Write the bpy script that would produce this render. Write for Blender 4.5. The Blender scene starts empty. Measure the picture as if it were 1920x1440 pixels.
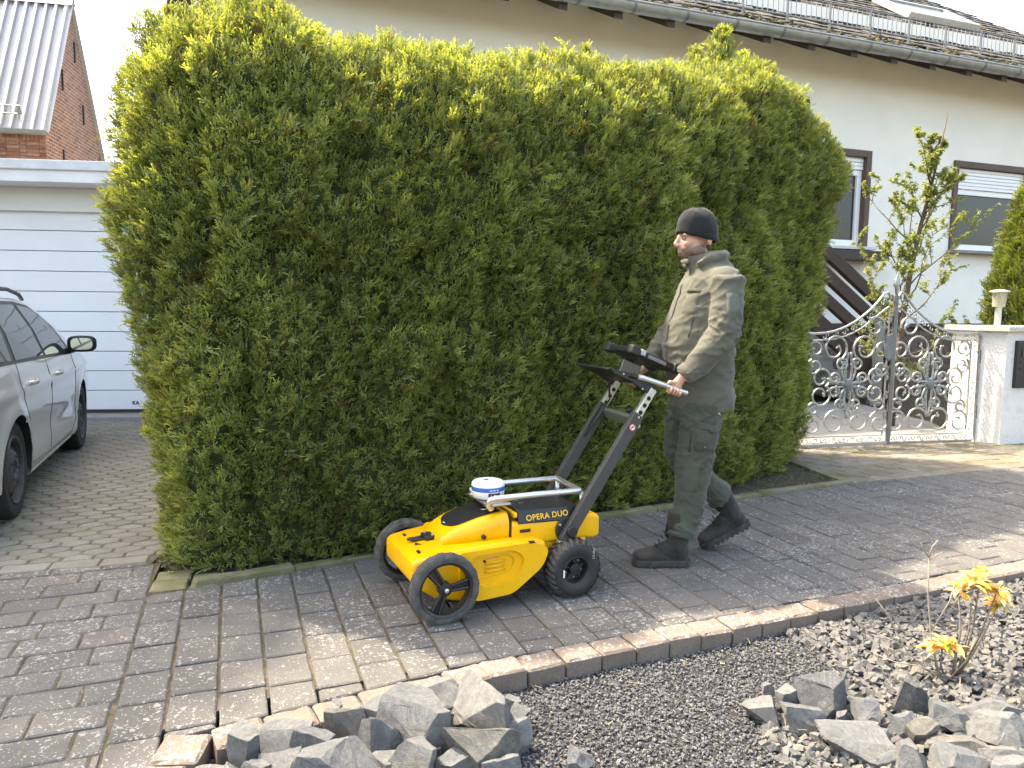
import bpy, bmesh, math, random
import numpy as np
from mathutils import Vector, Matrix, noise
from mathutils.geometry import tessellate_polygon

SC = bpy.context.scene
COL = SC.collection
R = math.radians
rnd = random.Random(7)
PI = math.pi

# ------------------------------------------------------------------ camera, sky, sun, exposure
cam = bpy.data.cameras.new('camera')
cam.sensor_fit = 'HORIZONTAL'
cam.sensor_width = 36.0
cam.lens = 26.25
cam.clip_start = 0.05
cam.clip_end = 2000
camo = bpy.data.objects.new('camera', cam)
COL.objects.link(camo)
_p, _r = R(5.9), R(0.57)
_F = Vector((0, math.cos(_p), -math.sin(_p)))
_R0 = Vector((1, 0, 0)); _U0 = Vector((0, math.sin(_p), math.cos(_p)))
_Rv = _R0 * math.cos(_r) + _U0 * math.sin(_r)
_Uv = _U0 * math.cos(_r) - _R0 * math.sin(_r)
camo.matrix_world = Matrix(((_Rv.x, _Uv.x, -_F.x, 0), (_Rv.y, _Uv.y, -_F.y, 0), (_Rv.z, _Uv.z, -_F.z, 1.4), (0, 0, 0, 1)))
SC.camera = camo

SUNV = Vector((-0.58, 0.32, 1.0)).normalized()          # towards the sun: behind the hedge, from the left
sun = bpy.data.lights.new('sun', 'SUN')
sun.energy = 2.0
sun.angle = R(1.2)
sun.color = (1.0, 0.94, 0.84)
suno = bpy.data.objects.new('sun', sun)
COL.objects.link(suno)
suno.rotation_euler = (-SUNV).to_track_quat('-Z', 'Y').to_euler()

W = bpy.data.worlds.new('World')
SC.world = W
W.use_nodes = True
wn = W.node_tree
wn.nodes.clear()
sky = wn.nodes.new('ShaderNodeTexSky')
sky.sky_type = 'NISHITA'
sky.sun_disc = False
sky.sun_elevation = math.asin(SUNV.z)
sky.sun_rotation = math.atan2(SUNV.x, SUNV.y)
sky.air_density = 1.0
sky.dust_density = 4.0
sky.ozone_density = 1.0
bg = wn.nodes.new('ShaderNodeBackground')
bg.inputs['Strength'].default_value = 0.15
wo = wn.nodes.new('ShaderNodeOutputWorld')
wn.links.new(sky.outputs[0], bg.inputs['Color'])
wn.links.new(bg.outputs[0], wo.inputs['Surface'])

vs = SC.view_settings
vs.view_transform = 'Standard'
vs.look = 'None'
vs.exposure = 2.55
vs.gamma = 1.0
vs.use_curve_mapping = False
vs.use_white_balance = True
vs.white_balance_temperature = 7800
vs.white_balance_tint = 8
SC.render.engine = 'CYCLES'
SC.cycles.max_bounces = 6
SC.cycles.diffuse_bounces = 3
SC.cycles.glossy_bounces = 3
SC.cycles.use_adaptive_sampling = True
SC.cycles.adaptive_threshold = 0.02
SC.cycles.transparent_max_bounces = 8
SC.cycles.use_denoising = True

# ------------------------------------------------------------------ mesh helpers
class G:
    """collects vertices and faces of one part"""
    def __init__(s):
        s.v = []; s.f = []
    def add(s, v, f, M=None):
        o = len(s.v)
        s.v += [tuple(M @ Vector(p)) if M is not None else tuple(p) for p in v]
        s.f += [tuple(i + o for i in q) for q in f]
        return s
    def box(s, cx, cy, cz, sx, sy, sz, M=None, rz=0):
        v = []
        for x in (-.5, .5):
            for y in (-.5, .5):
                for z in (-.5, .5):
                    px, py = x * sx, y * sy
                    if rz:
                        px, py = px * math.cos(rz) - py * math.sin(rz), px * math.sin(rz) + py * math.cos(rz)
                    v.append((cx + px, cy + py, cz + z * sz))
        f = [(0, 1, 3, 2), (4, 6, 7, 5), (0, 4, 5, 1), (2, 3, 7, 6), (0, 2, 6, 4), (1, 5, 7, 3)]
        return s.add(v, f, M)
    def bbox(s, x0, x1, y0, y1, z0, z1, M=None):
        return s.box((x0 + x1) / 2, (y0 + y1) / 2, (z0 + z1) / 2, abs(x1 - x0), abs(y1 - y0), abs(z1 - z0), M)
    def tube(s, path, r, n=8, M=None, cap=True, flat=1.0, up=None, closed=False):
        P = [Vector(p) for p in path]
        k = len(P)
        rr = r if isinstance(r, (list, tuple)) else [r] * k
        T = []
        for i in range(k):
            a = P[(i - 1) % k] if (i > 0 or closed) else P[0]
            b = P[(i + 1) % k] if (i < k - 1 or closed) else P[-1]
            t = (b - a)
            T.append(t.normalized() if t.length > 1e-9 else Vector((0, 0, 1)))
        u = Vector(up) if up else (Vector((0, 0, 1)) if abs(T[0].z) < .9 else Vector((1, 0, 0)))
        u = (u - T[0] * u.dot(T[0])).normalized()
        v = []; f = []
        for i in range(k):
            u = (u - T[i] * u.dot(T[i]))
            u = u.normalized() if u.length > 1e-6 else T[i].orthogonal().normalized()
            w = T[i].cross(u)
            for j in range(n):
                a = 2 * PI * j / n
                v.append(P[i] + u * (math.cos(a) * rr[i]) + w * (math.sin(a) * rr[i] * flat))
        for i in range(k - (0 if closed else 1)):
            for j in range(n):
                a = i * n + j; b = i * n + (j + 1) % n
                i2 = ((i + 1) % k) * n
                f.append((a, b, i2 + (j + 1) % n, i2 + j))
        if cap and not closed:
            f.append(tuple(range(n))[::-1]); f.append(tuple((k - 1) * n + j for j in range(n)))
        return s.add(v, f, M)
    def lathe(s, prof, n=24, M=None, axis='z', a0=0, cap=True):
        v = []; f = []
        for (r, h) in prof:
            for j in range(n):
                a = a0 + 2 * PI * j / n
                c, d = r * math.cos(a), r * math.sin(a)
                v.append((c, d, h) if axis == 'z' else ((c, h, d) if axis == 'y' else (h, c, d)))
        k = len(prof)
        for i in range(k - 1):
            for j in range(n):
                a = i * n + j; b = i * n + (j + 1) % n
                f.append((a, b, b + n, a + n))
        if cap:
            f.append(tuple(range(n))[::-1]); f.append(tuple((k - 1) * n + j for j in range(n)))
        return s.add(v, f, M)
    def prism(s, poly, z0, z1, M=None):
        n = len(poly)
        v = [(p[0], p[1], z0) for p in poly] + [(p[0], p[1], z1) for p in poly]
        f = [tuple(range(n))[::-1], tuple(range(n, 2 * n))] + [(i, (i + 1) % n, n + (i + 1) % n, n + i) for i in range(n)]
        return s.add(v, f, M)
    def loft(s, rings, cap=True, M=None, closed=True):
        n = len(rings[0]); v = []; f = []
        for r_ in rings: v += [tuple(p) for p in r_]
        for i in range(len(rings) - 1):
            for j in range(n if closed else n - 1):
                a = i * n + j; b = i * n + (j + 1) % n
                f.append((a, b, b + n, a + n))
        if cap and closed:
            f.append(tuple(range(n))[::-1]); f.append(tuple((len(rings) - 1) * n + j for j in range(n)))
        return s.add(v, f, M)

def mesh_from(g, name, smooth=False, angle=None):
    me = bpy.data.meshes.new(name)
    me.from_pydata([tuple(p) for p in g.v], [], g.f)
    me.validate()
    bm = bmesh.new(); bm.from_mesh(me)
    bmesh.ops.recalc_face_normals(bm, faces=bm.faces)
    bm.to_mesh(me); bm.free()
    if smooth:
        me.polygons.foreach_set('use_smooth', [True] * len(me.polygons))
        if angle:
            me.set_sharp_from_angle(angle=R(angle))
    return me

def link(name, me, mat=None, parent=None, label=None, cat=None, group=None, kind=None, loc=None, rot=None):
    o = bpy.data.objects.new(name, me)
    COL.objects.link(o)
    if mat is not None and me is not None and len(me.materials) == 0:
        me.materials.append(mat)
    if parent is not None: o.parent = parent
    if loc is not None: o.location = loc
    if rot is not None: o.rotation_euler = rot
    if label: o['label'] = label
    if cat: o['category'] = cat
    if group: o['group'] = group
    if kind: o['kind'] = kind
    return o

def obj(name, g, mat, parent=None, smooth=False, angle=None, bevel=0, seg=2, **k):
    me = mesh_from(g, name, smooth, angle)
    o = link(name, me, mat, parent, **k)
    if bevel:
        b = o.modifiers.new('bevel', 'BEVEL'); b.width = bevel; b.segments = seg; b.limit_method = 'ANGLE'; b.angle_limit = R(35)
        b.harden_normals = False
    return o

def empty(name, loc=(0, 0, 0), rz=0, **k):
    return link(name, None, None, None, loc=loc, rot=(0, 0, rz), **k)

def copy_tree(o, parent=None, label=None):
    c = o.copy(); COL.objects.link(c); c.parent = parent
    if label: c['label'] = label
    for ch in list(o.children): copy_tree(ch, c)
    return c

# ------------------------------------------------------------------ material helpers
class NT:
    def __init__(s, name):
        s.m = bpy.data.materials.new(name); s.m.use_nodes = True
        s.t = s.m.node_tree; s.n = s.t.nodes; s.l = s.t.links
        s.b = s.n['Principled BSDF']
        s.pos = None
    def node(s, typ, **kw):
        x = s.n.new(typ)
        for k, v in kw.items(): setattr(x, k, v)
        return x
    def wire(s, a, b): s.l.new(a, b)
    def P(s, obj=False):
        if obj:
            return s.node('ShaderNodeTexCoord').outputs['Object']
        if s.pos is None: s.pos = s.node('ShaderNodeNewGeometry')
        return s.pos.outputs['Position']
    def noise(s, scale, detail=4, rough=.6, vec=None, dist=0):
        x = s.node('ShaderNodeTexNoise')
        x.inputs['Scale'].default_value = scale; x.inputs['Detail'].default_value = detail
        x.inputs['Roughness'].default_value = rough; x.inputs['Distortion'].default_value = dist
        s.wire(vec if vec is not None else s.P(), x.inputs['Vector'])
        return x.outputs['Fac']
    def ramp(s, fac, stops):
        x = s.node('ShaderNodeValToRGB')
        e = x.color_ramp.elements
        while len(e) < len(stops): e.new(.5)
        for i, (p, c) in enumerate(stops):
            e[i].position = p
            e[i].color = (c, c, c, 1) if isinstance(c, (int, float)) else (c[0], c[1], c[2], 1)
        s.wire(fac, x.inputs['Fac'])
        return x.outputs['Color']
    def mix(s, fac, a, b, blend='MIX'):
        x = s.node('ShaderNodeMix', data_type='RGBA', blend_type=blend)
        for sock, v in ((x.inputs[0], fac), (x.inputs[6], a), (x.inputs[7], b)):
            if isinstance(v, (int, float)): sock.default_value = v
            elif isinstance(v, tuple): sock.default_value = (v[0], v[1], v[2], 1)
            else: s.wire(v, sock)
        return x.outputs[2]
    def math(s, op, a, b=0.0):
        x = s.node('ShaderNodeMath', operation=op)
        for sock, v in ((x.inputs[0], a), (x.inputs[1], b)):
            if isinstance(v, (int, float)): sock.default_value = v
            else: s.wire(v, sock)
        return x.outputs[0]
    def bump(s, h, strength=.4, dist=.01):
        x = s.node('ShaderNodeBump')
        x.inputs['Strength'].default_value = strength; x.inputs['Distance'].default_value = dist
        s.wire(h, x.inputs['Height']); s.wire(x.outputs[0], s.b.inputs['Normal'])
    def rand(s):
        oi = s.node('ShaderNodeObjectInfo').outputs['Random']
        if s.pos is None: s.pos = s.node('ShaderNodeNewGeometry')
        return s.math('FRACT', s.math('ADD', oi, s.pos.outputs['Random Per Island']))
    def col(s, c): s.wire(c, s.b.inputs['Base Color']) if not isinstance(c, tuple) else setattr(s.b.inputs['Base Color'], 'default_value', (*c, 1))
    def set(s, **kw):
        for k, v in kw.items(): s.b.inputs[k.replace('_', ' ')].default_value = v
        return s

def plain(name, c, rough=.5, metal=0, var=.12, scale=6, bump=.0, bscale=60, bdist=.003, objc=False, spec=.5):
    t = NT(name)
    v = t.P(objc)
    n = t.noise(scale, 5, .6, v)
    lo = tuple(x * (1 - var) for x in c); hi = tuple(min(1, x * (1 + var)) for x in c)
    t.col(t.ramp(n, [(.3, lo), (.7, hi)]))
    t.set(Roughness=rough, Metallic=metal)
    t.b.inputs['Specular IOR Level'].default_value = spec
    if bump: t.bump(t.noise(bscale, 4, .6, v), bump, bdist)
    return t.m

def lettering(fc, mat, parent, name, M):
    """flat print: a text curve turned into a mesh"""
    t = bpy.data.objects.new('tmp_text', fc); COL.objects.link(t)
    bpy.context.view_layer.update()
    dg = bpy.context.evaluated_depsgraph_get()
    me = bpy.data.meshes.new_from_object(t.evaluated_get(dg)); me.materials.clear()
    bpy.data.objects.remove(t); me.transform(M)
    return link(name, me, mat, parent)
# ------------------------------------------------------------------ ground materials
def paver_mat(name, c0, c1, c2, lichen=.5, lsc=30, moss=.0, lcol=(.36, .36, .34)):
    t = NT(name)
    r = t.rand()
    base = t.ramp(r, [(0, c0), (.5, c1), (.92, c1), (1, c2)])
    gr = t.noise(160, 4, .7)
    base = t.mix(.55, base, t.ramp(gr, [(.25, .25), (.75, .95)]), 'OVERLAY')
    st = t.noise(7, 5, .65)
    base = t.mix(t.math('MULTIPLY', t.ramp(st, [(.45, 0.), (.75, 1.)]), .45), base, tuple(x * .62 for x in c0))
    # pale lichen rosettes, irregular, denser in some zones than others
    w = t.node('ShaderNodeVectorMath', operation='ADD')
    nz = t.node('ShaderNodeTexNoise'); nz.inputs['Scale'].default_value = 38; nz.inputs['Detail'].default_value = 3
    t.wire(t.P(), nz.inputs['Vector'])
    sc = t.node('ShaderNodeVectorMath', operation='SCALE'); sc.inputs['Scale'].default_value = .05
    t.wire(nz.outputs['Color'], sc.inputs[0]); t.wire(t.P(), w.inputs[0]); t.wire(sc.outputs[0], w.inputs[1])
    zone = t.ramp(t.noise(1.7, 3, .6), [(.3, .16), (.7, .52)])
    tot = None
    for k_, (sc_, am_) in enumerate(((lsc, 1.6), (lsc * 2.1, 1.7))):
        vo = t.node('ShaderNodeTexVoronoi', feature='F1'); vo.inputs['Scale'].default_value = sc_
        t.wire(w.outputs[0], vo.inputs['Vector'])
        keep = t.math('FRACT', t.math('MULTIPLY', vo.outputs['Color'], 7.31))
        thr = t.math('MULTIPLY', t.math('MULTIPLY', zone, keep), lichen * am_)
        sp_ = t.ramp(t.math('SUBTRACT', thr, vo.outputs['Distance']), [(.0, 0.), (.06, 1.)])
        tot = sp_ if tot is None else t.math('MAXIMUM', tot, sp_)
    nz_ = t.node('ShaderNodeSeparateXYZ'); t.wire(t.pos.outputs['Normal'], nz_.inputs[0])
    tot = t.math('MULTIPLY', tot, t.ramp(nz_.outputs['Z'], [(.3, .12), (.8, 1.)]))
    spot = t.math('MULTIPLY', tot, t.ramp(t.noise(210, 3, .7), [(.3, .3), (.6, .85)]))
    c = t.mix(spot, base, lcol)
    if moss:
        mo = t.ramp(t.noise(3.3, 5, .7), [(.42, 0.), (.62, moss)])
        c = t.mix(mo, c, (.12, .115, .045))
    t.col(c)
    t.set(Roughness=.88)
    t.b.inputs['Specular IOR Level'].default_value = .25
    t.bump(t.noise(230, 5, .75), .35, .004)
    return t.m

M_PAVER = paver_mat('paver_concrete', (.094, .09, .085), (.116, .11, .103), (.13, .114, .103), .68, 38)
M_PAVER2 = paver_mat('entrance_paver_concrete', (.098, .094, .089), (.12, .115, .108), (.134, .118, .107), .74, 36)
M_PATH = paver_mat('path_paver_concrete', (.17, .145, .125), (.22, .19, .16), (.2, .15, .13), .4, 36, moss=.7)
M_KERB = paver_mat('kerb_concrete', (.14, .112, .093), (.175, .142, .118), (.185, .145, .12), .8, 34)
M_HEX = paver_mat('honeycomb_concrete', (.16, .152, .133), (.2, .19, .166), (.18, .165, .148), .42, 60, moss=.25, lcol=(.42, .41, .37))
M_EDGE = paver_mat('mossy_edging_concrete', (.16, .15, .11), (.2, .185, .12), (.17, .16, .08), .3, 50, moss=.85)

def joint_mat():
    t = NT('joint_sand_and_moss')
    n = t.noise(9, 5, .7); f = t.noise(190, 4, .8)
    c = t.ramp(n, [(.32, (.085, .095, .025)), (.46, (.075, .06, .042)), (.62, (.15, .125, .09)), (.8, (.11, .06, .03))])
    c = t.mix(.6, c, t.ramp(f, [(.3, .2), (.7, .9)]), 'OVERLAY')
    t.col(c); t.set(Roughness=1.0); t.bump(f, .8, .006)
    return t.m
M_JOINT = joint_mat()
def soil_mat():
    t = NT('dry_soil_and_litter')
    n = t.noise(14, 6, .75); f = t.noise(120, 4, .8)
    c = t.ramp(n, [(.3, (.03, .022, .016)), (.5, (.06, .045, .03)), (.62, (.085, .085, .035)), (.75, (.11, .085, .055))])
    c = t.mix(.6, c, t.ramp(f, [(.3, .15), (.7, .9)]), 'OVERLAY')
    t.col(c); t.set(Roughness=1.0); t.bump(f, 1.0, .015)
    return t.m
M_SOIL = soil_mat()
M_CONC = plain('grey_concrete', (.24, .24, .235), .85, var=.15, scale=5, bump=.25, bscale=150)
M_GRAVELBED = plain('dark_gravel_dust', (.035, .034, .034), 1.0, var=.4, scale=90, bump=1.0, bscale=140, bdist=.012)

# ------------------------------------------------------------------ polygons
A_DIR = Vector((math.cos(R(20.6)), math.sin(R(20.6)), 0)); C_DIR = Vector((-A_DIR.y, A_DIR.x, 0))

def clip(poly, p, n):
    """keep the side of the line through p where (q-p).n >= 0"""
    out = []
    for i in range(len(poly)):
        a, b = poly[i], poly[(i + 1) % len(poly)]
        da = (a[0] - p[0]) * n[0] + (a[1] - p[1]) * n[1]
        db = (b[0] - p[0]) * n[0] + (b[1] - p[1]) * n[1]
        if da >= 0: out.append(a)
        if (da >= 0) != (db >= 0):
            t = da / (da - db)
            out.append((a[0] + (b[0] - a[0]) * t, a[1] + (b[1] - a[1]) * t))
    return out
def area(p): return .5 * sum(p[i][0] * p[(i + 1) % len(p)][1] - p[(i + 1) % len(p)][0] * p[i][1] for i in range(len(p)))
def inset(poly, d):
    out = poly
    n_ = len(poly)
    for i in range(n_):
        a, b = poly[i], poly[(i + 1) % n_]
        ex, ey = b[0] - a[0], b[1] - a[1]
        L = math.hypot(ex, ey)
        if L < 1e-6: continue
        nx, ny = -ey / L, ex / L
        out = clip(out, (a[0] + nx * d, a[1] + ny * d), (nx, ny))
        if len(out) < 3: return []
    return out

def stone_geo(poly, thick=.06, bev=.005, gap=.004, jit=.0016, rg=rnd, z=0.0, edge=.05):
    """one paving stone: a bevelled, slightly worn polygon block"""
    if area(poly) < 0: poly = poly[::-1]
    p = inset(poly, gap)
    if len(p) < 3 or area(p) < .0012: return None
    q = []
    for i in range(len(p)):
        a, b = p[i], p[(i + 1) % len(p)]
        L = math.hypot(b[0] - a[0], b[1] - a[1])
        if L < .004: continue
        k = max(1, int(L / edge))
        for j in range(k):
            t = j / k
            if j == 0 and L > .03:
                t = min(.2, .006 / L)
                q.append((a[0] + (b[0] - a[0]) * t, a[1] + (b[1] - a[1]) * t)); continue
            q.append((a[0] + (b[0] - a[0]) * t + rg.uniform(-jit, jit), a[1] + (b[1] - a[1]) * t + rg.uniform(-jit, jit)))
        if L > .03: q.append((b[0] - (b[0] - a[0]) * .006 / L, b[1] - (b[1] - a[1]) * .006 / L))
    n = len(q)
    if n < 3: return None
    cx = sum(x for x, _ in q) / n; cy = sum(y for _, y in q) / n
    tx, ty = rg.gauss(0, .006), rg.gauss(0, .006); dz = rg.gauss(0, .0012) + z
    v = []
    def zz(x, y, h): return h + (x - cx) * tx + (y - cy) * ty + dz
    for (x, y) in q: v.append((x, y, zz(x, y, -thick)))
    for (x, y) in q: v.append((x, y, zz(x, y, -bev)))
    for (x, y) in q:
        dx, dy = cx - x, cy - y; L = math.hypot(dx, dy) or 1
        b = bev * rg.uniform(.8, 1.5)
        v.append((x + dx / L * b * 1.3, y + dy / L * b * 1.3, zz(x, y, 0)))
    f = []
    for k in (0, 1):
        for i in range(n):
            j = (i + 1) % n
            f.append((k * n + i, k * n + j, (k + 1) * n + j, (k + 1) * n + i))
    f.append(tuple(2 * n + i for i in range(n)))
    g = G(); g.add(v, f)
    return g, (cx, cy)

def lay(stones, parent, name, mat, limit=300, massname='far_stones'):
    """nearest stones become objects of their own, the rest one mass"""
    vis = []
    for s in stones:
        if s is None: continue
        g, (cx, cy) = s
        inview = cy > 1.9 and abs(cx) < .75 * cy + .3
        vis.append((0 if inview else 1, math.hypot(cx, cy), g, cx, cy))
    vis.sort(key=lambda x: (x[0], x[1]))
    rest = G()
    for i, (out, d, g, cx, cy) in enumerate(vis):
        if i < limit and not out:
            g2 = G(); g2.v = [(x - cx, y - cy, z) for x, y, z in g.v]; g2.f = g.f
            obj(name, g2, mat, parent, loc=(cx, cy, 0))
        else:
            rest.add(g.v, g.f)
    if rest.v:
        obj(massname, rest, mat, parent, kind='stuff')

def sheet(name, poly, z, mat, z0=None, **k):
    g = G()
    if z0 is None:
        g.add([(x, y, z) for x, y in poly], [tuple(range(len(poly)))])
    else: g.prism(poly, z0, z)
    return obj(name, g, mat, kind='structure', **k)

# big sheet to the horizon, then the beds
sheet('ground', [(-400, -400), (400, -400), (400, 400), (-400, 400)], -.19, M_SOIL)

# --- the pavement along the hedge
KP, KD = Vector((.024, 2.888)), Vector((math.cos(R(23.2)), math.sin(R(23.2))))       # back of the kerb
EDGE = [(-1.56, 3.575), (-.711, 4.079), (.575, 4.832), (2.80, 5.985)]
EXT = (EDGE[-1][0] + 5 * math.cos(R(20.6)), EDGE[-1][1] + 5 * math.sin(R(20.6)))
LP, LD = (-1.794, 3.594), (.352, -.936)
def left_norm(a, b):
    ex, ey = b[0] - a[0], b[1] - a[1]; L = math.hypot(ex, ey); return (-ey / L, ex / L)
def right_norm(a, b):
    n = left_norm(a, b); return (-n[0], -n[1])
K2D = Vector((math.cos(R(29.5)), math.sin(R(29.5))))
KC = KP - KD * .16
cutA = [(LP, (.936, .352)), ((6.2, 0), (-1, 0))]
epts = EDGE + [EXT]
for a, b in zip(epts[:-1], epts[1:]): cutA.append((a, right_norm(a, b)))

stones = []
for i in range(-14, 60):
    off = (.0 if i % 2 else .115) + (.03 * math.sin(i * 1.7)) if i > 2 else .02 * math.sin(i * 2.1)
    for j in range(-14, 30):
        w, L = .168, .238
        o = Vector((LP[0], LP[1], 0)) + A_DIR * (i * w) + C_DIR * (j * L + off - 1.2)
        poly = [tuple((o + A_DIR * u + C_DIR * v)[:2]) for u, v in ((0, 0), (w, 0), (w, L), (0, L))]
        kd = K2D if (o + A_DIR * w / 2).x + .02 * 0 < KC.x else KD
        kcut = [] if (o + A_DIR * w / 2 + C_DIR * L / 2).x < -1.12 else [(tuple(KC), (-kd.y, kd.x))]
        for p, n in cutA + kcut:
            poly = clip(poly, p, n)
            if len(poly) < 3: break
        if len(poly) >= 3 and abs(area(poly)) > .003:
            stones.append(stone_geo(poly, gap=.0035 if i > 7 else .0055))
bedA = [(-9, -2), (-1.32, 2.2), (-.95, 2.52), (.02, 2.93), (6.3, 5.62), (6.3, 7.4), (2.8, 6.0), (.575, 4.86), (-.711, 4.11), (-1.56, 3.61), (-1.85, 3.70), (-1.91, 3.95), (-9, 1.9)]
pave = sheet('pavement', bedA, -.009, M_JOINT, z0=-.15)
lay(stones, pave, 'paving_stone', M_PAVER, 300, 'distant_paving_stones')

# --- entrance area on the left, long stones in running bond
DP = (-2.64, 3.742); DD = (math.cos(R(16.5)), math.sin(R(16.5)))
cutC = [(LP, (-.936, -.352)), (DP, (DD[1], -DD[0])), ((0, 1.5), (0, 1))]
stones = []
for j in range(-16, 8):
    for i in range(-24, 10):
        w, L = .238, .165
        o = Vector((LP[0], LP[1], 0)) + A_DIR * ((i + (.5 if j % 2 else 0) + .13 * math.sin(j * 2.7)) * w) + C_DIR * (j * L)
        poly = [tuple((o + A_DIR * u + C_DIR * v)[:2]) for u, v in ((0, 0), (w, 0), (w, L), (0, L))]
        for p, n in cutC:
            poly = clip(poly, p, n)
            if len(poly) < 3: break
        if len(poly) >= 3 and abs(area(poly)) > .004: stones.append(stone_geo(poly, gap=.0045))
ent = sheet('entrance_pavement', [(-9, 1.2), (-1.2, 1.2), (-.9, 1.9), (-1.3, 2.3), (-1.8, 3.62), (-1.9, 3.94), (-9, 1.9)], -.0065, M_JOINT, z0=-.15)
lay(stones, ent, 'paving_stone', M_PAVER2, 240, 'distant_paving_stones')

# --- honeycomb driveway
stones = []
hw, hd = .158, .112
dn = Vector((-DD[1], DD[0])); dd = Vector(DD)
for j in range(0, 62):
    for i in range(-60, 16):
        o = Vector(DP) + dd * ((i + (.5 if j % 2 else 0)) * hw * 1.0) + dn * (j * hd * .86 + .17)
        poly = [tuple(o + dd * u * hw + dn * v * hd) for u, v in ((-.5, -.28), (0, -.58), (.5, -.28), (.5, .28), (0, .58), (-.5, .28))]
        if o.y > 8.9 or o.x > -.8 - .13 * o.y + .0 * j or o.x < -7.5: continue
        poly = clip(poly, tuple(Vector(DP) + dn * .125), tuple(dn))
        if len(poly) >= 3 and area(poly) > .004: stones.append(stone_geo(poly, gap=.0055, bev=.006, edge=.09, thick=.04))
# border course between honeycomb and entrance stones
for i in range(-16, 5):
    o = Vector(DP) + dd * (i * .24 - .03)
    poly = [tuple(o + dd * u + dn * v) for u, v in ((0, .0), (.24, .0), (.24, .125), (0, .125))]
    if o.x < -2.0: stones.append(stone_geo(poly, gap=.004))
drv = sheet('driveway', [(-9, 1.9), (-1.95, 3.93), (-2.1, 5.2), (-3.2, 9.3), (-9, 8.9)], -.0075, M_JOINT, z0=-.15)
lay(stones, drv, 'honeycomb_stone', M_HEX, 300, 'distant_honeycomb_stones')

# --- path in front of the gate
B0 = Vector((2.80, 5.985))
cutB = [(tuple(B0), left_norm(tuple(B0), EXT)), ((2.80, 5.9), (.985, .17)), ((3.95, 7.77), right_norm((2.94, 7.5), (5.01, 7.97)))]
stones = []
for j in range(0, 16):
    for i in range(-12, 34):
        w, L = .238, .165
        o = Vector((B0.x, B0.y, 0)) + A_DIR * ((i + (.5 if j % 2 else 0)) * w) + C_DIR * (j * L)
        poly = [tuple((o + A_DIR * u + C_DIR * v)[:2]) for u, v in ((0, 0), (w, 0), (w, L), (0, L))]
        for p, n in cutB:
            poly = clip(poly, p, n)
            if len(poly) < 3: break
        if len(poly) >= 3 and abs(area(poly)) > .004: stones.append(stone_geo(poly, gap=.004))
path = sheet('gate_path', [(2.79, 5.97), (7.7, 7.83), (7.7, 8.6), (5.0, 8.05), (2.5, 7.5)], -.0085, M_JOINT, z0=-.15)
lay(stones, path, 'paving_stone', M_PATH, 260, 'distant_paving_stones')

# --- kerb: a row of upright stones, the left end turned towards the viewer
def kerb_stone(c, ang, w=.163, d=.132, h=.21, top=.006):
    gx = []
    poly = [(-w / 2, -d / 2), (w / 2, -d / 2), (w / 2, d / 2), (-w / 2, d / 2)]
    s = stone_geo(poly, thick=h, bev=.009, gap=.002, jit=.0015)
    o = obj('kerb_stone', s[0], M_KERB, pave, smooth=False, loc=(c[0], c[1], top + rnd.gauss(0, .002)), rot=(rnd.gauss(0, .012), rnd.gauss(0, .008), ang + rnd.gauss(0, .012)))
    return o
kn = Vector((KD.y, -KD.x))
for i in range(-1, 21):
    c = KP + KD * (.165 * i + .08) + kn * (.070 + rnd.gauss(0, .002))
    kerb_stone(c, R(23.2))
kn2 = Vector((K2D.y, -K2D.x))
for i in range(6):
    c = KC - K2D * (.165 * i + .085) + kn2 * (.070 + rnd.gauss(0, .002))
    kerb_stone(c, R(29.5))
for k in range(4):
    kerb_stone((-1.034 - .012 * k, 2.228 - .167 * k), R(94), d=.15)

# --- mossy edging between pavement and hedge
def edging(p, q, w=.07, top=.022, seg=.5):
    P, Q = Vector(p), Vector(q); L = (Q - P).length; n = max(1, round(L / seg)); d = (Q - P) / n
    a = math.atan2(d.y, d.x); nrm = Vector((-math.sin(a), math.cos(a)))
    for i in range(n):
        m = P + d * (i + .5) + nrm * w / 2
        s = stone_geo([(-d.length / 2, -w / 2), (d.length / 2, -w / 2), (d.length / 2, w / 2), (-d.length / 2, w / 2)], thick=.16, bev=.008, gap=.0015, jit=.0015, edge=.12)
        obj('edging_stone', s[0], M_EDGE, pave, loc=(m.x, m.y, top + rnd.gauss(0, .003)), rot=(0, 0, a + rnd.gauss(0, .003)))
for a, b in zip(EDGE[:-1], EDGE[1:]): edging(a, b)
edging((2.80, 5.985), (2.60, 6.95), w=.08, top=.012)
# square mossy corner stones
for (x, y, sx, sy) in ((-1.735, 3.735, .17, .135), (-1.70, 3.60, .17, .13), (-1.555, 3.68, .125, .2)):
    s = stone_geo([(-sx / 2, -sy / 2), (sx / 2, -sy / 2), (sx / 2, sy / 2), (-sx / 2, sy / 2)], thick=.12, bev=.006, gap=.002)
    obj('corner_stone', s[0], M_EDGE, pave, loc=(x, y, .004), rot=(0, 0, R(18)))

sheet('planting_bed', [(-1.6, 3.66), (-.711, 4.14), (.575, 4.90), (2.72, 6.02), (2.5, 7.35), (2.4, 7.6), (-.5, 6.2), (-2.3, 5.4), (-1.95, 3.98)], -.012, M_SOIL, z0=-.15)
sheet('garden_ground', [(-2.3, 5.45), (-.5, 6.25), (2.4, 7.65), (11, 9.6), (14, 17), (-4.2, 9.6), (-3.2, 6.6)], -.02, M_SOIL, z0=-.15)
sheet('garden_path', [(2.6, 7.52), (5.0, 8.06), (5.3, 9.4), (5.2, 11.5), (2.0, 10.3)], .005, M_CONC, z0=-.15)
g = G(); g.prism([(2.5, 7.36), (3.95, 7.75), (3.93, 7.86), (2.47, 7.47)], -.1, .035)
obj('gate_threshold', g, plain('pale_concrete', (.34, .32, .28), .85, bump=.2), kind='structure', bevel=.008)

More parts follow.
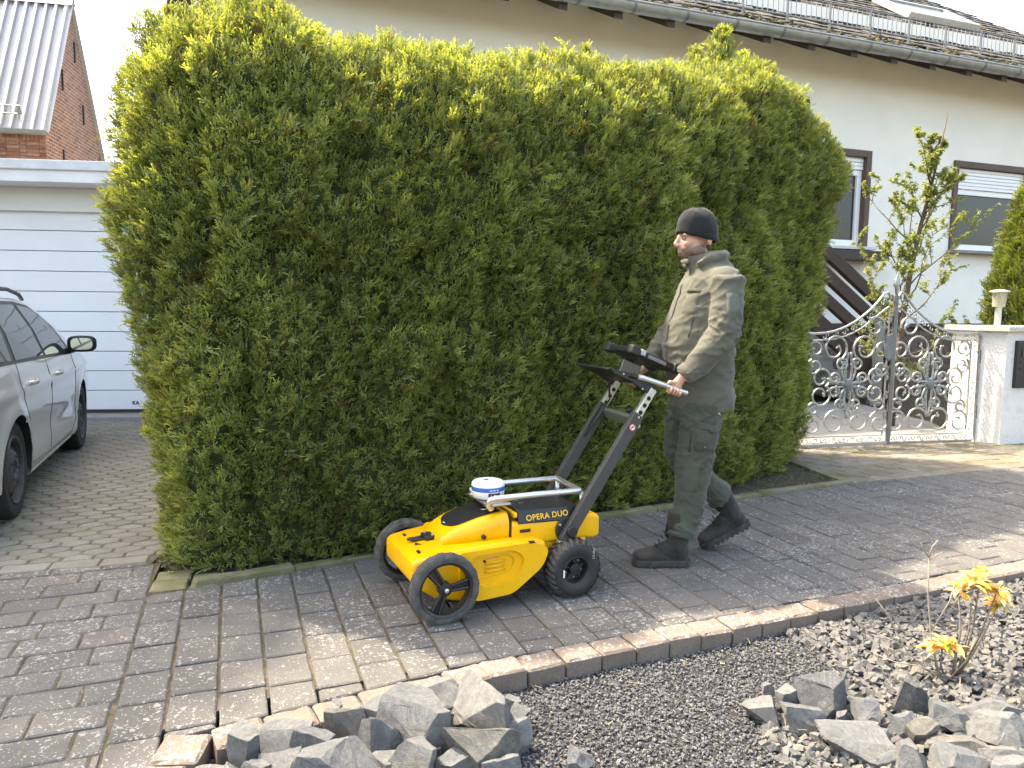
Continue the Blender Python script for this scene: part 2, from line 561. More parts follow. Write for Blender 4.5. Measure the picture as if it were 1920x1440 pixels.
# --- gravel garden in front of the kerb
def gz(x, y): return -.072 + .02 * noise.noise(Vector((x * 1.7, y * 1.7, 3))) + max(0, (x - .7)) * .012
g = G(); nx_, ny_ = 44, 30
for j in range(ny_ + 1):
    for i in range(nx_ + 1):
        x = -1.4 + i * 6.2 / nx_; y = .9 + j * 4.1 / ny_
        yk = KP.y + (x - KP.x) * KD.y / KD.x - .06
        y = min(y, yk); g.v.append((x, y, gz(x, y)))
for j in range(ny_):
    for i in range(nx_):
        a = j * (nx_ + 1) + i; g.f.append((a, a + 1, a + nx_ + 2, a + nx_ + 1))
gravel_bed = obj('gravel_bed', g, M_GRAVELBED, kind='structure', smooth=True)

def stone_m(name, c0, c1, c2):
    t = NT(name)
    c = t.ramp(t.rand(), [(0, c0), (.55, c1), (.9, c1), (1, c2)])
    c = t.mix(.35, c, t.ramp(t.noise(60, 5, .7), [(.3, .2), (.7, .95)]), 'OVERLAY')
    t.col(c); t.set(Roughness=.8); t.bump(t.noise(170, 4, .7), .3, .004)
    return t.m
M_FINE = stone_m('fine_basalt_chips', (.05, .052, .056), (.105, .107, .11), (.18, .16, .14))
M_COARSE = stone_m('coarse_grey_gravel', (.07, .07, .069), (.118, .115, .11), (.165, .138, .105))
M_LITTER = stone_m('dry_plant_litter', (.34, .25, .13), (.42, .34, .2), (.25, .08, .04))

ICO = None
def ico():
    global ICO
    if ICO is None:
        bm = bmesh.new(); bmesh.ops.create_icosphere(bm, subdivisions=1, radius=1)
        ICO = (np.array([v.co[:] for v in bm.verts]), np.array([[v.index for v in f.verts] for f in bm.faces])); bm.free()
    return ICO
CUBE = (np.array([(x, y, z) for x in (-.8, .8) for y in (-.8, .8) for z in (-.8, .8)], float), np.array([(0, 1, 3), (0, 3, 2), (4, 6, 7), (4, 7, 5), (0, 4, 5), (0, 5, 1), (2, 3, 7), (2, 7, 6), (0, 2, 6), (0, 6, 4), (1, 5, 7), (1, 7, 3)]))
OCT = (np.array([(1, 0, 0), (-1, 0, 0), (0, 1, 0), (0, -1, 0), (0, 0, 1), (0, 0, -1.)]), np.array([(0, 2, 4), (2, 1, 4), (1, 3, 4), (3, 0, 4), (2, 0, 5), (1, 2, 5), (3, 1, 5), (0, 3, 5)]))
nr = np.random.default_rng(5)
def rotm(n):
    q = nr.normal(size=(n, 4)); q /= np.linalg.norm(q, axis=1)[:, None]
    w, x, y, z = q.T
    return np.stack([np.stack([1 - 2 * (y * y + z * z), 2 * (x * y - z * w), 2 * (x * z + y * w)], -1),
                     np.stack([2 * (x * y + z * w), 1 - 2 * (x * x + z * z), 2 * (y * z - x * w)], -1),
                     np.stack([2 * (x * z - y * w), 2 * (y * z + x * w), 1 - 2 * (x * x + y * y)], -1)], 1)
def np_mesh(name, V, F):
    me = bpy.data.meshes.new(name)
    me.vertices.add(len(V)); me.vertices.foreach_set('co', np.ascontiguousarray(V, dtype=np.float32).ravel())
    k = F.shape[1]
    me.loops.add(F.size); me.loops.foreach_set('vertex_index', np.ascontiguousarray(F, dtype=np.int32).ravel())
    me.polygons.add(len(F)); me.polygons.foreach_set('loop_start', np.arange(0, F.size, k, dtype=np.int32))
    me.update(calc_edges=True); me.validate()
    return me
def scatter_stones(name, pts, size, base, mat, parent, flat=.75):
    n = len(pts); bv, bf = base
    V = np.repeat(bv[None], n, 0) * (1 + nr.uniform(-.42, .42, (n, len(bv), 3)))
    S = size[:, None] * np.stack([nr.uniform(.8, 1.4, n), nr.uniform(.6, 1.05, n), nr.uniform(.45, .85, n)], 1)
    V = V * S[:, None, :]
    V = np.einsum('nij,nkj->nki', rotm(n), V); V[:, :, 2] *= flat
    V += pts[:, None, :]
    Fc = bf[None] + (np.arange(n) * len(bv))[:, None, None]
    me = np_mesh(name, V.reshape(-1, 3), Fc.reshape(-1, 3)); me.shade_flat()
    return link(name, me, mat, parent, kind='stuff')
def in_fine(x, y):
    # dark chips left, coarse gravel right; the border wanders
    b = .92 + .42 * (y - 2.2) + .10 * math.sin(y * 7) + .06 * noise.noise(Vector((x * 4, y * 4, 0)))
    return x < b
pts = []; cp = []
for _ in range(60000):
    x = nr.uniform(-1.05, 2.0); y = nr.uniform(1.75, 3.7)
    if y > KP.y + (x - KP.x) * KD.y / KD.x - .135: continue
    if x > .75 * y or x < -.55 * y: continue
    if in_fine(x, y): pts.append((x, y, gz(x, y) + nr.uniform(-.002, .012)))
    if len(pts) > 23000: break
pts = np.array(pts)
scatter_stones('fine_gravel', pts, nr.uniform(.0045, .0095, len(pts)), OCT, M_FINE, gravel_bed)
for _ in range(26000):
    x = nr.uniform(.5, 4.2); y = nr.uniform(1.75, 4.4)
    if y > KP.y + (x - KP.x) * KD.y / KD.x - .15 or x > .78 * y: continue
    if in_fine(x + .03, y): continue
    cp.append((x, y, gz(x, y) + nr.uniform(.0, .022)))
cp = np.array(cp[:5200])
far = np.hypot(cp[:, 0], cp[:, 1]); order = np.argsort(far)
under = cp[order[300:]]
scatter_stones('coarse_gravel', under, nr.uniform(.010, .021, len(under)), CUBE, M_COARSE, gravel_bed, .85)
# the nearest coarse stones, one by one
var = []
for k in range(10):
    bv, bf = CUBE
    v = bv * (1 + nr.uniform(-.45, .4, (len(bv), 3))) * np.array([1.25, .9, .65])
    gg = G(); gg.add([tuple(p) for p in v], [tuple(q) for q in bf]); var.append(mesh_from(gg, 'gravel_stone'))
for i in order[:300]:
    p = cp[i]; s = rnd.uniform(.014, .024)
    o = link('gravel_stone', var[rnd.randrange(10)], M_COARSE, gravel_bed, loc=(p[0], p[1], p[2] + .004), rot=(rnd.gauss(0, .5), rnd.gauss(0, .5), rnd.uniform(0, 6.3)))
    o.scale = (s, s, s)
# dry needles, stalks and leaf scraps on the gravel
V = []; F = []
for _ in range(150):
    x = nr.uniform(-.2, 2.6); y = nr.uniform(1.9, 3.6)
    if y > KP.y + (x - KP.x) * KD.y / KD.x - .15 or x > .75 * y: continue
    a = nr.uniform(0, 6.28); L = nr.uniform(.008, .035) * (1.8 if nr.random() < .2 else 1); wv = .0009 if L > .02 else nr.uniform(.002, .006)
    z = gz(x, y) + (.024 if in_fine(x, y) else .045); dz = nr.uniform(-.004, .012)
    c, s_ = math.cos(a), math.sin(a); o = len(V)
    V += [(x - s_ * wv, y + c * wv, z), (x + s_ * wv, y - c * wv, z), (x + c * L + s_ * wv, y + s_ * L - c * wv, z + dz), (x + c * L - s_ * wv, y + s_ * L + c * wv, z + dz)]
    F.append((o, o + 1, o + 2, o + 3))
gg = G(); gg.v = V; gg.f = F
obj('plant_litter', gg, M_LITTER, gravel_bed, kind='stuff')
# ------------------------------------------------------------------ hedge and conifers (thuja)
def thuja_mat(name, dark, mid, tip, brown=(.12, .065, .03)):
    t = NT(name)
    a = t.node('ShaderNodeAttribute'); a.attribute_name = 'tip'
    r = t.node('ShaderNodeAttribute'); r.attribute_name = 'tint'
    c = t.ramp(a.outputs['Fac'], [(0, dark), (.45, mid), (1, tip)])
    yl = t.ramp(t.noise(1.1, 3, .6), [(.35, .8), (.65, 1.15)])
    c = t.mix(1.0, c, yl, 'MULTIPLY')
    c2 = t.mix(t.ramp(r.outputs['Fac'], [(.0, 0.), (.5, 0.), (.93, .55), (.96, 0.)]), c, tuple(x * 1.5 for x in tip))
    c3 = t.mix(t.ramp(r.outputs['Fac'], [(.962, 0.), (.968, .85)]), c2, brown)
    t.col(c3); t.set(Roughness=.55)
    t.b.inputs['Specular IOR Level'].default_value = .35
    tr = t.node('ShaderNodeBsdfTranslucent'); t.wire(t.mix(1.0, c3, (1.9, 1.75, .75), 'MULTIPLY'), tr.inputs['Color'])
    mx = t.node('ShaderNodeMixShader'); mx.inputs[0].default_value = .42
    out = t.n['Material Output']
    t.wire(t.b.outputs[0], mx.inputs[1]); t.wire(tr.outputs[0], mx.inputs[2]); t.wire(mx.outputs[0], out.inputs['Surface'])
    return t.m
M_THUJA = thuja_mat('thuja_foliage', (.030, .054, .018), (.096, .136, .042), (.30, .335, .11))  # fresh tips are paler; contrast pushed to paint lit tips against dark gaps
M_THUJA2 = thuja_mat('thuja_foliage_yellow', (.020, .042, .012), (.058, .095, .022), (.16, .195, .05))
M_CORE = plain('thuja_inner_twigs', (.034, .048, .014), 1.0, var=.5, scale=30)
M_BARK = plain('brown_bark', (.10, .075, .055), .95, var=.35, scale=30, bump=.8, bscale=60, bdist=.01)

def spray_proto(seed):
    """one flat scaly fan of a thuja twig, length about 1, lying in the xz plane (stem along x)"""
    q = random.Random(seed); V = []; F = []; T = []
    def blade(x, z, ang, L, w, t0):
        o = len(V)
        c, s_ = math.cos(ang), math.sin(ang); a2 = ang * .8
        def put(px, pz, t):
            V.append((px, .16 * (px - .4) ** 2 + .10 * abs(pz) + q.uniform(-.02, .02), pz)); T.append(t)
        # a blunt scaly branchlet, narrow at its base
        bx_, bz_ = s_ * w * .45, c * w * .45
        ex, ez = x + c * L * .5 + math.cos(a2) * L * .5, z + s_ * L * .5 + math.sin(a2) * L * .5
        tx, tz = math.sin(a2) * w * .9, math.cos(a2) * w * .9
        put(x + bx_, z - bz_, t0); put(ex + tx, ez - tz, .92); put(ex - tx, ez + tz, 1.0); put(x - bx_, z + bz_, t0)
        F.append((o, o + 1, o + 2, o + 3))
    n = 4
    for i in range(n):
        s = .06 + .84 * i / n + q.uniform(-.03, .03)
        for sg in (-1, 1):
            L = (.50 * math.sin(PI * (.25 + .60 * (1 - s)))) * q.uniform(.8, 1.2)
            an = sg * (.85 - .42 * s) + q.uniform(-.12, .12)
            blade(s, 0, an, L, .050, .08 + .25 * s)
            if i < 3:
                m = .4; x2 = s + math.cos(an) * L * m; z2 = math.sin(an) * L * m
                blade(x2, z2, an - sg * .7, L * .62, .045, .35)
    return np.array(V), np.array(F), np.array(T)
SPRAYS = [spray_proto(100 + k) for k in range(6)]

def scatter_sprays(name, P, N, size, parent, mat, upmix=.62, jitter=.5, rs=None):
    """fans at points P, leaning out along N and up"""
    rs = rs or np.random.default_rng(3)
    n = len(P)
    level = (rs.random(n) < .62)[:, None]
    ax = N * np.where(level, 1.0, .7) + np.array([0, 0, 1.0]) * np.where(level, upmix * .45, upmix) + rs.normal(0, jitter, (n, 3)) * .6
    ax /= np.linalg.norm(ax, axis=1)[:, None]
    yv = np.where(level, np.array([0, 0, 1.0]) + rs.normal(0, .45, (n, 3)), rs.normal(0, 1, (n, 3)) * np.array([1, 1, .6]))
    yv = yv - ax * (yv * ax).sum(1)[:, None]
    yv /= np.linalg.norm(yv, axis=1)[:, None]
    zv = np.cross(ax, yv)
    kind = rs.integers(0, len(SPRAYS), n); tint = rs.random(n)
    Vs = []; Fs = []; Ts = []; Cs = []; o = 0
    for k, (sv, sf, st) in enumerate(SPRAYS):
        m = np.where(kind == k)[0]
        if len(m) == 0: continue
        L = size[m][:, None, None]
        bend = rs.normal(.55, .4, len(m))[:, None]
        x = sv[None, :, 0]; y = sv[None, :, 1] + bend * sv[None, :, 0] ** 2 * .5 + .55 * sv[None, :, 2] ** 2; z = sv[None, :, 2] * rs.uniform(.8, 1.15, len(m))[:, None]
        W = P[m][:, None, :] + L * (x[..., None] * ax[m][:, None, :] + y[..., None] * yv[m][:, None, :] + z[..., None] * zv[m][:, None, :])
        Vs.append(W.reshape(-1, 3)); F = sf[None] + (np.arange(len(m)) * len(sv))[:, None, None] + o
        Fs.append(F.reshape(-1, 4)); Ts.append(np.tile(st, len(m))); Cs.append(np.repeat(tint[m], len(sv))); o += len(m) * len(sv)
    me = np_mesh(name, np.concatenate(Vs), np.concatenate(Fs))
    for nm, arr in (('tip', np.concatenate(Ts)), ('tint', np.concatenate(Cs))):
        at = me.attributes.new(nm, 'FLOAT', 'POINT'); at.data.foreach_set('value', arr.astype(np.float32))
    return link(name, me, mat, parent)

def smooth_loop(ctrl, n):
    """closed Catmull-Rom through ctrl, n even samples"""
    c = [np.array(p, float) for p in ctrl]; k = len(c); pts = []
    for i in range(k):
        p0, p1, p2, p3 = c[i - 1], c[i], c[(i + 1) % k], c[(i + 2) % k]
        for s in range(24):
            t = s / 24
            pts.append(.5 * ((2 * p1) + (p2 - p0) * t + (2 * p0 - 5 * p1 + 4 * p2 - p3) * t * t + (3 * p1 - p0 - 3 * p2 + p3) * t ** 3))
    pts = np.array(pts); d = np.r_[0, np.cumsum(np.linalg.norm(np.diff(np.r_[pts, pts[:1]], axis=0), axis=1))]
    u = np.linspace(0, d[-1], n, endpoint=False)
    q = np.r_[pts, pts[:1]]
    return np.stack([np.interp(u, d, q[:, 0]), np.interp(u, d, q[:, 1])], 1)

HPLAN = [(-1.90, 3.97), (-1.46, 3.83), (-.72, 4.22), (0, 4.62), (.62, 5.03), (1.3, 5.54), (2.0, 6.14), (2.48, 6.58), (2.72, 6.98),
         (2.66, 7.42), (2.2, 7.42), (1.2, 6.75), (.2, 6.1), (-.8, 5.6), (-1.6, 5.28), (-1.98, 4.98), (-2.06, 4.45)]
HTOP = [(-2.5, 2.75), (-2.2, 2.86), (-1.95, 3.0), (-1.77, 3.08), (-1.39, 3.06), (-.9, 3.03), (-.25, 3.07), (.17, 3.15), (.8, 3.2), (1.2, 3.3), (1.75, 3.5), (2.2, 3.4), (2.55, 3.15), (2.85, 2.9), (3.3, 2.5)]
def htop(x): return np.interp(x, [a for a, _ in HTOP], [b for _, b in HTOP]) - np.interp(x, [-2.2, -1.2, 1.2, 2.6], [.10, .20, .17, .08])
LOBES = [(-.60, 1.52, .40, .17), (-.15, 1.20, .26, .13), (-.98, 1.02, .26, .12), (.55, 1.05, .3, .10), (.10, 2.32, .2, .10), (-.30, 2.55, .3, .10), (-1.15, 2.35, .3, .11), (.95, 2.55, .28, .10), (1.7, 2.2, .35, .10), (-1.5, 1.35, .22, .10), (1.35, 1.5, .3, .10), (2.1, 1.7, .25, .1), (-.75, 2.15, .22, .09), (.42, 1.75, .25, .09)]
def build_hedge():
    NL = 220
    loop = smooth_loop(HPLAN, NL)
    nrm = np.roll(loop, -1, 0) - np.roll(loop, 1, 0); nrm = np.stack([nrm[:, 1], -nrm[:, 0]], 1); nrm /= np.linalg.norm(nrm, axis=1)[:, None]
    mid0, mid1 = np.array([-1.75, 4.62]), np.array([2.35, 7.0]); md = (mid1 - mid0) / np.linalg.norm(mid1 - mid0)
    along = (loop - mid0) @ md; Lm = np.linalg.norm(mid1 - mid0)
    sp = mid0 + np.clip(along, .0, Lm)[:, None] * md       # nearest point of the middle line
    endf = 1 + .2 * np.clip((-along + .15) / .4, 0, 1) + 1.6 * np.clip((along - Lm + .25) / .4, 0, 1)
    prof = [(0.0, -.07), (.06, -.06), (.2, -.035), (.4, -.0), (.62, .04), (.78, .065), (.87, .045), (.93, -.02), (.975, -.14), (1.0, -.32)]
    vs_ = np.linspace(0, 1, 62); rings = []
    for v in vs_:
        off = np.interp(v, [a for a, _ in prof], [b for _, b in prof])
        ef = 1 + (endf - 1) * (1.0 if off > 0 or v > .8 else .25)
        xy = loop + nrm * (off * ef)[:, None]
        z = htop(sp[:, 0]) * (v if v < .985 else .985 + (v - .985) * .8)
        rings.append(np.c_[xy, z])
    last = rings[-1]
    for s in (.35, .65, .9):
        q = last.copy(); q[:, :2] = last[:, :2] * (1 - s) + sp * s; q[:, 2] = htop(q[:, 0]) * (1.0 + .02 * s); rings.append(q)
    Gd = np.array(rings)                                      # rows x NL x 3
    # lumps: upright shoulders of single shoots, deep between them
    nm = np.cross(np.roll(Gd, -1, 1) - np.roll(Gd, 1, 1), np.gradient(Gd, axis=0)); nm /= np.linalg.norm(nm, axis=2)[..., None] + 1e-9
    def lump(p):
        a = noise.noise(Vector((p[0] * 1.9, p[1] * 1.9, p[2] * 1.15)))
        b = 1 - abs(noise.noise(Vector((p[0] * 3.2 + 9, p[1] * 3.2, p[2] * 2.0 - p[0] * .4)))) * 2.4
        c = noise.noise(Vector((p[0] * 7.5, p[1] * 7.5, p[2] * 5 + 4)))
        d = 0.0
        for (lx, top, w0, am) in LOBES:
            dz = top - p[2]
            if dz <= 0: continue
            w = w0 * min(1, .25 + dz / .45); u = (p[0] - lx) / w
            if abs(u) < 1: d = max(d, am * (1 - u * u) ** .6 * min(1, dz / .10))
        e = noise.noise(Vector((p[0] * 2.7 + 3, p[1] * 2.7, p[2] * 1.9 + 7 - p[0]))); e2 = noise.noise(Vector((p[0] * 5.2, p[1] * 5.2 + 2, p[2] * 3.6)))
        return .10 * a + .05 * b + .05 * c + d + .03 - .12 * math.exp(-(e / .075) ** 2) - .07 * math.exp(-(e2 / .09) ** 2)
    D = np.array([[lump(p) for p in row] for row in Gd])
    Gd = Gd + nm * D[..., None]
    Gd[:, :, 2] = np.maximum(Gd[:, :, 2], .0)
    root = empty('hedge', (0, 0, 0), label='tall dense green thuja hedge trimmed into a rounded block behind the pushed cart', cat='hedge')
    rows = len(Gd)
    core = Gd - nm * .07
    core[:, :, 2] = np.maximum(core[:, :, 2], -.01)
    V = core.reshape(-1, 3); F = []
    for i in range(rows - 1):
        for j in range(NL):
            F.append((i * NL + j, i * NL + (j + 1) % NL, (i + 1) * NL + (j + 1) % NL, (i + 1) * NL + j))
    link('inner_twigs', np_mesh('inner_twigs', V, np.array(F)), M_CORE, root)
    rs = np.random.default_rng(21)
    # sample points on the quads by area, more where the camera looks
    a_ = Gd[:-1]; b_ = np.roll(Gd, -1, 1)[:-1]; c_ = Gd[1:]
    ar = np.linalg.norm(np.cross(b_ - a_, c_ - a_), axis=2)
    nn = nm[:-1]
    cen = a_
    view = np.array([0, 0, 1.4]) - cen; view /= np.linalg.norm(view, axis=2)[..., None]
    face = (nn * view).sum(2)
    wgt = ar * np.where(face > -.25, 1.0, .18)
    pr = (wgt / wgt.sum()).ravel(); N_ = 80000
    idx = rs.choice(len(pr), N_, p=pr)
    i, j = np.divmod(idx, NL); u, v = rs.random(N_), rs.random(N_)
    j2 = (j + 1) % NL
    p = (Gd[i, j] * (1 - u)[:, None] + Gd[i, j2] * u[:, None]) * (1 - v)[:, None] + (Gd[i + 1, j] * (1 - u)[:, None] + Gd[i + 1, j2] * u[:, None]) * v[:, None]
    n = nm[i, j]
    p = p - n * rs.uniform(-.02, .055, N_)[:, None]
    size = rs.uniform(.034, .070, N_)
    low = p[:, 2] < .35
    # tall free shoots along the top edge
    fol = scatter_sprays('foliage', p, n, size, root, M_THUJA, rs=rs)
    tuft_p = []; tuft_n = []; ts = []
    for (x, h, w) in ((-1.78, 3.24, .10), (-1.95, 3.1, .12), (-1.36, 3.22, .12), (-1.2, 3.14, .1), (-.62, 3.16, .12), (.0, 3.22, .12), (.2, 3.32, .11), (.53, 3.40, .12), (.9, 3.34, .12), (1.48, 3.58, .20), (1.72, 3.78, .30), (1.95, 3.62, .24), (2.22, 3.46, .2), (-.95, 3.14, .1), (1.2, 3.4, .12), (-.3, 3.14, .1)):
        t = (x - mid0[0]) / (mid1[0] - mid0[0]); y = mid0[1] + t * (mid1[1] - mid0[1]) - .12
        z0 = htop(x) - .25
        for k in range(int(420 * max(1, (w / .13) ** 2 * .7))):
            s = rs.random() ** 1.3; a = rs.random() * 6.28; rr = w * (1 - s * .92) * math.sqrt(rs.random())
            tuft_p.append((x + math.cos(a) * rr, y + math.sin(a) * rr, z0 + (h - z0 - .09) * s)); tuft_n.append((math.cos(a) * .5, math.sin(a) * .5, .75)); ts.append(rs.uniform(.04, .075))
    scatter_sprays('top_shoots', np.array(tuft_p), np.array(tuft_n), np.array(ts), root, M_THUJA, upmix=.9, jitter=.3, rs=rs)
    # a few stems showing near the ground
    for k in range(7):
        x = -1.45 + k * .6; t = (x - mid0[0]) / (mid1[0] - mid0[0]); y = mid0[1] + t * (mid1[1] - mid0[1]) - .25
        g = G(); g.tube([(x, y, -.05), (x + .02, y, .6), (x, y + .02, 1.6)], [.045, .038, .02], 8)
        obj('trunk', g, M_BARK, root, smooth=True)
    return root
build_hedge()

def conifer(name, base, H, r, n, label, seed, mat, smax=.2, trunk=True):
    rs = np.random.default_rng(seed)
    root = empty(name, base, label=label, cat='conifer')
    z = rs.random(n) ** .9; a = rs.random(n) * 2 * PI
    prof = np.interp(z, [0, .15, .5, .8, .93, 1], [.85, 1, .93, .62, .3, .03])
    P = np.zeros((n, 3)); N = np.zeros((n, 3))
    for k in range(n):
        lum = 1 + .16 * noise.noise(Vector((math.cos(a[k]) * 2.2, math.sin(a[k]) * 2.2, z[k] * H * 1.6 + seed)))
        rr = r * prof[k] * lum * (1 - .18 * rs.random())
        P[k] = (math.cos(a[k]) * rr, math.sin(a[k]) * rr, z[k] * H); N[k] = (math.cos(a[k]), math.sin(a[k]), .2)
    scatter_sprays('crown', P, N, rs.uniform(smax * .6, smax, n), root, mat, rs=rs)
    g = G(); g.lathe([(r * .72 * q, h * H) for q, h in ((.8, 0.02), (1, .15), (.93, .5), (.6, .8), (.2, .95))], 14)
    obj('inner_twigs', g, M_CORE, root)
    g = G(); g.tube([(0, 0, -.1), (0, 0, H * .5)], [.08, .05], 8); obj('trunk', g, M_BARK, root)
    return root
conifer('conifer', (6.75, 9.35, 0), 3.45, .72, 11000, 'dark green columnar thuja behind the white gate wall', 4, M_THUJA2, smax=.14)

# ------------------------------------------------------------------ unseen tree left of the view, added so its crown shades the drive
def added_shade_tree():
    rs = np.random.default_rng(8)
    root = empty('added_shade_tree', (-10.6, 7.75, -.1), label='tall leafy tree beside the driveway shading the parked car', cat='tree')
    g = G(); g.tube([(0, 0, 0), (.1, 0, 3), (.3, -.1, 6), (.6, -.2, 9)], [.28, .22, .17, .08], 10)
    for k in range(14):
        a = k * 2.4; zb = 5.5 + k * .25
        g.tube([(.3, -.1, zb), (.3 + math.cos(a) * 1.2, math.sin(a) * 1.2, zb + .9), (.4 + math.cos(a) * 2.6, math.sin(a) * 2.6, zb + 1.7)], [.08, .05, .02], 6)
    obj('trunk', g, M_BARK, root, smooth=True)
    n = 17000; V = []; F = []
    for k in range(n):
        d = rs.normal(size=3); d /= np.linalg.norm(d); rr = rs.random() ** .4
        lump = 1 + .14 * noise.noise(Vector(d * 2.2))
        c = np.array([.8, -.45, 9.4]) + d * np.array([3.3, 4.8, 2.9]) * rr * lump
        u = rs.normal(size=3); u /= np.linalg.norm(u); w = np.cross(u, rs.normal(size=3)); w /= np.linalg.norm(w)
        s = rs.uniform(.10, .2); o = len(V)
        V += [c - u * s, c + w * s * .5, c + u * s, c - w * s * .5]; F.append((o, o + 1, o + 2, o + 3))
    me = np_mesh('crown', np.array(V), np.array(F)); link('crown', me, plain('broad_leaves', (.06, .11, .025), .6), root)
added_shade_tree()
# ------------------------------------------------------------------ buildings
def plaster(name, c, sc=90, strength=.35, dist=.01, stain=0):
    t = NT(name)
    n = t.noise(1.3, 5, .6)
    col = t.ramp(n, [(.3, tuple(x * .93 for x in c)), (.7, c)])
    if stain:
        st = t.ramp(t.noise(7, 6, .75), [(.5, 0.), (.75, stain)])
        col = t.mix(st, col, (.3, .27, .2))
    t.col(col); t.set(Roughness=.95); t.bump(t.noise(sc, 4, .7), strength, dist)
    return t.m
M_WALL = plaster('white_house_plaster', (.88, .85, .77), 70, .4, .008)
M_WHITEPAINT = plain('white_paint', (.76, .77, .78), .5, var=.04, scale=3)
M_UPVC = plain('white_window_plastic', (.82, .82, .82), .3, var=.02)
M_BROWN = plain('dark_brown_wood', (.055, .036, .028), .65, var=.3, scale=20, bump=.3, bscale=80)
M_BROWNFRAME = plain('brown_window_surround', (.10, .06, .045), .6, var=.15)
M_ZINC = plain('zinc_metal', (.36, .37, .36), .45, metal=.55, var=.15, scale=9)
M_GALV = plain('galvanised_steel', (.22, .22, .215), .5, metal=.5, var=.22, scale=25, bump=.15, bscale=120)
def tile_mat():
    t = NT('weathered_roof_tile')
    c = t.ramp(t.rand(), [(0, (.035, .034, .034)), (.6, (.06, .057, .056)), (1, (.085, .076, .07))])
    l = t.ramp(t.noise(23, 5, .75), [(.53, 0.), (.62, .85)])
    c = t.mix(l, c, (.22, .21, .175))
    m = t.ramp(t.noise(9, 4, .7), [(.58, 0.), (.66, .9)])
    c = t.mix(m, c, (.08, .065, .025))
    t.col(c); t.set(Roughness=.9); t.bump(t.noise(60, 5, .7), .6, .01)
    return t.m
M_TILE = tile_mat()
def glass_mat(name, tint=(.02, .025, .03), spec=.8):
    t = NT(name); t.col(tint); t.set(Roughness=.03); t.b.inputs['Specular IOR Level'].default_value = spec
    return t.m
M_PANE = glass_mat('dark_window_glass', (.022, .024, .026), .45)
def brick_m(name, c0, c1, c2):
    t = NT(name)
    c = t.ramp(t.rand(), [(0, c0), (.5, c1), (1, c2)])
    c = t.mix(.5, c, t.ramp(t.noise(50, 5, .7), [(.3, .25), (.7, .9)]), 'OVERLAY')
    t.col(c); t.set(Roughness=.9); t.bump(t.noise(90, 4, .7), .4, .006); return t.m
M_BRICK = brick_m('red_brown_brick', (.15, .07, .05), (.23, .115, .085), (.28, .165, .125))
M_PLINTHBRICK = brick_m('dark_brown_plinth_brick', (.085, .055, .045), (.125, .078, .062), (.15, .1, .08))
M_MORTAR = plain('pale_mortar', (.36, .31, .25), .95, var=.2, scale=30, bump=.4)
M_MORTARD = plain('grey_mortar', (.2, .18, .16), .95, var=.2, scale=30)

HX, HY, HA, HS = 8.97, 14.30, R(20.6), 1.30     # the house stands well back behind the gate
house = empty('white_house', (HX, HY, -.42), HA, label='large white plastered house with weathered tile roof behind the hedge', cat='house')
house.scale = (HS, HS, HS)
g = G()
XL, XR = -10.6, 4.0
wins = [(-3.62, -2.31, 2.24, 3.50), (-.80, .76, 2.26, 3.50)]
# front wall in strips around the window openings
ws = [(XL, -3.62, 0, 5.2), (-3.62, -2.31, 0, 2.24), (-3.62, -2.31, 3.50, 5.2), (-2.31, -.80, 0, 5.2), (-.80, .76, 0, 2.26), (-.80, .76, 3.5, 5.2), (.76, XR, 0, 5.2)]
for (a, b, c, d) in ws: g.bbox(a, b, 0, .3, c, d)
g.bbox(XL, XL + .3, .3, 8, 0, 5.2); g.bbox(XR - .3, XR, .3, 8, 0, 5.2); g.bbox(XL, XR, 7.7, 8, 0, 5.2)
g.add([(XL, 0, 5.2), (XL, 8, 5.2), (XL, 4, 7.9), (XL + .3, 0, 5.2), (XL + .3, 8, 5.2), (XL + .3, 4, 7.9)], [(0, 1, 2), (3, 4, 5), (0, 1, 4, 3), (0, 2, 5, 3), (1, 2, 5, 4)])
obj('wall', g, M_WALL, house)
# corner boards at the left gable
for (x0, x1, y0, y1) in ((-10.80, -10.69, -.10, .02), (-10.685, -10.60, -.06, .02)):
    g = G(); g.bbox(x0, x1, y0 - .05, y1 - .025, 2.6, 6.0); obj('corner_board', g, M_BROWN, house, bevel=.004)
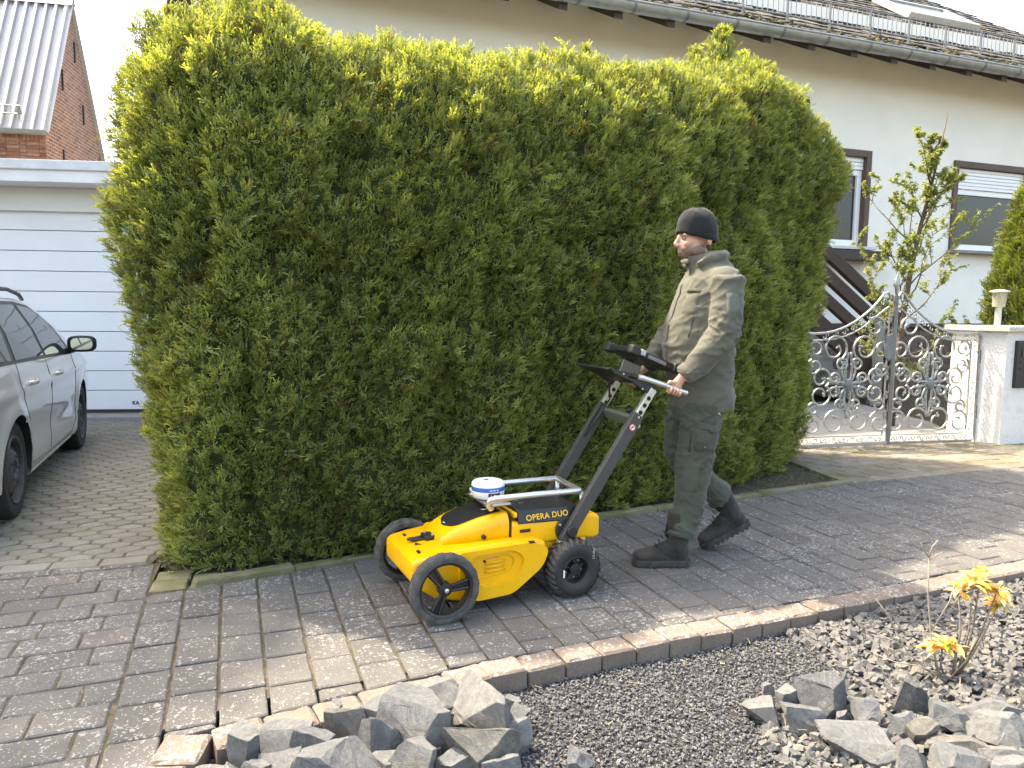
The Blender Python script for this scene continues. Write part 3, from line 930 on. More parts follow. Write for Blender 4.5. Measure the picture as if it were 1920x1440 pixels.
# windows
def window(x0, x1, z0, z1, shut, mull):
    w = G(); b = .085
    w.bbox(x0, x0 + b, -.03, .06, z0, z1); w.bbox(x1 - b, x1, -.03, .06, z0, z1); w.bbox(x0 + b, x1 - b, -.028, .06, z1 - b, z1)
    wo_ = obj('window', w, M_BROWNFRAME, house, bevel=.004)
    f = G(); a, c = x0 + b, x1 - b; t = z1 - b - shut; q = .075
    f.bbox(a, a + q, .05, .11, z0, t); f.bbox(c - q, c, .05, .11, z0, t); f.bbox(a + q, c - q, .052, .11, z0, z0 + q + .02); f.bbox(a + q, c - q, .052, .11, t - q, t)
    for mx in mull: f.bbox(mx - .06, mx + .06, .051, .108, z0 + q, t - q)
    obj('window_frame', f, M_UPVC, wo_, bevel=.006)
    for k, s in enumerate(np.arange(t, z1 - b - .002, .048)):
        sl = G(); sl.bbox(a, c, .028 + .004 * (k % 2), .05, s + .002, min(s + .046, z1 - b)); obj('shutter_slat', sl, M_UPVC, wo_, bevel=.006)
    gl = G(); gl.bbox(a + q, c - q, .085, .092, z0 + q, t - q); obj('pane', gl, M_PANE, wo_)
    cu = G()
    n = 40
    for i in range(n):
        xx = a + q + (c - a - 2 * q) * i / n; cu.v += [(xx, .2 + .02 * math.sin(i * 1.9), z0 + .1), (xx, .2 + .02 * math.sin(i * 1.9), t - .1)]
    cu.f = [(2 * i, 2 * i + 1, 2 * i + 3, 2 * i + 2) for i in range(n - 1)]
    si = G(); si.bbox(x0 - .03, x1 + .03, -.16, .05, z0 - .045, z0 - .003); obj('sill', si, plain('pale_stone_sill', (.6, .6, .58), .7) if mull else M_CONC, wo_, bevel=.006)
    return wo_
window(-3.62, -2.31, 2.24, 3.50, .16, [-3.0])
window(-.80, .76, 2.26, 3.50, .29, [])
g = G(); g.bbox(-3.7, -2.20, -.30, -.02, 2.05, 2.17); obj('lintel_beam', g, M_BROWN, house, bevel=.005)
# plinth of dark bricks
g = G(); g.bbox(-10.5, 3.9, -.03, -.002, 0, 1.17); pl = obj('plinth', g, M_MORTARD, house)
g = G(); g.bbox(-10.55, 3.95, -.10, -.001, 1.172, 1.225); obj('plinth_cap', g, M_BROWN, pl, bevel=.004)
bk = G(); bk.box(0, 0, 0, .232, .03, .066); bme = mesh_from(bk, 'brick')
for r_ in range(0, 15):
    for c_ in range(0, 14):
        link('brick', bme, M_PLINTHBRICK, pl, loc=(-2.75 + c_ * .242 + (.121 if r_ % 2 else 0), -.030 + rnd.gauss(0, .0015), .075 + r_ * .077))
# rafter ends
for i in range(24):
    x = -10.28 + .634 * i + .02
    if x > 3.6: break
    g = G(); g.add([(x - .05, -.62, 4.40), (x + .05, -.62, 4.40), (x + .05, 0.01, 4.72), (x - .05, 0.01, 4.72), (x - .05, -.62, 4.53), (x + .05, -.62, 4.53), (x + .05, 0.01, 4.98), (x - .05, 0.01, 4.98)],
                   [(0, 1, 2, 3), (4, 5, 6, 7), (0, 1, 5, 4), (3, 2, 6, 7), (0, 3, 7, 4), (1, 2, 6, 5)])
    obj('rafter_end', g, M_BROWN, house, bevel=.004)
PT = R(35)
def rp(x, s, h=0.0):   # point on the roof: x along the eaves, s up the slope, h above it
    return (x, -.60 + s * math.cos(PT) - h * math.sin(PT), 4.60 + s * math.sin(PT) + h * math.cos(PT))
SR = 5.3
def hip(s): return 4.08 - (s * math.cos(PT)) * .69
g = G(); g.add([rp(-11.0, 0), rp(hip(0), 0), rp(hip(SR), SR), rp(-11.0, SR), rp(-11.0, 0, -.1), rp(hip(0), 0, -.1), rp(hip(SR), SR, -.1), rp(-11.0, SR, -.1)], [(0, 1, 2, 3), (4, 5, 6, 7), (0, 1, 5, 4), (1, 2, 6, 5), (2, 3, 7, 6), (3, 0, 4, 7)])
roof = obj('roof', g, plain('roof_underlay', (.06, .05, .045), .9), house)
g = G(); g.add([rp(-10.9, .05, -.115), rp(hip(0) - .1, .05, -.115), rp(hip(0) - .1, .75, -.115), rp(-10.9, .75, -.115), rp(-10.9, .05, -.104), rp(hip(0) - .1, .05, -.104), rp(hip(0) - .1, .75, -.104), rp(-10.9, .75, -.104)], [(0, 1, 2, 3), (4, 5, 6, 7), (0, 1, 5, 4), (1, 2, 6, 5), (2, 3, 7, 6), (3, 0, 4, 7)])
obj('soffit', g, M_WALL, house)
# the other slope and the hip, plain
g = G(); A = rp(-11.0, SR); B = rp(hip(SR), SR); C_ = rp(hip(0), 0)
g.add([A, B, (B[0] + 2, 2 * A[1] + .6, 4.6), (A[0], 2 * A[1] + .6, 4.6)], [(0, 1, 2, 3)])
g.add([B, C_, (C_[0], 2 * A[1] + .6, 4.6)], [(0, 1, 2)])
obj('rear_roof', g, M_TILE, house)
# tiles
sky_w = [(-.72, .76, 1.98, 2.86), (-4.4, -3.2, 1.65, 2.4)]
tiles = []
TW, TS = .235, .19
vt = []
for k in range(6):
    q = random.Random(k); tg = G()
    e = [q.uniform(-.012, .012) for _ in range(3)]
    tg.add([(0, -.02 + e[0], .022), (TW * .5, -.02 + e[1], .026), (TW - .006, -.02 + e[2], .022), (TW - .006, TS + .03, .004), (TW * .5, TS + .03, .006), (0, TS + .03, .004),
            (0, -.02 + e[0], .004), (TW * .5, -.02 + e[1], .006), (TW - .006, -.02 + e[2], .004)], [(0, 1, 4, 5), (1, 2, 3, 4), (0, 6, 7, 1), (1, 7, 8, 2), (0, 5, 6), (2, 8, 3)])
    vt.append(tg)
rot = Matrix.Rotation(PT, 4, 'X')
cands = []
for r_ in range(int(SR / TS)):
    for c_ in range(66):
        x = -11.0 + c_ * TW + (TW / 2 if r_ % 2 else 0); s = r_ * TS
        if x + TW > hip(s) + .02: continue
        if any(a - TW < x < b and c - TS < s < d for a, b, c, d in sky_w): continue
        vis = x > -7.8 and s < 4.4
        px_ = x + 6.9
        cands.append((0 if (vis and x > -6.5 and s < 1.5 + (x + 6.5) * .42) else 1, x, s))
tl = [mesh_from(q, 'roof_tile') for q in vt]
cands.sort(key=lambda c: (c[0], -c[1] * .0 + c[2] + abs(c[1] + 1) * .25))
far = G(); made = 0
for (flag, x, s) in cands:
    p = rp(x, s, .012 + rnd.gauss(0, .003))
    if flag == 0 and made < 300:
        link('roof_tile', tl[rnd.randrange(6)], M_TILE, roof, loc=p, rot=(PT + rnd.gauss(0, .02), rnd.gauss(0, .012), rnd.gauss(0, .012))); made += 1
    else:
        q = vt[rnd.randrange(6)]; far.add(q.v, q.f, Matrix.Translation(p) @ rot)
obj('distant_roof_tiles', far, M_TILE, roof, kind='stuff')
# moss cushions on the lowest course
V = nr.uniform(0, 1, (260, 3)); mp = np.array([rp(-8 + 11.5 * a, .03 + .22 * b ** 2, .03) for a, b, c in V])
scatter_stones('roof_moss', mp, nr.uniform(.02, .05, 260), ico(), plain('roof_moss_green_brown', (.10, .085, .035), 1, var=.6, scale=9, bump=.8), roof, .8)
# skylights
for (a, b, c, d) in sky_w:
    g = G(); w = .09
    for (x0, x1, s0, s1) in ((a, a + w, c, d), (b - w, b, c, d), (a + w, b - w, c, c + w), (a + w, b - w, d - w, d)):
        pts_ = [rp(x, s, h) for h in (.02, .12) for (x, s) in ((x0, s0), (x1, s0), (x1, s1), (x0, s1))]
        g.add(pts_, [(0, 1, 2, 3), (4, 5, 6, 7), (0, 1, 5, 4), (1, 2, 6, 5), (2, 3, 7, 6), (3, 0, 4, 7)])
    sk = obj('skylight', g, M_ZINC, roof, bevel=.006)
    g = G(); g.add([rp(a + w, c + w, .09), rp(b - w, c + w, .09), rp(b - w, d - w, .09), rp(a + w, d - w, .09)], [(0, 1, 2, 3)])
    obj('pane', g, glass_mat('skylight_glass', (.35, .38, .4)), sk)  # pale base colour stands in for bright sky reflected in the pane
# gutter: half-round trough with straps
g = G(); gy, gz0, gr = -.66, 4.55, .085
prof = []
for k in range(13):
    a = PI + PI * k / 12; prof.append((math.cos(a) * gr, math.sin(a) * gr))
rings = []
for x in (-11.0, 4.0):
    rings.append([(x, gy + u, gz0 + v) for u, v in prof] + [(x, gy + u * .94, gz0 + v * .94) for u, v in prof[::-1]])
g.loft(rings, cap=True); gut = obj('gutter', g, M_ZINC, house, smooth=True, angle=40)
g = G(); g.tube([(-11.0, gy - gr, gz0 + .006), (4.0, gy - gr, gz0 + .006)], .012, 8); obj('gutter_bead', g, M_ZINC, gut, smooth=True)
for i in range(24):
    x = -10.12 + .634 * i
    if x > 3.9: break
    g = G(); rings = []
    for dx in (-.014, .014): rings.append([(x + dx, gy + u * 1.06, gz0 + v * 1.06) for u, v in prof] + [(x + dx, gy + u * 1.01, gz0 + v * 1.01) for u, v in prof[::-1]])
    g.loft(rings); obj('gutter_strap', g, M_GALV, gut)
# snow guard: fence panels with upright bars
for i in range(16):
    x = -9.17 + .632 * i
    if x > 3.3: break
    g = G(); hb, ht = .10, .33
    def gp(xx, h): p = rp(xx, .24); return (p[0], p[1] - .0, p[2] + h)
    for h in (hb, ht): g.tube([gp(x + .012, h), gp(x + .62, h)], .009, 6)
    for k in range(8): g.tube([gp(x + .05 + k * .075, hb), gp(x + .05 + k * .075, ht)], .006, 5)
    sg = obj('snow_guard_panel', g, M_GALV, roof)
    g = G(); g.tube([gp(x, -.02), gp(x, ht + .01)], .016, 6); obj('post', g, M_GALV, sg)
# entrance stairs behind the gate, brown boards as balustrade
st = empty('entrance_stairs', (HX, HY, -.42), HA, label='outdoor stairs with slanting dark brown boards behind the iron gate', cat='stairs')
st.scale = (HS, HS, HS)
for k in range(7):
    g = G(); x1 = -2.72 - k * .29
    g.bbox(x1 - 1.0 if k == 6 else x1 - .33, x1, -1.18 + .003 * k, -.15, .17 * k + .03, .17 * (k + 1) + .02); obj('step', g, M_CONC, st, bevel=.008)
def slant(x0, z0, x1, z1, w, y0, y1):
    g = G(); d = Vector((x1 - x0, 0, z1 - z0)).normalized(); n = Vector((-d.z, 0, d.x)) * w / 2
    q = [Vector((x0, 0, z0)) + n, Vector((x0, 0, z0)) - n, Vector((x1, 0, z1)) - n, Vector((x1, 0, z1)) + n]
    g.add([(p.x, y, p.z) for y in (y0, y1) for p in q], [(0, 1, 2, 3), (4, 5, 6, 7), (0, 1, 5, 4), (1, 2, 6, 5), (2, 3, 7, 6), (3, 0, 4, 7)])
    return g
for (z, w, xa) in ((1.70, .13, -2.95), (1.46, .13, -2.95), (1.20, .12, -2.95), (.86, .2, -2.85)):
    obj('balustrade_board', slant(-5.5, z + 1.26, -3.0, z - .42, w, -1.27 - z * .004, -1.20), M_BROWN, st, bevel=.005)
g = G(); g.bbox(-3.42, -3.33, -1.36, -1.28, 0, 1.42); obj('newel_post', g, plain('grey_steel_post', (.28, .27, .26), .6), st, bevel=.005)
g = G(); g.bbox(-3.1, -3.02, -1.26, -1.19, 0, 1.3); obj('newel_post', g, M_BROWN, st, bevel=.005)

# ------------------------------------------------------------------ garage
gar = empty('garage', (-4.55, 9.08, 0), R(7), label='flat roofed garage with closed white ribbed sectional door', cat='garage')
M_GWALL = plaster('garage_plaster', (.70, .70, .68), 60, .3)
g = G()
g.bbox(.30, .62, 0, .3, 0, 2.74); g.bbox(-5.2, .30, 0.0, .3, 2.47, 2.74); g.bbox(-6.5, -5.2, 0, .3, 0, 2.74)
g.bbox(-6.5, .62, .3, 1.6, 2.5, 2.74)
g.bbox(.36, .62, .3, 1.6, 0, 2.5); g.bbox(-6.5, -6.2, .3, 1.6, 0, 2.5); g.bbox(-6.2, .36, 1.4, 1.6, 0, 2.5)
obj('wall', g, M_GWALL, gar)
g = G(); g.bbox(-6.7, .72, -.42, 1.7, 2.743, 2.92); fa = obj('fascia', g, plain('fascia_white', (.72, .72, .73), .6, var=.08, scale=2.5), gar, bevel=.01)
g = G(); g.bbox(-6.73, .75, -.455, 1.73, 2.875, 2.985); obj('edge_flashing', g, plain('flashing_grey', (.6, .61, .62), .5, var=.12), fa, bevel=.012)
dr = G(); dr.bbox(-5.25, .33, .115, .135, .05, 2.49); door = obj('garage_door', dr, plain('grey_door_backing', (.45, .46, .48), .7), gar)  # grey backing sheet, seen in the joints between the panels
M_DOOR = plain('ribbed_white_door', (.73, .745, .77), .5, var=.03, scale=2)
for k in range(10):
    g = G(); z0 = .09 + k * .24
    g.bbox(-5.22, .32, .075, .112, z0 + .004, z0 + .236); obj('panel', g, M_DOOR, door, bevel=.006)
g = G(); g.bbox(-5.22, .32, .07, .112, .052, .09); obj('rubber_seal', g, plain('black_rubber', (.018, .018, .02), .7), door)
g = G(); g.bbox(-5.4, .45, -.24, .11, -.1, .045); obj('door_sill', g, M_CONC, gar, bevel=.006)
fc = bpy.data.curves.new('door_lettering', 'FONT'); fc.body = 'KA'; fc.size = .062; fc.extrude = .001; fc.offset = .002
lettering(fc, plain('dark_blue_print', (.015, .018, .045), .5), door, 'door_lettering', Matrix.Translation((-.125, .072, .155)) @ Matrix.Rotation(PI / 2, 4, 'X'))

# ------------------------------------------------------------------ brick barn
BX, BY, BA = -9.76, 16.0, R(12)
barn = empty('brick_barn', (BX, BY, 0), BA, label='old red brick barn with steep ribbed metal roof beyond the garage', cat='barn')
EZ, RZ, RUN = 5.05, 8.15, 1.75
def brick_wall_mat():
    t = NT('weathered_brick_wall')
    tc = t.node('ShaderNodeTexCoord'); sx = t.node('ShaderNodeSeparateXYZ'); cb = t.node('ShaderNodeCombineXYZ')
    t.wire(tc.outputs['Object'], sx.inputs[0]); t.wire(t.math('ADD', sx.outputs['X'], sx.outputs['Y']), cb.inputs['X']); t.wire(sx.outputs['Z'], cb.inputs['Y'])
    b = t.node('ShaderNodeTexBrick'); t.wire(cb.outputs[0], b.inputs['Vector'])
    b.inputs['Scale'].default_value = 1; b.inputs['Brick Width'].default_value = .25; b.inputs['Row Height'].default_value = .077; b.inputs['Mortar Size'].default_value = .009
    b.inputs['Color1'].default_value = (.14, .07, .056, 1); b.inputs['Color2'].default_value = (.215, .118, .098, 1); b.inputs['Mortar'].default_value = (.32, .25, .2, 1); b.inputs['Bias'].default_value = -.1
    c = t.mix(.4, b.outputs['Color'], t.ramp(t.noise(3, 5, .7), [(.3, .25), (.7, .85)]), 'OVERLAY')
    t.col(c); t.set(Roughness=.95); t.bump(t.math('SUBTRACT', 1.0, b.outputs['Fac']), .8, .012)
    return t.m
g = G()
g.add([(0, 0, 0), (0, 2 * RUN, 0), (0, 2 * RUN, EZ), (0, RUN, RZ), (0, 0, EZ)], [(0, 1, 2, 3, 4)])
g.add([(-9, 0, 0), (-9, 2 * RUN, 0), (-9, 2 * RUN, EZ), (-9, RUN, RZ), (-9, 0, EZ)], [(0, 1, 2, 3, 4)])
g.bbox(-9, -.0, 2 * RUN - .2, 2 * RUN, 0, EZ)
obj('gable_wall', g, brick_wall_mat(), barn)
g = G(); g.bbox(-9, -.002, .002, .25, 0, EZ); fw = obj('front_wall', g, M_MORTAR, barn)
bk = G(); bk.box(0, 0, 0, .238, .03, .062); b1 = mesh_from(bk, 'brick'); bk = G(); bk.box(0, 0, 0, .115, .03, .062); b2 = mesh_from(bk, 'brick')
for r_ in range(9):
    x = -.005
    k = r_
    while x > -1.95:
        if r_ >= 7: w = .062
        elif (k + r_) % 2: w = .238
        else: w = .115
        me = b1 if w == .238 else b2
        o = link('brick', me, M_BRICK, fw, loc=(x - w / 2, -.008 + rnd.gauss(0, .002), 4.30 + r_ * .074), rot=(0, 0, 0))
        if r_ >= 7: o.rotation_euler = (0, PI / 2, 0)
        x -= w + .011; k += 1
g = G(); t_ = .06
sl = math.hypot(RUN, RZ - EZ); dy, dz = RUN / sl, (RZ - EZ) / sl
def bp(x, s, h): return (x, s * dy - h * dz, EZ + s * dz + h * dy)
ov = -.18
M_SHEET = plain('grey_ribbed_sheet', (.36, .37, .39), .45, metal=.3, var=.06, scale=2)
g.add([bp(-9, ov, .03), bp(.09, ov, .03), bp(.09, sl, .03), bp(-9, sl, .03), bp(-9, ov, .0), bp(.09, ov, .0), bp(.09, sl, .0), bp(-9, sl, .0)], [(0, 1, 2, 3), (4, 5, 6, 7), (0, 1, 5, 4), (1, 2, 6, 5), (2, 3, 7, 6), (3, 0, 4, 7)])
g.add([(-9, RUN, RZ + .02), (.09, RUN, RZ + .02), (.09, 2 * RUN + .1, EZ - .15), (-9, 2 * RUN + .1, EZ - .15)], [(0, 1, 2, 3)])
rf = obj('roof', g, M_SHEET, barn)
for k in range(24):
    x = -.02 - k * .2; g = G()
    g.add([bp(x - .05, ov, .03), bp(x + .05, ov, .03), bp(x + .028, ov, .085), bp(x - .028, ov, .085), bp(x - .05, sl, .03), bp(x + .05, sl, .03), bp(x + .028, sl, .085), bp(x - .028, sl, .085)], [(0, 1, 2, 3), (4, 5, 6, 7), (1, 2, 6, 5), (2, 3, 7, 6), (3, 0, 4, 7)])
    obj('rib', g, M_SHEET, rf)
g = G(); g.add([bp(-9, sl - .16, .095), bp(.10, sl - .16, .095), (.10, RUN, RZ + .14), (-9, RUN, RZ + .14), (.10, RUN + .1, RZ - .05), (-9, RUN + .1, RZ - .05)], [(0, 1, 2, 3), (3, 2, 4, 5)]); obj('ridge_cap', g, M_SHEET, rf)
g = G(); g.tube([(-9, -.16, EZ - .17), (.03, -.16, EZ - .17)], .06, 8); obj('gutter', g, plain('green_grey_gutter', (.14, .16, .15), .6), barn, smooth=True)
g = G()
for h in (.10, .26): g.tube([(p[0], p[1] - .03, p[2] + h) for p in (bp(-4, .1, .05), bp(-.45, .1, .05))], .012, 5)
for k in range(30): p = bp(-.5 - k * .12, .1, .05); g.tube([(p[0], p[1] - .03, p[2] + .10), (p[0], p[1] - .03, p[2] + .26)], .008, 5)
for k in range(6): p = bp(-.48 - k * .7, .1, .03); g.tube([(p[0], p[1] + .1, p[2] + .12), (p[0], p[1] - .03, p[2] + .26), (p[0], p[1] - .05, p[2])], .014, 5)
obj('snow_guard', g, M_GALV, rf)
for (y, z) in ((1.05, 6.05), (1.9, 6.9), (2.3, 5.6), (.9, 4.3)):
    g = G(); g.bbox(.002, .035, y - .02, y + .02, z, z + .45); obj('iron_anchor', g, plain('black_iron', (.02, .02, .022), .7), barn)

# ------------------------------------------------------------------ gate wall with letter box and lamp
M_ROUGH = plaster('rough_white_render', (.78, .77, .74), 55, .9, .02, stain=.25)
gw = empty('gate_wall', (5.03, 8.0, 0), 0, label='white rough rendered gate wall with pale stone coping', cat='wall')
wp = [(0, 0), (.15, -.17), (.155, -.172), (2.9, .53), (2.8, .93), (.1, .42), (-.09, .40)]
g = G(); g.prism(wp, -.1, 1.19); obj('wall', g, M_ROUGH, gw)
cp_ = [(-.06, -.02), (.13, -.235), (2.95, .475), (2.85, .99), (.1, .48), (-.16, .45)]
g = G(); g.prism(cp_, 1.192, 1.248); obj('coping', g, plain('pale_stone_coping', (.5, .49, .43), .85, var=.2, scale=25, bump=.4, bscale=90), gw, bevel=.008)
wa = math.atan2(.702, 2.745)
mb = empty('letter_box', (5.03 + .155 + .10 * math.cos(wa), 8.0 - .172 + .10 * math.sin(wa), .60), wa, label='black letter box set into the white gate wall', cat='letter box')
g = G(); g.bbox(0, .42, -.035, .05, 0, .50); obj('body', g, plain('black_painted_metal', (.02, .022, .026), .35), mb, bevel=.006)
g = G(); g.bbox(.06, .36, -.045, -.036, .33, .42); obj('name_plate', g, plain('dark_plate', (.05, .05, .05), .3), mb, bevel=.003)
for z in (.20, .27): 
    g = G(); g.bbox(.05, .37, -.043, -.036, z, z + .012); obj('slot_lip', g, plain('black_lip', (.03, .03, .033), .3), mb)
lp = empty('wall_lamp', (5.33, 8.24, 1.249), 0, label='small cylindrical garden lamp standing on the gate wall coping', cat='lamp')
M_LAMPM = plain('lamp_steel', (.5, .5, .48), .4, metal=.6)
g = G(); g.tube([(0, 0, 0), (0, 0, .20)], .034, 14); obj('post', g, M_LAMPM, lp, smooth=True, angle=40)
g = G(); g.lathe([(.05, .20), (.062, .205), (.07, .36), (.071, .365)], 20); 
tl_ = NT('lamp_glass'); tl_.col((.62, .58, .44)); tl_.set(Roughness=.15); tl_.b.inputs['Transmission Weight'].default_value = .55
obj('lantern_glass', g, tl_.m, lp, smooth=True, angle=40)
for k in range(8):
    a = k * PI / 4; g = G(); g.tube([(math.cos(a) * .058, math.sin(a) * .058, .2), (math.cos(a) * .073, math.sin(a) * .073, .365)], .003, 5); obj('rod', g, M_LAMPM, lp)
g = G(); g.lathe([(.105, .365), (.10, .378), (.03, .395)], 24); obj('cap', g, M_LAMPM, lp, smooth=True, angle=40)

# ------------------------------------------------------------------ wrought iron gate
M_IRON = plain('galvanised_wrought_iron', (.34, .345, .34), .42, metal=.65, var=.35, scale=40, bump=.2, bscale=200)
M_LOCK = plain('galvanised_plate', (.17, .185, .19), .5, metal=.5, var=.2, scale=14)
def leaf_shape(g, p, ang, s):
    """a little forged leaf: a folded diamond with a curled tip"""
    c, d = math.cos(ang), math.sin(ang)
    def q(u, v, y): return (p[0] + (u * c - v * d) * s, y, p[1] + (u * d + v * c) * s)
    y = p[2] if len(p) > 2 else 0
    for sy in (-.006, .006):
        g.add([q(-.6, 0, sy), q(0, .42, sy * 2.2), q(.9, .1, sy), q(.1, -.42, sy * 2.2), q(.1, 0, sy * 3.2)], [(0, 1, 4), (1, 2, 4), (2, 3, 4), (3, 0, 4)])
    g.tube([q(.6, 0, 0), q(1.0, .25, 0), q(1.25, -.05, 0)], [.3 * s, .22 * s, .05 * s], 6)
def spiral(cx, cz, r, a0, sw, r1=.34, n=22, tail=0):
    out = []
    for k in range(n + 1):
        t = k / n; rr = r * (1 - (1 - r1) * max(0, (t - .3) / .7) ** 1.3); a = R(a0) + R(sw) * t
        out.append((cx + math.cos(a) * rr, 0, cz + math.sin(a) * rr))
    return out
SCROLLS = [(.315, 1.005, .130, -70, 470), (.655, 1.005, .132, 250, -470), (.105, .985, .085, 200, -430), (.105, .80, .075, 160, 430), (.885, 1.0, .082, -60, 430), (.885, .83, .078, 60, -430),
           (.165, .715, .085, -60, 430), (.165, .545, .088, 60, -430), (.80, .70, .10, 240, -430), (.80, .53, .11, 120, 430),
           (.40, .845, .06, -20, 500), (.57, .845, .06, 200, -500), (.40, .43, .06, 20, -500), (.57, .43, .06, 160, 500),
           (.325, .70, .055, -70, 480), (.645, .70, .055, 250, -480), (.325, .57, .055, 70, -480), (.645, .57, .055, 110, 480),
           (.365, .255, .12, 20, 430), (.62, .245, .125, 160, -430), (.105, .235, .115, 30, 420), (.875, .225, .11, 150, -420), (.115, .42, .062, 60, 430), (.88, .39, .062, 120, -430),
           (.20, 1.235, .10, 190, -430)]
PETALS = [[(.49, .635), (.40, .72), (.38, .82), (.455, .875)], [(.49, .635), (.58, .72), (.60, .82), (.525, .875)], [(.49, .635), (.43, .70), (.46, .85), (.47, .97)], [(.49, .635), (.55, .70), (.52, .85), (.50, .97)],
          [(.49, .635), (.40, .55), (.38, .46), (.45, .40)], [(.49, .635), (.58, .55), (.60, .46), (.53, .40)], [(.49, .635), (.43, .56), (.46, .42), (.48, .28)], [(.49, .635), (.55, .56), (.52, .42), (.49, .28)],
          [(.49, .635), (.40, .68), (.30, .64), (.25, .70)], [(.49, .635), (.58, .68), (.68, .64), (.73, .70)], [(.49, .635), (.40, .59), (.30, .63), (.25, .56)], [(.49, .635), (.58, .59), (.68, .63), (.73, .56)]]
def bez(p, n=12):
    out = []
    for k in range(n + 1):
        t = k / n; a = [(1 - t) ** 3, 3 * t * (1 - t) ** 2, 3 * t * t * (1 - t), t ** 3]
        out.append((sum(a[i] * p[i][0] for i in range(4)), 0, sum(a[i] * p[i][1] for i in range(4))))
    return out
OUT = [(.035, 1.52), (.075, 1.59), (.12, 1.575), (.19, 1.49), (.27, 1.41), (.36, 1.34), (.45, 1.28), (.55, 1.23), (.66, 1.19), (.77, 1.168), (.90, 1.16), (1.05, 1.165), (1.078, 1.14)]
INN = [(.06, 1.44), (.12, 1.40), (.20, 1.34), (.28, 1.275), (.37, 1.215), (.46, 1.17), (.55, 1.135), (.66, 1.11), (.77, 1.095), (.955, 1.09)]
def gate_leaf(mir, label):
    sg = -1 if mir else 1
    root = empty('gate_leaf', (3.952, 7.788, 0), R(12), label=label, cat='gate')
    def fix(g):
        g.v = [(sg * x, y, z) for x, y, z in g.v]; return g
    t3 = lambda L_: [(a, 0, b) for a, b in L_]
    g = G(); g.tube(t3(OUT) + [(1.09, 0, .03), (1.06, 0, .012), (.03, 0, .012)], .013, 6); obj('outer_frame', fix(g), M_IRON, root, smooth=True, angle=50)
    g = G(); g.tube(t3(INN) + [(.975, 0, 1.07), (.982, 0, .11), (.96, 0, .092), (.05, 0, .092), (.045, 0, 1.44)], .009, 6); obj('inner_frame', fix(g), M_IRON, root, smooth=True, angle=50)
    for (cx, cz, r, a0, sw) in SCROLLS:
        sp_ = spiral(cx, cz, r, a0, sw); n = len(sp_)
        g = G(); g.tube(sp_, [.0128 - .003 * k / n for k in range(n)], 6)
        leaf_shape(g, (sp_[-1][0], sp_[-1][2]), rnd.uniform(0, 6.3), .032)
        obj('scroll', fix(g), M_IRON, root, smooth=True, angle=60)
    for p in PETALS:
        g = G(); g.tube(bez(p), .0115, 6); obj('petal_bar', fix(g), M_IRON, root, smooth=True)
    g = G(); g.lathe([(.005, -.03), (.045, -.022), (.06, 0), (.045, .022), (.005, .03)], 12, Matrix.Translation((.49, 0, .635)), axis='y')
    for k in range(6):
        a = k * PI / 3; leaf_shape(g, (.49 + math.cos(a) * .04, .635 + math.sin(a) * .04), a, .045)
    obj('rosette', fix(g), M_LOCK, root)
    g = G()   # small S-scrolls in the border
    def border(x, z, s, a):
        for q in (0, PI):
            pts_ = []
            for k in range(12):
                t = k / 11; rr = s * (1 - .65 * t); an = a + q + t * 4.6
                pts_.append((x + math.cos(a + q) * s + math.cos(an + PI) * rr, 0, z + math.sin(a + q) * s + math.sin(an + PI) * rr))
            g.tube(pts_, .0055, 5)
    for k in range(9): border(.10 + k * .107, .052, .022, .2 * (-1) ** k)
    for k in range(9): border(1.032, .16 + k * .112, .024, PI / 2 + .2 * (-1) ** k)
    for k in range(len(OUT) - 3):
        border((OUT[k + 2][0] + INN[min(k + 1, 9)][0]) / 2, (OUT[k + 2][1] + INN[min(k + 1, 9)][1]) / 2, .022, -.6)
    for k in range(6): leaf_shape(g, (.03, .3 + k * .2), PI / 2, .05)
    obj('border_scrolls', fix(g), M_IRON, root, smooth=True, kind='stuff')
    if not mir:
        g = G(); g.bbox(-.012, .03, -.03, -.002, .0, 1.56); po = obj('meeting_bar', g, plain('grey_iron_bar', (.17, .165, .155), .5, metal=.4), root, bevel=.004)
        g = G(); g.tube([(.01, -.015, 1.56), (.01, -.015, 1.68), (.012, -.015, 1.80)], [.014, .035, .002], 8, flat=.5); leaf_shape(g, (.01, 1.66), PI / 2, .06); obj('finial', g, M_IRON, po, smooth=True)
    else:
        g = G(); pr_ = [(-.11, 1.17), (-.09, 1.14), (-.02, 1.165), (-.02, .90), (-.05, .88), (-.10, .92), (-.115, .96), (-.105, 1.06)]
        g.add([(x, y, z) for y in (-.045, -.02) for x, z in pr_], [tuple(range(8)), tuple(range(8, 16))] + [(i, (i + 1) % 8, 8 + (i + 1) % 8, 8 + i) for i in range(8)])
        obj('lock_plate', g, M_LOCK, root, bevel=.004)
    for z in (.25, .85):
        g = G(); g.tube([(sg * 1.10, 0, z), (sg * 1.10, 0, z + .14)], .016, 8); obj('hinge', g, plain('dark_hinge', (.1, .1, .1), .5), root)
    return root
gate_leaf(False, 'scrolled wrought iron gate leaf hinged on the white gate wall')
gate_leaf(True, 'scrolled wrought iron gate leaf with lock plate beside the hedge')
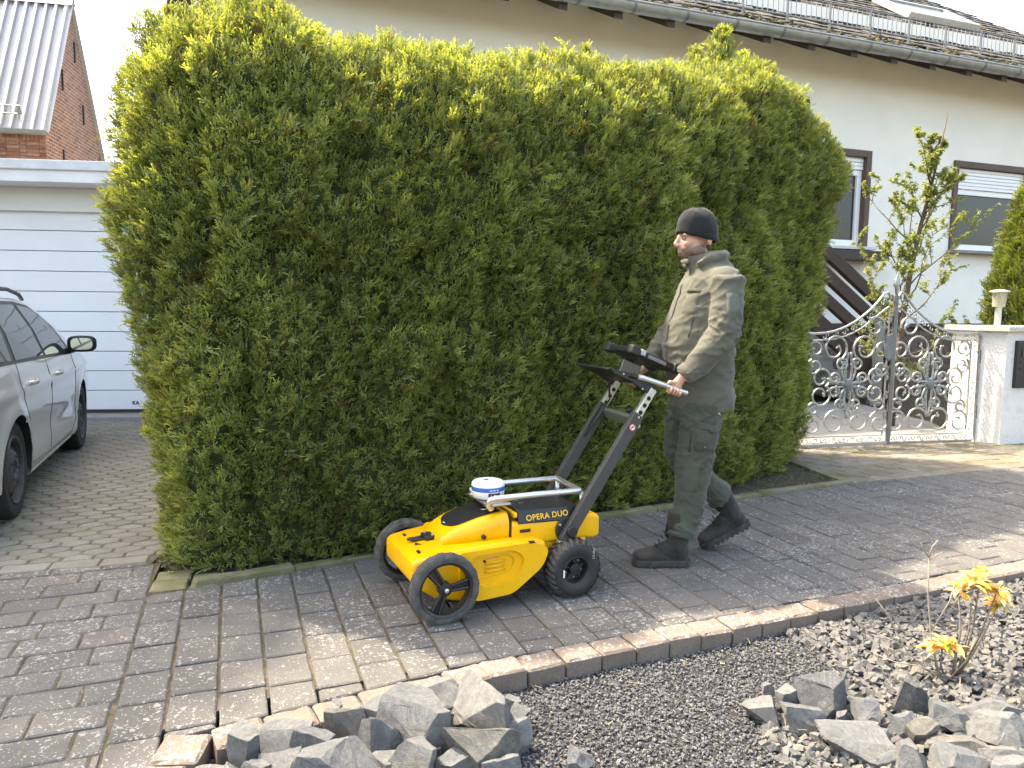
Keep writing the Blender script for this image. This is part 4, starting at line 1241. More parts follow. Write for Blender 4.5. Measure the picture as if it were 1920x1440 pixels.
# ------------------------------------------------------------------ parked car (estate, seen from behind its right flank)
def paint(name, c, flake=.5):
    t = NT(name); t.col(c); t.set(Roughness=.32, Metallic=flake)
    t.b.inputs['Coat Weight'].default_value = 1.0; t.b.inputs['Coat Roughness'].default_value = .04
    return t.m
M_CARP = paint('beige_silver_car_paint', (.64, .64, .64), .25)
M_BLACKP = plain('black_plastic_trim', (.018, .018, .02), .4, var=.1)
M_CARGLASS = glass_mat('tinted_car_glass', (.035, .045, .045))
M_TYRE = plain('black_tyre_rubber', (.022, .022, .024), .8, var=.3, scale=30, bump=.3, bscale=90)
M_STEELRIM = plain('grey_steel_rim', (.075, .078, .085), .5, metal=.3, var=.25, scale=18)
M_CHROME = plain('chrome', (.8, .8, .8), .12, metal=1.0, var=.02)
car = empty('parked_car', (-4.0, 4.46, 0), R(111.5), label='silver beige estate car parked in front of the garage door', cat='car')
WB = 2.54; WR = .318; HALF = .855
def cy(x, z):
    """half width of the body at length x and height z"""
    y = np.interp(z, [.18, .24, .34, .5, .68, .80, .93, 1.0, 1.2, 1.42, 1.47], [.80, .835, .845, .852, .862, .858, .835, .815, .735, .60, .56])
    if x > 1.9: y -= .055 * ((x - 1.9) / 1.3) ** 2.2
    if x < .1: y -= .05 * ((.1 - x) / .75) ** 2
    # flared lips round the arches
    for ax in (0, WB):
        d = math.hypot(x - ax, z - WR)
        y += .022 * math.exp(-((d - .37) / .06) ** 2)
    # crease under the handles, hollow in the lower doors
    y += .010 * math.exp(-((z - .80) / .03) ** 2) - .012 * math.exp(-((z - .48) / .09) ** 2) * (1 if .35 < x < 2.2 else 0)
    return y
def belt(x): return .985 - .022 * x
def top_z(x): return np.interp(x, [-.74, -.62, 0, .8, 1.3, 1.68, 2.0, 2.45, 2.9, 3.2, 3.34], [.9, 1.34, 1.445, 1.465, 1.455, 1.405, 1.22, .965, .90, .80, .66])
xs = np.arange(-.74, 3.345, .034)
def low_z(x): return np.interp(x, [-.74, -.5, .4, 2.2, 2.9, 3.34], [.32, .24, .2, .2, .22, .3])
g = G()
for sd in (-1, 1):
    NZ = 26; idx = {}
    rows = []
    for i, x in enumerate(xs):
        z0, z1 = low_z(x), min(belt(x), top_z(x) - .02)
        col_ = []
        for k in range(NZ + 1):
            z = z0 + (z1 - z0) * k / NZ; xx = x
            for ax in (0, WB):           # snap to the arch edge
                d = math.hypot(x - ax, z - WR)
                if .33 < d < .372:
                    s = .352 / d; xx = ax + (x - ax) * s; z = WR + (z - WR) * s
            col_.append((xx, sd * cy(xx, z), z))
        rows.append(col_)
    o = len(g.v)
    for r_ in rows: g.v += r_
    for i in range(len(xs) - 1):
        for k in range(NZ):
            q = [rows[i][k], rows[i + 1][k], rows[i + 1][k + 1], rows[i][k + 1]]
            mx = sum(p[0] for p in q) / 4; mz = sum(p[2] for p in q) / 4
            if any(math.hypot(mx - ax, mz - WR) < .350 for ax in (0, WB)): continue
            a = o + i * (NZ + 1) + k; g.f.append((a, a + NZ + 1, a + NZ + 2, a + 1))
# bonnet, roof and tail across the car
N2 = 10
for i, x in enumerate(xs):
    pass
up = G(); rows = []
for x in xs:
    z1 = min(belt(x), top_z(x) - .02); zt = top_z(x); col_ = []
    ye = cy(x, z1)
    side = []
    for k in range(9):
        z = z1 + (zt - .03 - z1) * k / 8; side.append((cy(x, z) if zt - z1 > .06 else ye - .01 * k, z))
    for (y, z) in side: col_.append((x, y, z))
    yt, ztp = side[-1]
    for k in range(1, 9):
        a = k / 8; col_.append((x, yt * (1 - a), ztp + (zt - ztp) * math.sin(a * PI / 2)))
    rows.append(col_ + [(p[0], -p[1], p[2]) for p in col_[-2::-1]])
up.loft(rows, cap=True, closed=False)
g.add(up.v, up.f)
# underbody so that no light leaks through
g.bbox(-.6, 3.2, -.62, .62, .22, .8)
body = obj('body', g, M_CARP, car, smooth=True, angle=38)
def on_side(poly, off, sd=-1, n=6):
    """polygon (x, z) laid on the flank, offset outwards"""
    pts_ = []
    for i in range(len(poly)):
        a, b = poly[i], poly[(i + 1) % len(poly)]
        for k in range(n): t = k / n; pts_.append((a[0] + (b[0] - a[0]) * t, a[1] + (b[1] - a[1]) * t))
    v = [(x, sd * (cy(x, z) + off), z) for x, z in pts_]
    cxz = (sum(p[0] for p in pts_) / len(pts_), sum(p[1] for p in pts_) / len(pts_))
    g_ = G(); rings = []
    for s in (1, .75, .5, .25):
        rings.append([(cxz[0] + (x - cxz[0]) * s, sd * (cy(cxz[0] + (x - cxz[0]) * s, cxz[1] + (z - cxz[1]) * s) + off), cxz[1] + (z - cxz[1]) * s) for x, z in pts_])
    for r_ in rings: g_.v += r_
    m = len(pts_)
    for k in range(3):
        for i in range(m): g_.f.append((k * m + i, k * m + (i + 1) % m, (k + 1) * m + (i + 1) % m, (k + 1) * m + i))
    g_.f.append(tuple(3 * m + i for i in range(m)))
    return g_
SURR = [(-.45, 1.0), (-.1, .995), (.5, .982), (1.2, .965), (2.2, .94), (2.12, 1.03), (1.95, 1.17), (1.72, 1.31), (1.55, 1.375), (1.2, 1.405), (.6, 1.405), (.05, 1.39), (-.25, 1.34), (-.42, 1.18)]
for sd in (-1, 1):
    obj('window_surround', on_side(SURR, .003, sd), M_BLACKP, car, smooth=True)
    for poly in ([(1.16, .99), (2.05, .968), (1.92, 1.13), (1.70, 1.285), (1.54, 1.35), (1.2, 1.378)], [(.26, 1.01), (1.08, .995), (1.11, 1.38), (.60, 1.38), (.44, 1.37)], [(-.36, 1.03), (.16, 1.015), (.34, 1.36), (.0, 1.345), (-.22, 1.30)]):
        obj('side_window', on_side(poly, .007, sd), M_CARGLASS, car, smooth=True)
    # door seams
    for line in ([(2.18, .94), (2.20, .75), (2.13, .35), (2.05, .26)], [(1.12, .965), (1.13, .6), (1.10, .27)], [(.24, .985), (.20, .80), (.42, .50), (.46, .30)], [(.46, .27), (1.1, .25), (2.05, .25)]):
        gg = G(); P_ = []
        for i in range(len(line) - 1):
            for k in range(6): t = k / 6; P_.append((line[i][0] + (line[i + 1][0] - line[i][0]) * t, line[i][1] + (line[i + 1][1] - line[i][1]) * t))
        P_.append(line[-1])
        gg.tube([(x, sd * (cy(x, z) - .0005), z) for x, z in P_], .0035, 5); obj('door_seam', gg, M_BLACKP, car)
    for x in (.52, 1.40):
        gg = G(); z = .845 - .01 * x; pth = [(x + d, sd * (cy(x + d, z) + h), z + .01 * d) for d, h in ((-.11, -.004), (-.095, .022), (0, .034), (.085, .024), (.11, -.004))]
        gg.tube(pth, [.012, .017, .018, .017, .012], 8, flat=.6); obj('door_handle', gg, plain('silver_handle', (.6, .58, .56), .25, metal=.6), car, smooth=True)
    gg = G(); gg.tube([(x, sd * (.60 + .004), z) for x, z in ((-.45, 1.40), (-.35, 1.475), (.3, 1.50), (1.1, 1.495), (1.45, 1.46), (1.55, 1.42))], .016, 8); obj('roof_rail', gg, M_BLACKP, car, smooth=True)
    # mirror
    gg = G(); rings = []
    for (x, s, h) in ((-.055, .80, 0), (-.045, 1.0, 0), (.03, .95, 0), (.09, .6, 0), (.11, .15, 0)):
        rings.append([(2.02 + x, sd * (.955 + math.copysign(abs(math.cos(a)) ** .6, math.cos(a)) * .115 * s), 1.035 + math.copysign(abs(math.sin(a)) ** .6, math.sin(a)) * .073 * s) for a in np.linspace(0, 2 * PI, 24, endpoint=False)])
    gg.loft(rings); gg.tube([(2.08, sd * .80, .965), (2.05, sd * .88, .985)], [.035, .03], 8)
    mi = obj('wing_mirror', gg, M_BLACKP, car, smooth=True, angle=50)
    gg = G(); rg = [(1.962, sd * (.955 + math.copysign(abs(math.cos(a)) ** .6, math.cos(a)) * .085), 1.035 + math.copysign(abs(math.sin(a)) ** .6, math.sin(a)) * .052) for a in np.linspace(0, 2 * PI, 24, endpoint=False)]
    gg.add(rg, [tuple(range(24))]); obj('mirror_glass', gg, plain('mirror_glass', (.55, .6, .62), .04, metal=1.0, var=.01), mi)
    gg = G(); rings = []
    gg.bbox(.45, 2.1, sd * .80 - .02, sd * .80 + .02, .185, .225); obj('sill', gg, M_CARP, car, bevel=.01)
    for ax in (0, WB):                         # dark wheel house
        gg = G(); pr2 = []
        for k in range(17):
            a = -.15 + (PI + .3) * k / 16; pr2.append((ax + math.cos(a) * .353, WR + math.sin(a) * .353))
        gg.loft([[(x, sd * .60, z) for x, z in pr2], [(x, sd * (cy(x, z) - .004), z) for x, z in pr2]], cap=False, closed=False)
        gg.add([(x, sd * .60, z) for x, z in pr2], [tuple(range(17))]); obj('wheel_housing', gg, M_BLACKP, car)
# wind screen
gg = G(); rows = []
for x in np.linspace(1.72, 2.42, 9):
    zt = top_z(x) + .004; ye = cy(x, zt - .05) - .03
    rows.append([(x, ye * u, zt - .028 * u * u) for u in np.linspace(-1, 1, 13)])
gg.loft(rows, cap=False, closed=False); obj('wind_screen', gg, M_CARGLASS, car, smooth=True)
# lights, bumpers
for sd in (-1, 1):
    gg = G(); gg.bbox(-.76, -.55, sd * .60, sd * .805, .80, 1.0); obj('tail_light', gg, plain('red_lens', (.4, .01, .01), .2), car, bevel=.03)
    gg = G(); gg.bbox(3.0, 3.28, sd * .52, sd * .74, .66, .78); obj('headlight', gg, plain('headlight_lens', (.6, .62, .65), .1), car, bevel=.03)
gg = G(); gg.bbox(3.1, 3.42, -.72, .72, .26, .6); obj('front_bumper', gg, M_CARP, car, bevel=.06, seg=4)
gg = G(); gg.bbox(-.84, -.6, -.74, .74, .3, .7); obj('rear_bumper', gg, M_CARP, car, bevel=.06, seg=4)
def wheel_tread(R_, w, n=60, inner=.70):
    """tyre with a slightly blocky tread, axis y"""
    gg = G(); prof = [(R_ * inner, -w * .46), (R_ * (inner + .1), -w * .52), (R_ * .93, -w * .5), (R_ * .985, -w * .42), (R_, -w * .3), (R_ * .985, -w * .14), (R_, -w * .12), (R_, w * .12), (R_ * .985, w * .14), (R_, w * .3), (R_ * .985, w * .42), (R_ * .93, w * .5), (R_ * (inner + .1), w * .52), (R_ * inner, w * .46)]
    gg.lathe(prof, n, axis='y', cap=False)
    return gg
for (ax, sd) in ((0, -1), (0, 1), (WB, -1), (WB, 1)):
    gg = wheel_tread(WR, .19, 64)
    o = obj('wheel', gg, M_TYRE, car, smooth=True, angle=30, loc=(ax, sd * .745, WR))
    gg = G(); gg.lathe([(.225, sd * .085), (.218, sd * .098), (.205, sd * .09), (.198, sd * .05), (.15, sd * .055), (.12, sd * .085), (.06, sd * .092), (.055, sd * .075), (.001, sd * .075)], 40, axis='y', cap=False)
    obj('rim', gg, M_STEELRIM, o, smooth=True, angle=40)
    gg = G()
    for k in range(14):
        a = k * 2 * PI / 14; gg.lathe([(.016, 0), (.016, sd * .004)], 10, Matrix.Translation((math.cos(a) * .172, sd * .0525, math.sin(a) * .172)), axis='y')
    obj('rim_slots', gg, plain('rim_hole_black', (.006, .006, .006), .9), o, kind='stuff')
    for k in range(5):
        a = k * 2 * PI / 5; gg = G(); gg.lathe([(.011, 0), (.009, sd * .014)], 6, Matrix.Translation((math.cos(a) * .085, sd * .088, math.sin(a) * .085)), axis='y'); obj('wheel_bolt', gg, M_STEELRIM, o)
# ------------------------------------------------------------------ yellow ground radar cart
t = NT('yellow_moulded_plastic'); yc = t.ramp(t.noise(9, 4, .6), [(.3, (.82, .41, .004)), (.7, (.86, .45, .006))]); du = t.math('MULTIPLY', t.ramp(t.noise(16, 7, .75), [(.54, 0.), (.72, .5)]), t.ramp(t.noise(120, 3, .7), [(.4, .2), (.6, 1.)])); t.col(t.mix(du, yc, (.42, .27, .10))); t.set(Roughness=.38)
t.bump(t.noise(420, 2, .5), .08, .001); M_YEL = t.m
M_BLK = plain('matt_black_panel', (.017, .017, .018), .42, var=.2, scale=20)
M_ARM = plain('anthracite_powder_coat', (.05, .049, .047), .5, var=.1, scale=20, bump=.05, bscale=300)
M_ALU = plain('brushed_aluminium', (.66, .66, .64), .32, metal=.85, var=.08, scale=30)
M_WHT = plain('white_plastic', (.78, .78, .76), .35, var=.03)
M_BLU = plain('blue_plastic_band', (.03, .12, .42), .4, var=.05)
M_GREYTYRE = plain('worn_grey_tyre', (.07, .067, .062), .85, var=.5, scale=26, bump=.5, bscale=70, bdist=.004)
M_DARKTYRE = plain('black_wide_tyre', (.02, .02, .021), .55, var=.25, scale=26)
M_RIMB = plain('black_plastic_rim', (.014, .015, .017), .35, var=.2)
cart = empty('radar_cart', (.200, 3.749, 0), R(205), label='yellow ground radar push cart with four wheels and black handle arms', cat='cart')

def rrect(hw, z0, z1, r=.03, n=4):
    """rounded rectangle in (y, z)"""
    r = min(r, hw * .9, (z1 - z0) * .45); out = []
    for (cyy, cz, a0) in ((hw - r, z1 - r, 0), (-hw + r, z1 - r, 90), (-hw + r, z0 + r, 180), (hw - r, z0 + r, 270)):
        for k in range(n + 1):
            a = R(a0 + 90 * k / n); out.append((cyy + math.cos(a) * r, cz + math.sin(a) * r))
    return out
def hull(st, r=.03):
    g = G(); g.loft([[(x, y, z) for y, z in rrect(hw, z0, z1, r)] for x, hw, z0, z1 in st]); return g
def xz_prism(poly, y0, y1, hole=None):
    """extrude an (x, z) polygon along y, with an optional hole"""
    g = G(); loops = [poly] + ([hole] if hole else [])
    flat = [p for L in loops for p in L]; n = len(flat)
    tri = tessellate_polygon([[Vector((p[0], p[1], 0)) for p in L] for L in loops])
    g.v = [(p[0], y0, p[1]) for p in flat] + [(p[0], y1, p[1]) for p in flat]
    g.f = [tuple(q) for q in tri] + [tuple(i + n for i in q) for q in tri]
    o = 0
    for L in loops:
        m = len(L)
        for i in range(m): g.f.append((o + i, o + (i + 1) % m, n + o + (i + 1) % m, n + o + i))
        o += m
    return g
def round_poly(pts, r, n=5):
    out = []; k = len(pts)
    for i in range(k):
        p, a, b = Vector(pts[i]), Vector(pts[i - 1]), Vector(pts[(i + 1) % k])
        u, v = (a - p), (b - p); rr = min(r, u.length * .45, v.length * .45)
        s, e = p + u.normalized() * rr, p + v.normalized() * rr
        for j in range(n + 1):
            t_ = j / n; q = s * (1 - t_) ** 2 + p * 2 * t_ * (1 - t_) + e * t_ * t_; out.append((q.x, q.y))
    return out
g = hull([(.805, .195, .185, .245), (.80, .21, .168, .262), (.78, .222, .145, .272), (.70, .228, .085, .285), (.58, .232, .055, .298), (.45, .235, .05, .304), (.32, .235, .065, .306), (.20, .23, .12, .304), (.135, .215, .20, .28)], .022)
hul = obj('lower_hull', g, M_YEL, cart, smooth=True, angle=42, bevel=.004)
# slanted front ribs
for y in (-.10, .02, .13):
    g = G(); g.add([(.806, y - .035, .24), (.806, y + .035, .24), (.762, y + .028, .14), (.762, y - .028, .14), (.79, y - .035, .25), (.79, y + .035, .25), (.75, y + .028, .135), (.75, y - .028, .135)], [(0, 1, 2, 3), (0, 1, 5, 4), (1, 2, 6, 5), (2, 3, 7, 6), (3, 0, 4, 7)])
    obj('front_rib', g, M_YEL, hul, bevel=.006)
# side plates with a stepped recess
outer = round_poly([(.60, .295), (.215, .302), (.135, .26), (.17, .175), (.325, .066), (.52, .056), (.585, .10)], .035)
hole = round_poly([(.535, .270), (.315, .276), (.262, .225), (.295, .140), (.47, .112), (.54, .18)], .04)
hole2 = round_poly([(.512, .252), (.345, .257), (.308, .222), (.335, .168), (.49, .148)], .03)
for sg in (1, -1):
    sp = obj('side_plate', xz_prism(outer, sg * .23, sg * .262, hole), M_YEL, cart, smooth=True, angle=35, bevel=.007)
    obj('recess_step', xz_prism(hole, sg * .225, sg * .246, hole2), M_YEL, sp, bevel=.004)
    obj('recess_floor', xz_prism(hole2, sg * .224, sg * .236), M_YEL, sp)
    for z in (.185, .205, .225):
        g = G(); g.tube([(.36, sg * .238, z), (.46, sg * .238, z - .004)], .007, 8); obj('recess_rib', g, M_YEL, sp, smooth=True)
    g = G(); g.lathe([(.007, sg * .236), (.006, sg * .243)], 10, Matrix.Translation((.462, 0, .232)), axis='y'); obj('plug', g, M_BLK, sp)
g = G(); g.bbox(.39, .455, .2365, .2385, .24, .2445); obj('warning_strip', g, plain('pale_red_print', (.55, .2, .12), .5), cart)
# bottom skids
g = hull([(.66, .20, .045, .10), (.45, .205, .035, .09), (.25, .19, .06, .12)], .02); obj('skid_plate', g, plain('dark_underside', (.05, .035, .02), .6), cart, smooth=True, angle=40)
# front hood
hood = [(.632, .085, .285, .30), (.622, .112, .28, .325), (.59, .132, .28, .352), (.53, .148, .28, .378), (.45, .158, .28, .402), (.37, .164, .28, .417), (.305, .166, .28, .423)]
g = hull(hood, .05); hd_ = obj('hood', g, M_YEL, cart, smooth=True, angle=50, bevel=.006)
g = G(); rings = []
def hood_at(x): return [np.interp(-x, [-h[0] for h in hood], [h[i] for h in hood]) for i in (1, 3)]
for x in np.linspace(.585, .328, 16):
    hw, zt = hood_at(x)
    tfr = (.585 - x) / .257; w = hw * (.70 if tfr > .22 else .70 * math.sqrt(max(.02, 1 - ((.22 - tfr) / .22) ** 2)))
    rr = .05; row = []
    for k in range(13):
        y = w * (k / 6 - 1); e = max(0, abs(y) - (hw - rr)); z = zt - (rr - math.sqrt(max(0, rr * rr - e * e))) + .0025
        row.append((x, y, z))
    rings.append(row)
g.loft(rings, cap=False, closed=False); hp = obj('hood_panel', g, M_BLK, hd_, smooth=True)
g = G(); g.lathe([(.008, 0), (.007, .004)], 12, Matrix.Translation((.575, .0, .3635)) @ Matrix.Rotation(R(-20), 4, 'Y')); obj('hood_knob', g, M_ALU, hp)
g = G(); z0 = .4225   # small white print on the panel
for tr in ([(.40, .02), (.375, .05), (.385, .025)], [(.395, .045), (.36, .03), (.372, .05)], [(.37, .05), (.345, .07), (.362, .055)]):
    g.add([(x, y, hood_at(x)[1] + .0042) for x, y in tr], [(0, 1, 2)])
obj('panel_emblem', g, M_WHT, hp)
g = G(); g.lathe([(.012, .160), (.010, .172)], 14, Matrix.Translation((.435, 0, .322)), axis='y'); obj('round_plug', g, M_BLK, hd_)
# battery box with black lid
g = hull([(.293, .172, .262, .374), (.285, .177, .255, .378), (.0, .177, .255, .370), (-.105, .175, .255, .364), (-.115, .168, .262, .36)], .02); bb = obj('battery_box', g, M_YEL, cart, smooth=True, angle=45, bevel=.004)
g = G(); g.bbox(.296, .301, -.168, .168, .27, .415); obj('gasket', g, M_BLK, bb)
def lid_ring(x, dz=0): return [(x, y, z + dz) for y, z in ((.1805, .365), (.182, .372), (.163, .428), (.155, .433), (-.155, .433), (-.163, .428), (-.182, .372), (-.1805, .365))]
g = G(); g.loft([lid_ring(.262), lid_ring(.255, .002), lid_ring(-.02, -.008), lid_ring(-.082, -.012)]); lid = obj('lid', g, M_BLK, bb, bevel=.004)
g = hull([(.282, .171, .395, .418), (.266, .171, .395, .421)], .02); obj('lid_rim', g, M_YEL, bb, smooth=True, angle=45)
fc = bpy.data.curves.new('cart_lettering', 'FONT'); fc.body = 'OPERA DUO'; fc.size = .0385; fc.extrude = .0004; fc.offset = .0008; fc.space_character = 1.08; fc.align_x = 'LEFT'
ang_ = math.atan2(.056, .019)
ML = Matrix.Translation((.222, .1816, .3795)) @ Matrix.Rotation(R(1.2), 4, 'Y') @ Matrix.Rotation(PI, 4, 'Z') @ Matrix.Rotation(R(71.3), 4, 'X')
lettering(fc, plain('yellow_print', (.80, .45, .03), .5), lid, 'lettering', ML)
g = G(); g.bbox(.20, .255, .176, .186, .325, .34); obj('latch', g, M_BLK, bb, bevel=.003)
for y in (.05, .0): 
    g = G(); g.bbox(.18, .21, y, y + .012, .4325, .436); obj('vent_slot', g, plain('dark_grey_print', (.09, .09, .09), .5), lid)
# rear bracket
g = hull([(-.11, .165, .25, .375), (-.17, .16, .24, .37), (-.205, .15, .245, .355)], .02); rb = obj('rear_bracket', g, M_YEL, cart, smooth=True, angle=45, bevel=.004)
g = hull([(-.04, .17, .16, .262), (-.12, .16, .16, .262)], .02); obj('rear_bracket', g, M_YEL, cart, smooth=True, angle=45)
g = hull([(.20, .16, .15, .27), (-.05, .165, .15, .27)], .02); obj('chassis', g, M_YEL, cart, smooth=True, angle=45)
# deck fittings on the nose
g = G(); g.bbox(.62, .74, -.045, -.005, .287, .30); la = obj('nose_latch', g, M_BLK, cart, bevel=.005)
g = G(); g.bbox(.62, .675, -.06, .02, .291, .312); obj('latch_lever', g, M_BLK, la, bevel=.006)
g = G(); g.tube([(.665, -.02, .305), (.75, -.03, .292)], .007, 8); obj('latch_cable', g, M_BLK, la, smooth=True)
for (x, y) in ((.635, .005), (.655, -.05)): 
    g = G(); g.lathe([(.006, .31), (.005, .318)], 8, Matrix.Translation((x, y, 0))); obj('screw', g, M_ALU, la)
for (x, y) in ((.73, -.14), (.745, .13)): 
    g = G(); g.bbox(x - .006, x + .006, y - .014, y + .014, .277, .286); obj('deck_slot', g, M_BLK, cart)
g = G(); g.add([(.735, .03, .2835), (.70, .05, .2885), (.72, .01, .286)], [(0, 1, 2)]); obj('warning_triangle', g, M_BLK, cart)
g = G(); g.bbox(.215, .245, .2445, .2635, .2955, .303); obj('plate_slot', g, M_BLK, cart)
# receiver disc
rec = G(); MT = Matrix.Translation((.345, 0, 0))
rec.lathe([(.05, .468), (.068, .469), (.078, .476), (.0815, .500), (.082, .507)], 40, MT); ro = obj('receiver', rec, M_WHT, cart, smooth=True, angle=50)
g = G(); g.lathe([(.0823, .5075), (.083, .51), (.083, .526), (.0823, .5285)], 40, MT); obj('blue_band', g, M_BLU, ro, smooth=True, angle=50)
g = G(); g.lathe([(.0817, .5287), (.080, .541), (.073, .550), (.05, .556), (.001, .558)], 40, MT); obj('receiver_cap', g, M_WHT, ro, smooth=True, angle=50)
g = G(); g.lathe([(.013, .5565), (.012, .5585)], 20, Matrix.Translation((.36, .01, 0))); obj('cap_emblem', g, M_BLU, ro)
rows = []
for a in np.linspace(R(68), R(112), 9): rows.append([(.345 + math.cos(a) * r_, math.sin(a) * r_, z) for r_, z in ((.0795, .478), (.0812, .482), (.0832, .497), (.0828, .503))])
g = G(); g.loft(rows, cap=False, closed=False); bp_ = obj('button_panel', g, M_BLK, ro, smooth=True)
for k, a in enumerate((78, 90, 102)):
    g = G(); g.lathe([(.0055 if k == 1 else .0028, .0830), (.004 if k == 1 else .002, .0845)], 10, Matrix.Translation((.345, 0, .491)) @ Matrix.Rotation(R(a - 90), 4, 'Z'), axis='y'); obj('button', g, M_WHT, bp_)
for k in range(8):   # tiny print on the band
    a = R(96 - k * 3.2) if k else R(101); g = G(); g.lathe([(.0045 if k == 0 else .0024, .0830), (.002, .0834)], 6, Matrix.Translation((.345, 0, .517)) @ Matrix.Rotation(a - PI / 2, 4, 'Z'), axis='y'); obj('band_print', g, M_WHT, ro)
g = G(); g.lathe([(.03, .425), (.022, .44), (.022, .465)], 16, MT); obj('receiver_mount', g, M_BLK, ro, smooth=True, angle=40)
# aluminium rails
g = G(); g.tube([(.385, .135, .445), (.405, .142, .47), (.40, .15, .492), (.37, .155, .498), (.15, .155, .497), (-.085, .155, .494)], .0155, 14); ra = obj('rail', g, M_ALU, cart, smooth=True, angle=60)
g = G(); g.tube([(.36, -.135, .45), (.375, -.145, .475), (.35, -.15, .49), (.1, -.15, .489), (-.12, -.15, .487)], .0155, 14); obj('rail', g, M_ALU, cart, smooth=True, angle=60)
g = G(); g.tube([(-.085, .155, .494), (-.10, .0, .49), (-.12, -.15, .487)], .0155, 14); obj('cross_rail', g, M_ALU, cart, smooth=True, angle=60)
for (x, y) in ((-.10, .145), (-.115, -.14)):
    g = G(); g.tube([(x, y, .487), (x - .005, y, .38)], .012, 10); obj('rail_support', g, M_ALU, cart, smooth=True)
g = G(); g.bbox(.28, .40, -.13, .13, .452, .462); obj('rail_plate', g, M_ALU, cart, bevel=.002)
# handle arms
def beam(p, q, w, h, name, mat, parent, bev=.004):
    """rectangular tube from p to q: w along y, h across"""
    P_, Q_ = Vector(p), Vector(q); d = (Q_ - P_).normalized(); n = Vector((0, 1, 0)).cross(d).normalized()
    v = []
    for c in (P_, Q_):
        for (a, b) in ((-1, -1), (1, -1), (1, 1), (-1, 1)): v.append(c + Vector((0, 1, 0)) * (a * w / 2) + n * (b * h / 2))
    g = G(); g.add(v, [(0, 1, 2, 3), (4, 5, 6, 7), (0, 1, 5, 4), (1, 2, 6, 5), (2, 3, 7, 6), (3, 0, 4, 7)])
    return obj(name, g, mat, parent, bevel=bev)
A0, A1 = Vector((.03, 0, .262)), Vector((-.385, 0, .868)); AD = (A1 - A0).normalized()
for sg, yy in ((1, .205), (-1, -.205)):
    p = A0 + Vector((0, yy, 0)); q = A1 + Vector((0, yy, 0))
    if sg < 0: p.x -= .055; q.x -= .055
    arm = beam(p, q, .034, .062, 'handle_arm', M_ARM, cart)
    g = G(); g.bbox(p.x - .02, p.x + .035, yy - .012, yy + .02, p.z - .03, p.z + .01); obj('arm_foot', g, M_ALU, arm, bevel=.004)
    q2 = q + AD * .15
    it = beam(q - AD * .02, q2, .026, .042, 'inner_tube', plain('silver_tube', (.62, .6, .55), .35, metal=.7), arm, .003)
    nv = Vector((0, 1, 0)).cross(AD).normalized()
    for k in range(3):
        c = q + AD * (.012 + .042 * k)
        g = G(); g.lathe([(.0115, -.0145), (.0115, .0145)], 14, Matrix.Translation(c), axis='y'); obj('tube_hole', g, plain('hole_black', (.01, .01, .01), .9), it)
    c = q - AD * .015; g = G(); g.lathe([(.006, .022 * sg), (.006, .017 * sg)], 8, Matrix.Translation((c.x, yy, c.z)), axis='y'); obj('screw', g, M_ALU, arm)
    if sg > 0:
        c = q - AD * .075
        for r_, h, mm, nm in ((.0185, .0178, plain('white_sticker', (.8, .8, .78), .4), 'warning_sticker'), (.0185, .0182, None, 'sticker_ring')):
            if mm: g = G(); g.lathe([(r_, .0172), (r_, h)], 20, Matrix.Translation((c.x, yy, c.z)), axis='y'); ws_ = obj(nm, g, mm, arm)
        g = G(); g.tube([(c.x + math.cos(a) * .0165, yy + .0182, c.z + math.sin(a) * .0165) for a in np.linspace(0, 2 * PI, 20, endpoint=False)], .0022, 5, closed=True)
        g.tube([(c.x - .012, yy + .0183, c.z + .012), (c.x + .012, yy + .0183, c.z - .012)], .002, 5); obj('sticker_ring', g, plain('red_print', (.5, .03, .03), .4), ws_)
        g = G(); g.add([(c.x - .008, yy + .018, c.z - .003), (c.x + .009, yy + .018, c.z - .001), (c.x + .002, yy + .018, c.z + .007)], [(0, 1, 2)]); obj('sticker_symbol', g, M_BLK, ws_)
    # pivot disc
    g = G(); g.lathe([(.062, sg * .178), (.064, sg * .182), (.064, sg * .188), (.060, sg * .192)], 28, Matrix.Translation((.0 if sg > 0 else -.055, 0, .315)), axis='y'); pv = obj('pivot_disc', g, M_BLK, cart, smooth=True, angle=40)
    g = G(); g.lathe([(.030, sg * .222), (.030, sg * .232), (.024, sg * .237)], 20, Matrix.Translation((-.005 if sg > 0 else -.06, 0, .315)), axis='y'); obj('pivot_knob', g, M_BLK, pv, smooth=True, angle=40)
    for (dx, dz) in ((.045, .03), (-.04, -.035)):
        g = G(); g.lathe([(.007, sg * .19), (.006, sg * .198)], 10, Matrix.Translation((dx, 0, .315 + dz)), axis='y'); obj('pivot_bolt', g, M_ALU, pv)
    # black handle plate
    px_ = 0 if sg > 0 else -.055
    pts_ = round_poly([(-.205, 1.112), (-.225, 1.085), (-.33, 1.040), (-.42, .985), (-.455, .955), (-.50, .965), (-.485, 1.00), (-.43, 1.045), (-.36, 1.075), (-.27, 1.092)], .02)
    win = round_poly([(-.315, 1.068), (-.375, 1.052), (-.37, 1.040), (-.318, 1.056)], .004)
    hpz = obj('handle_plate', xz_prism([(x + px_, z) for x, z in pts_], yy - .012, yy + .012, [(x + px_, z) for x, z in win]), M_BLK, cart, bevel=.004)
    for (x, z) in ((-.285, 1.076), (-.40, .997), (-.455, .977), (-.475, .985)):
        g = G(); g.lathe([(.0055, yy + sg * .012), (.005, yy + sg * .0155)], 10, Matrix.Translation((x + px_, 0, z)), axis='y'); obj('plate_screw', g, M_ALU, hpz)
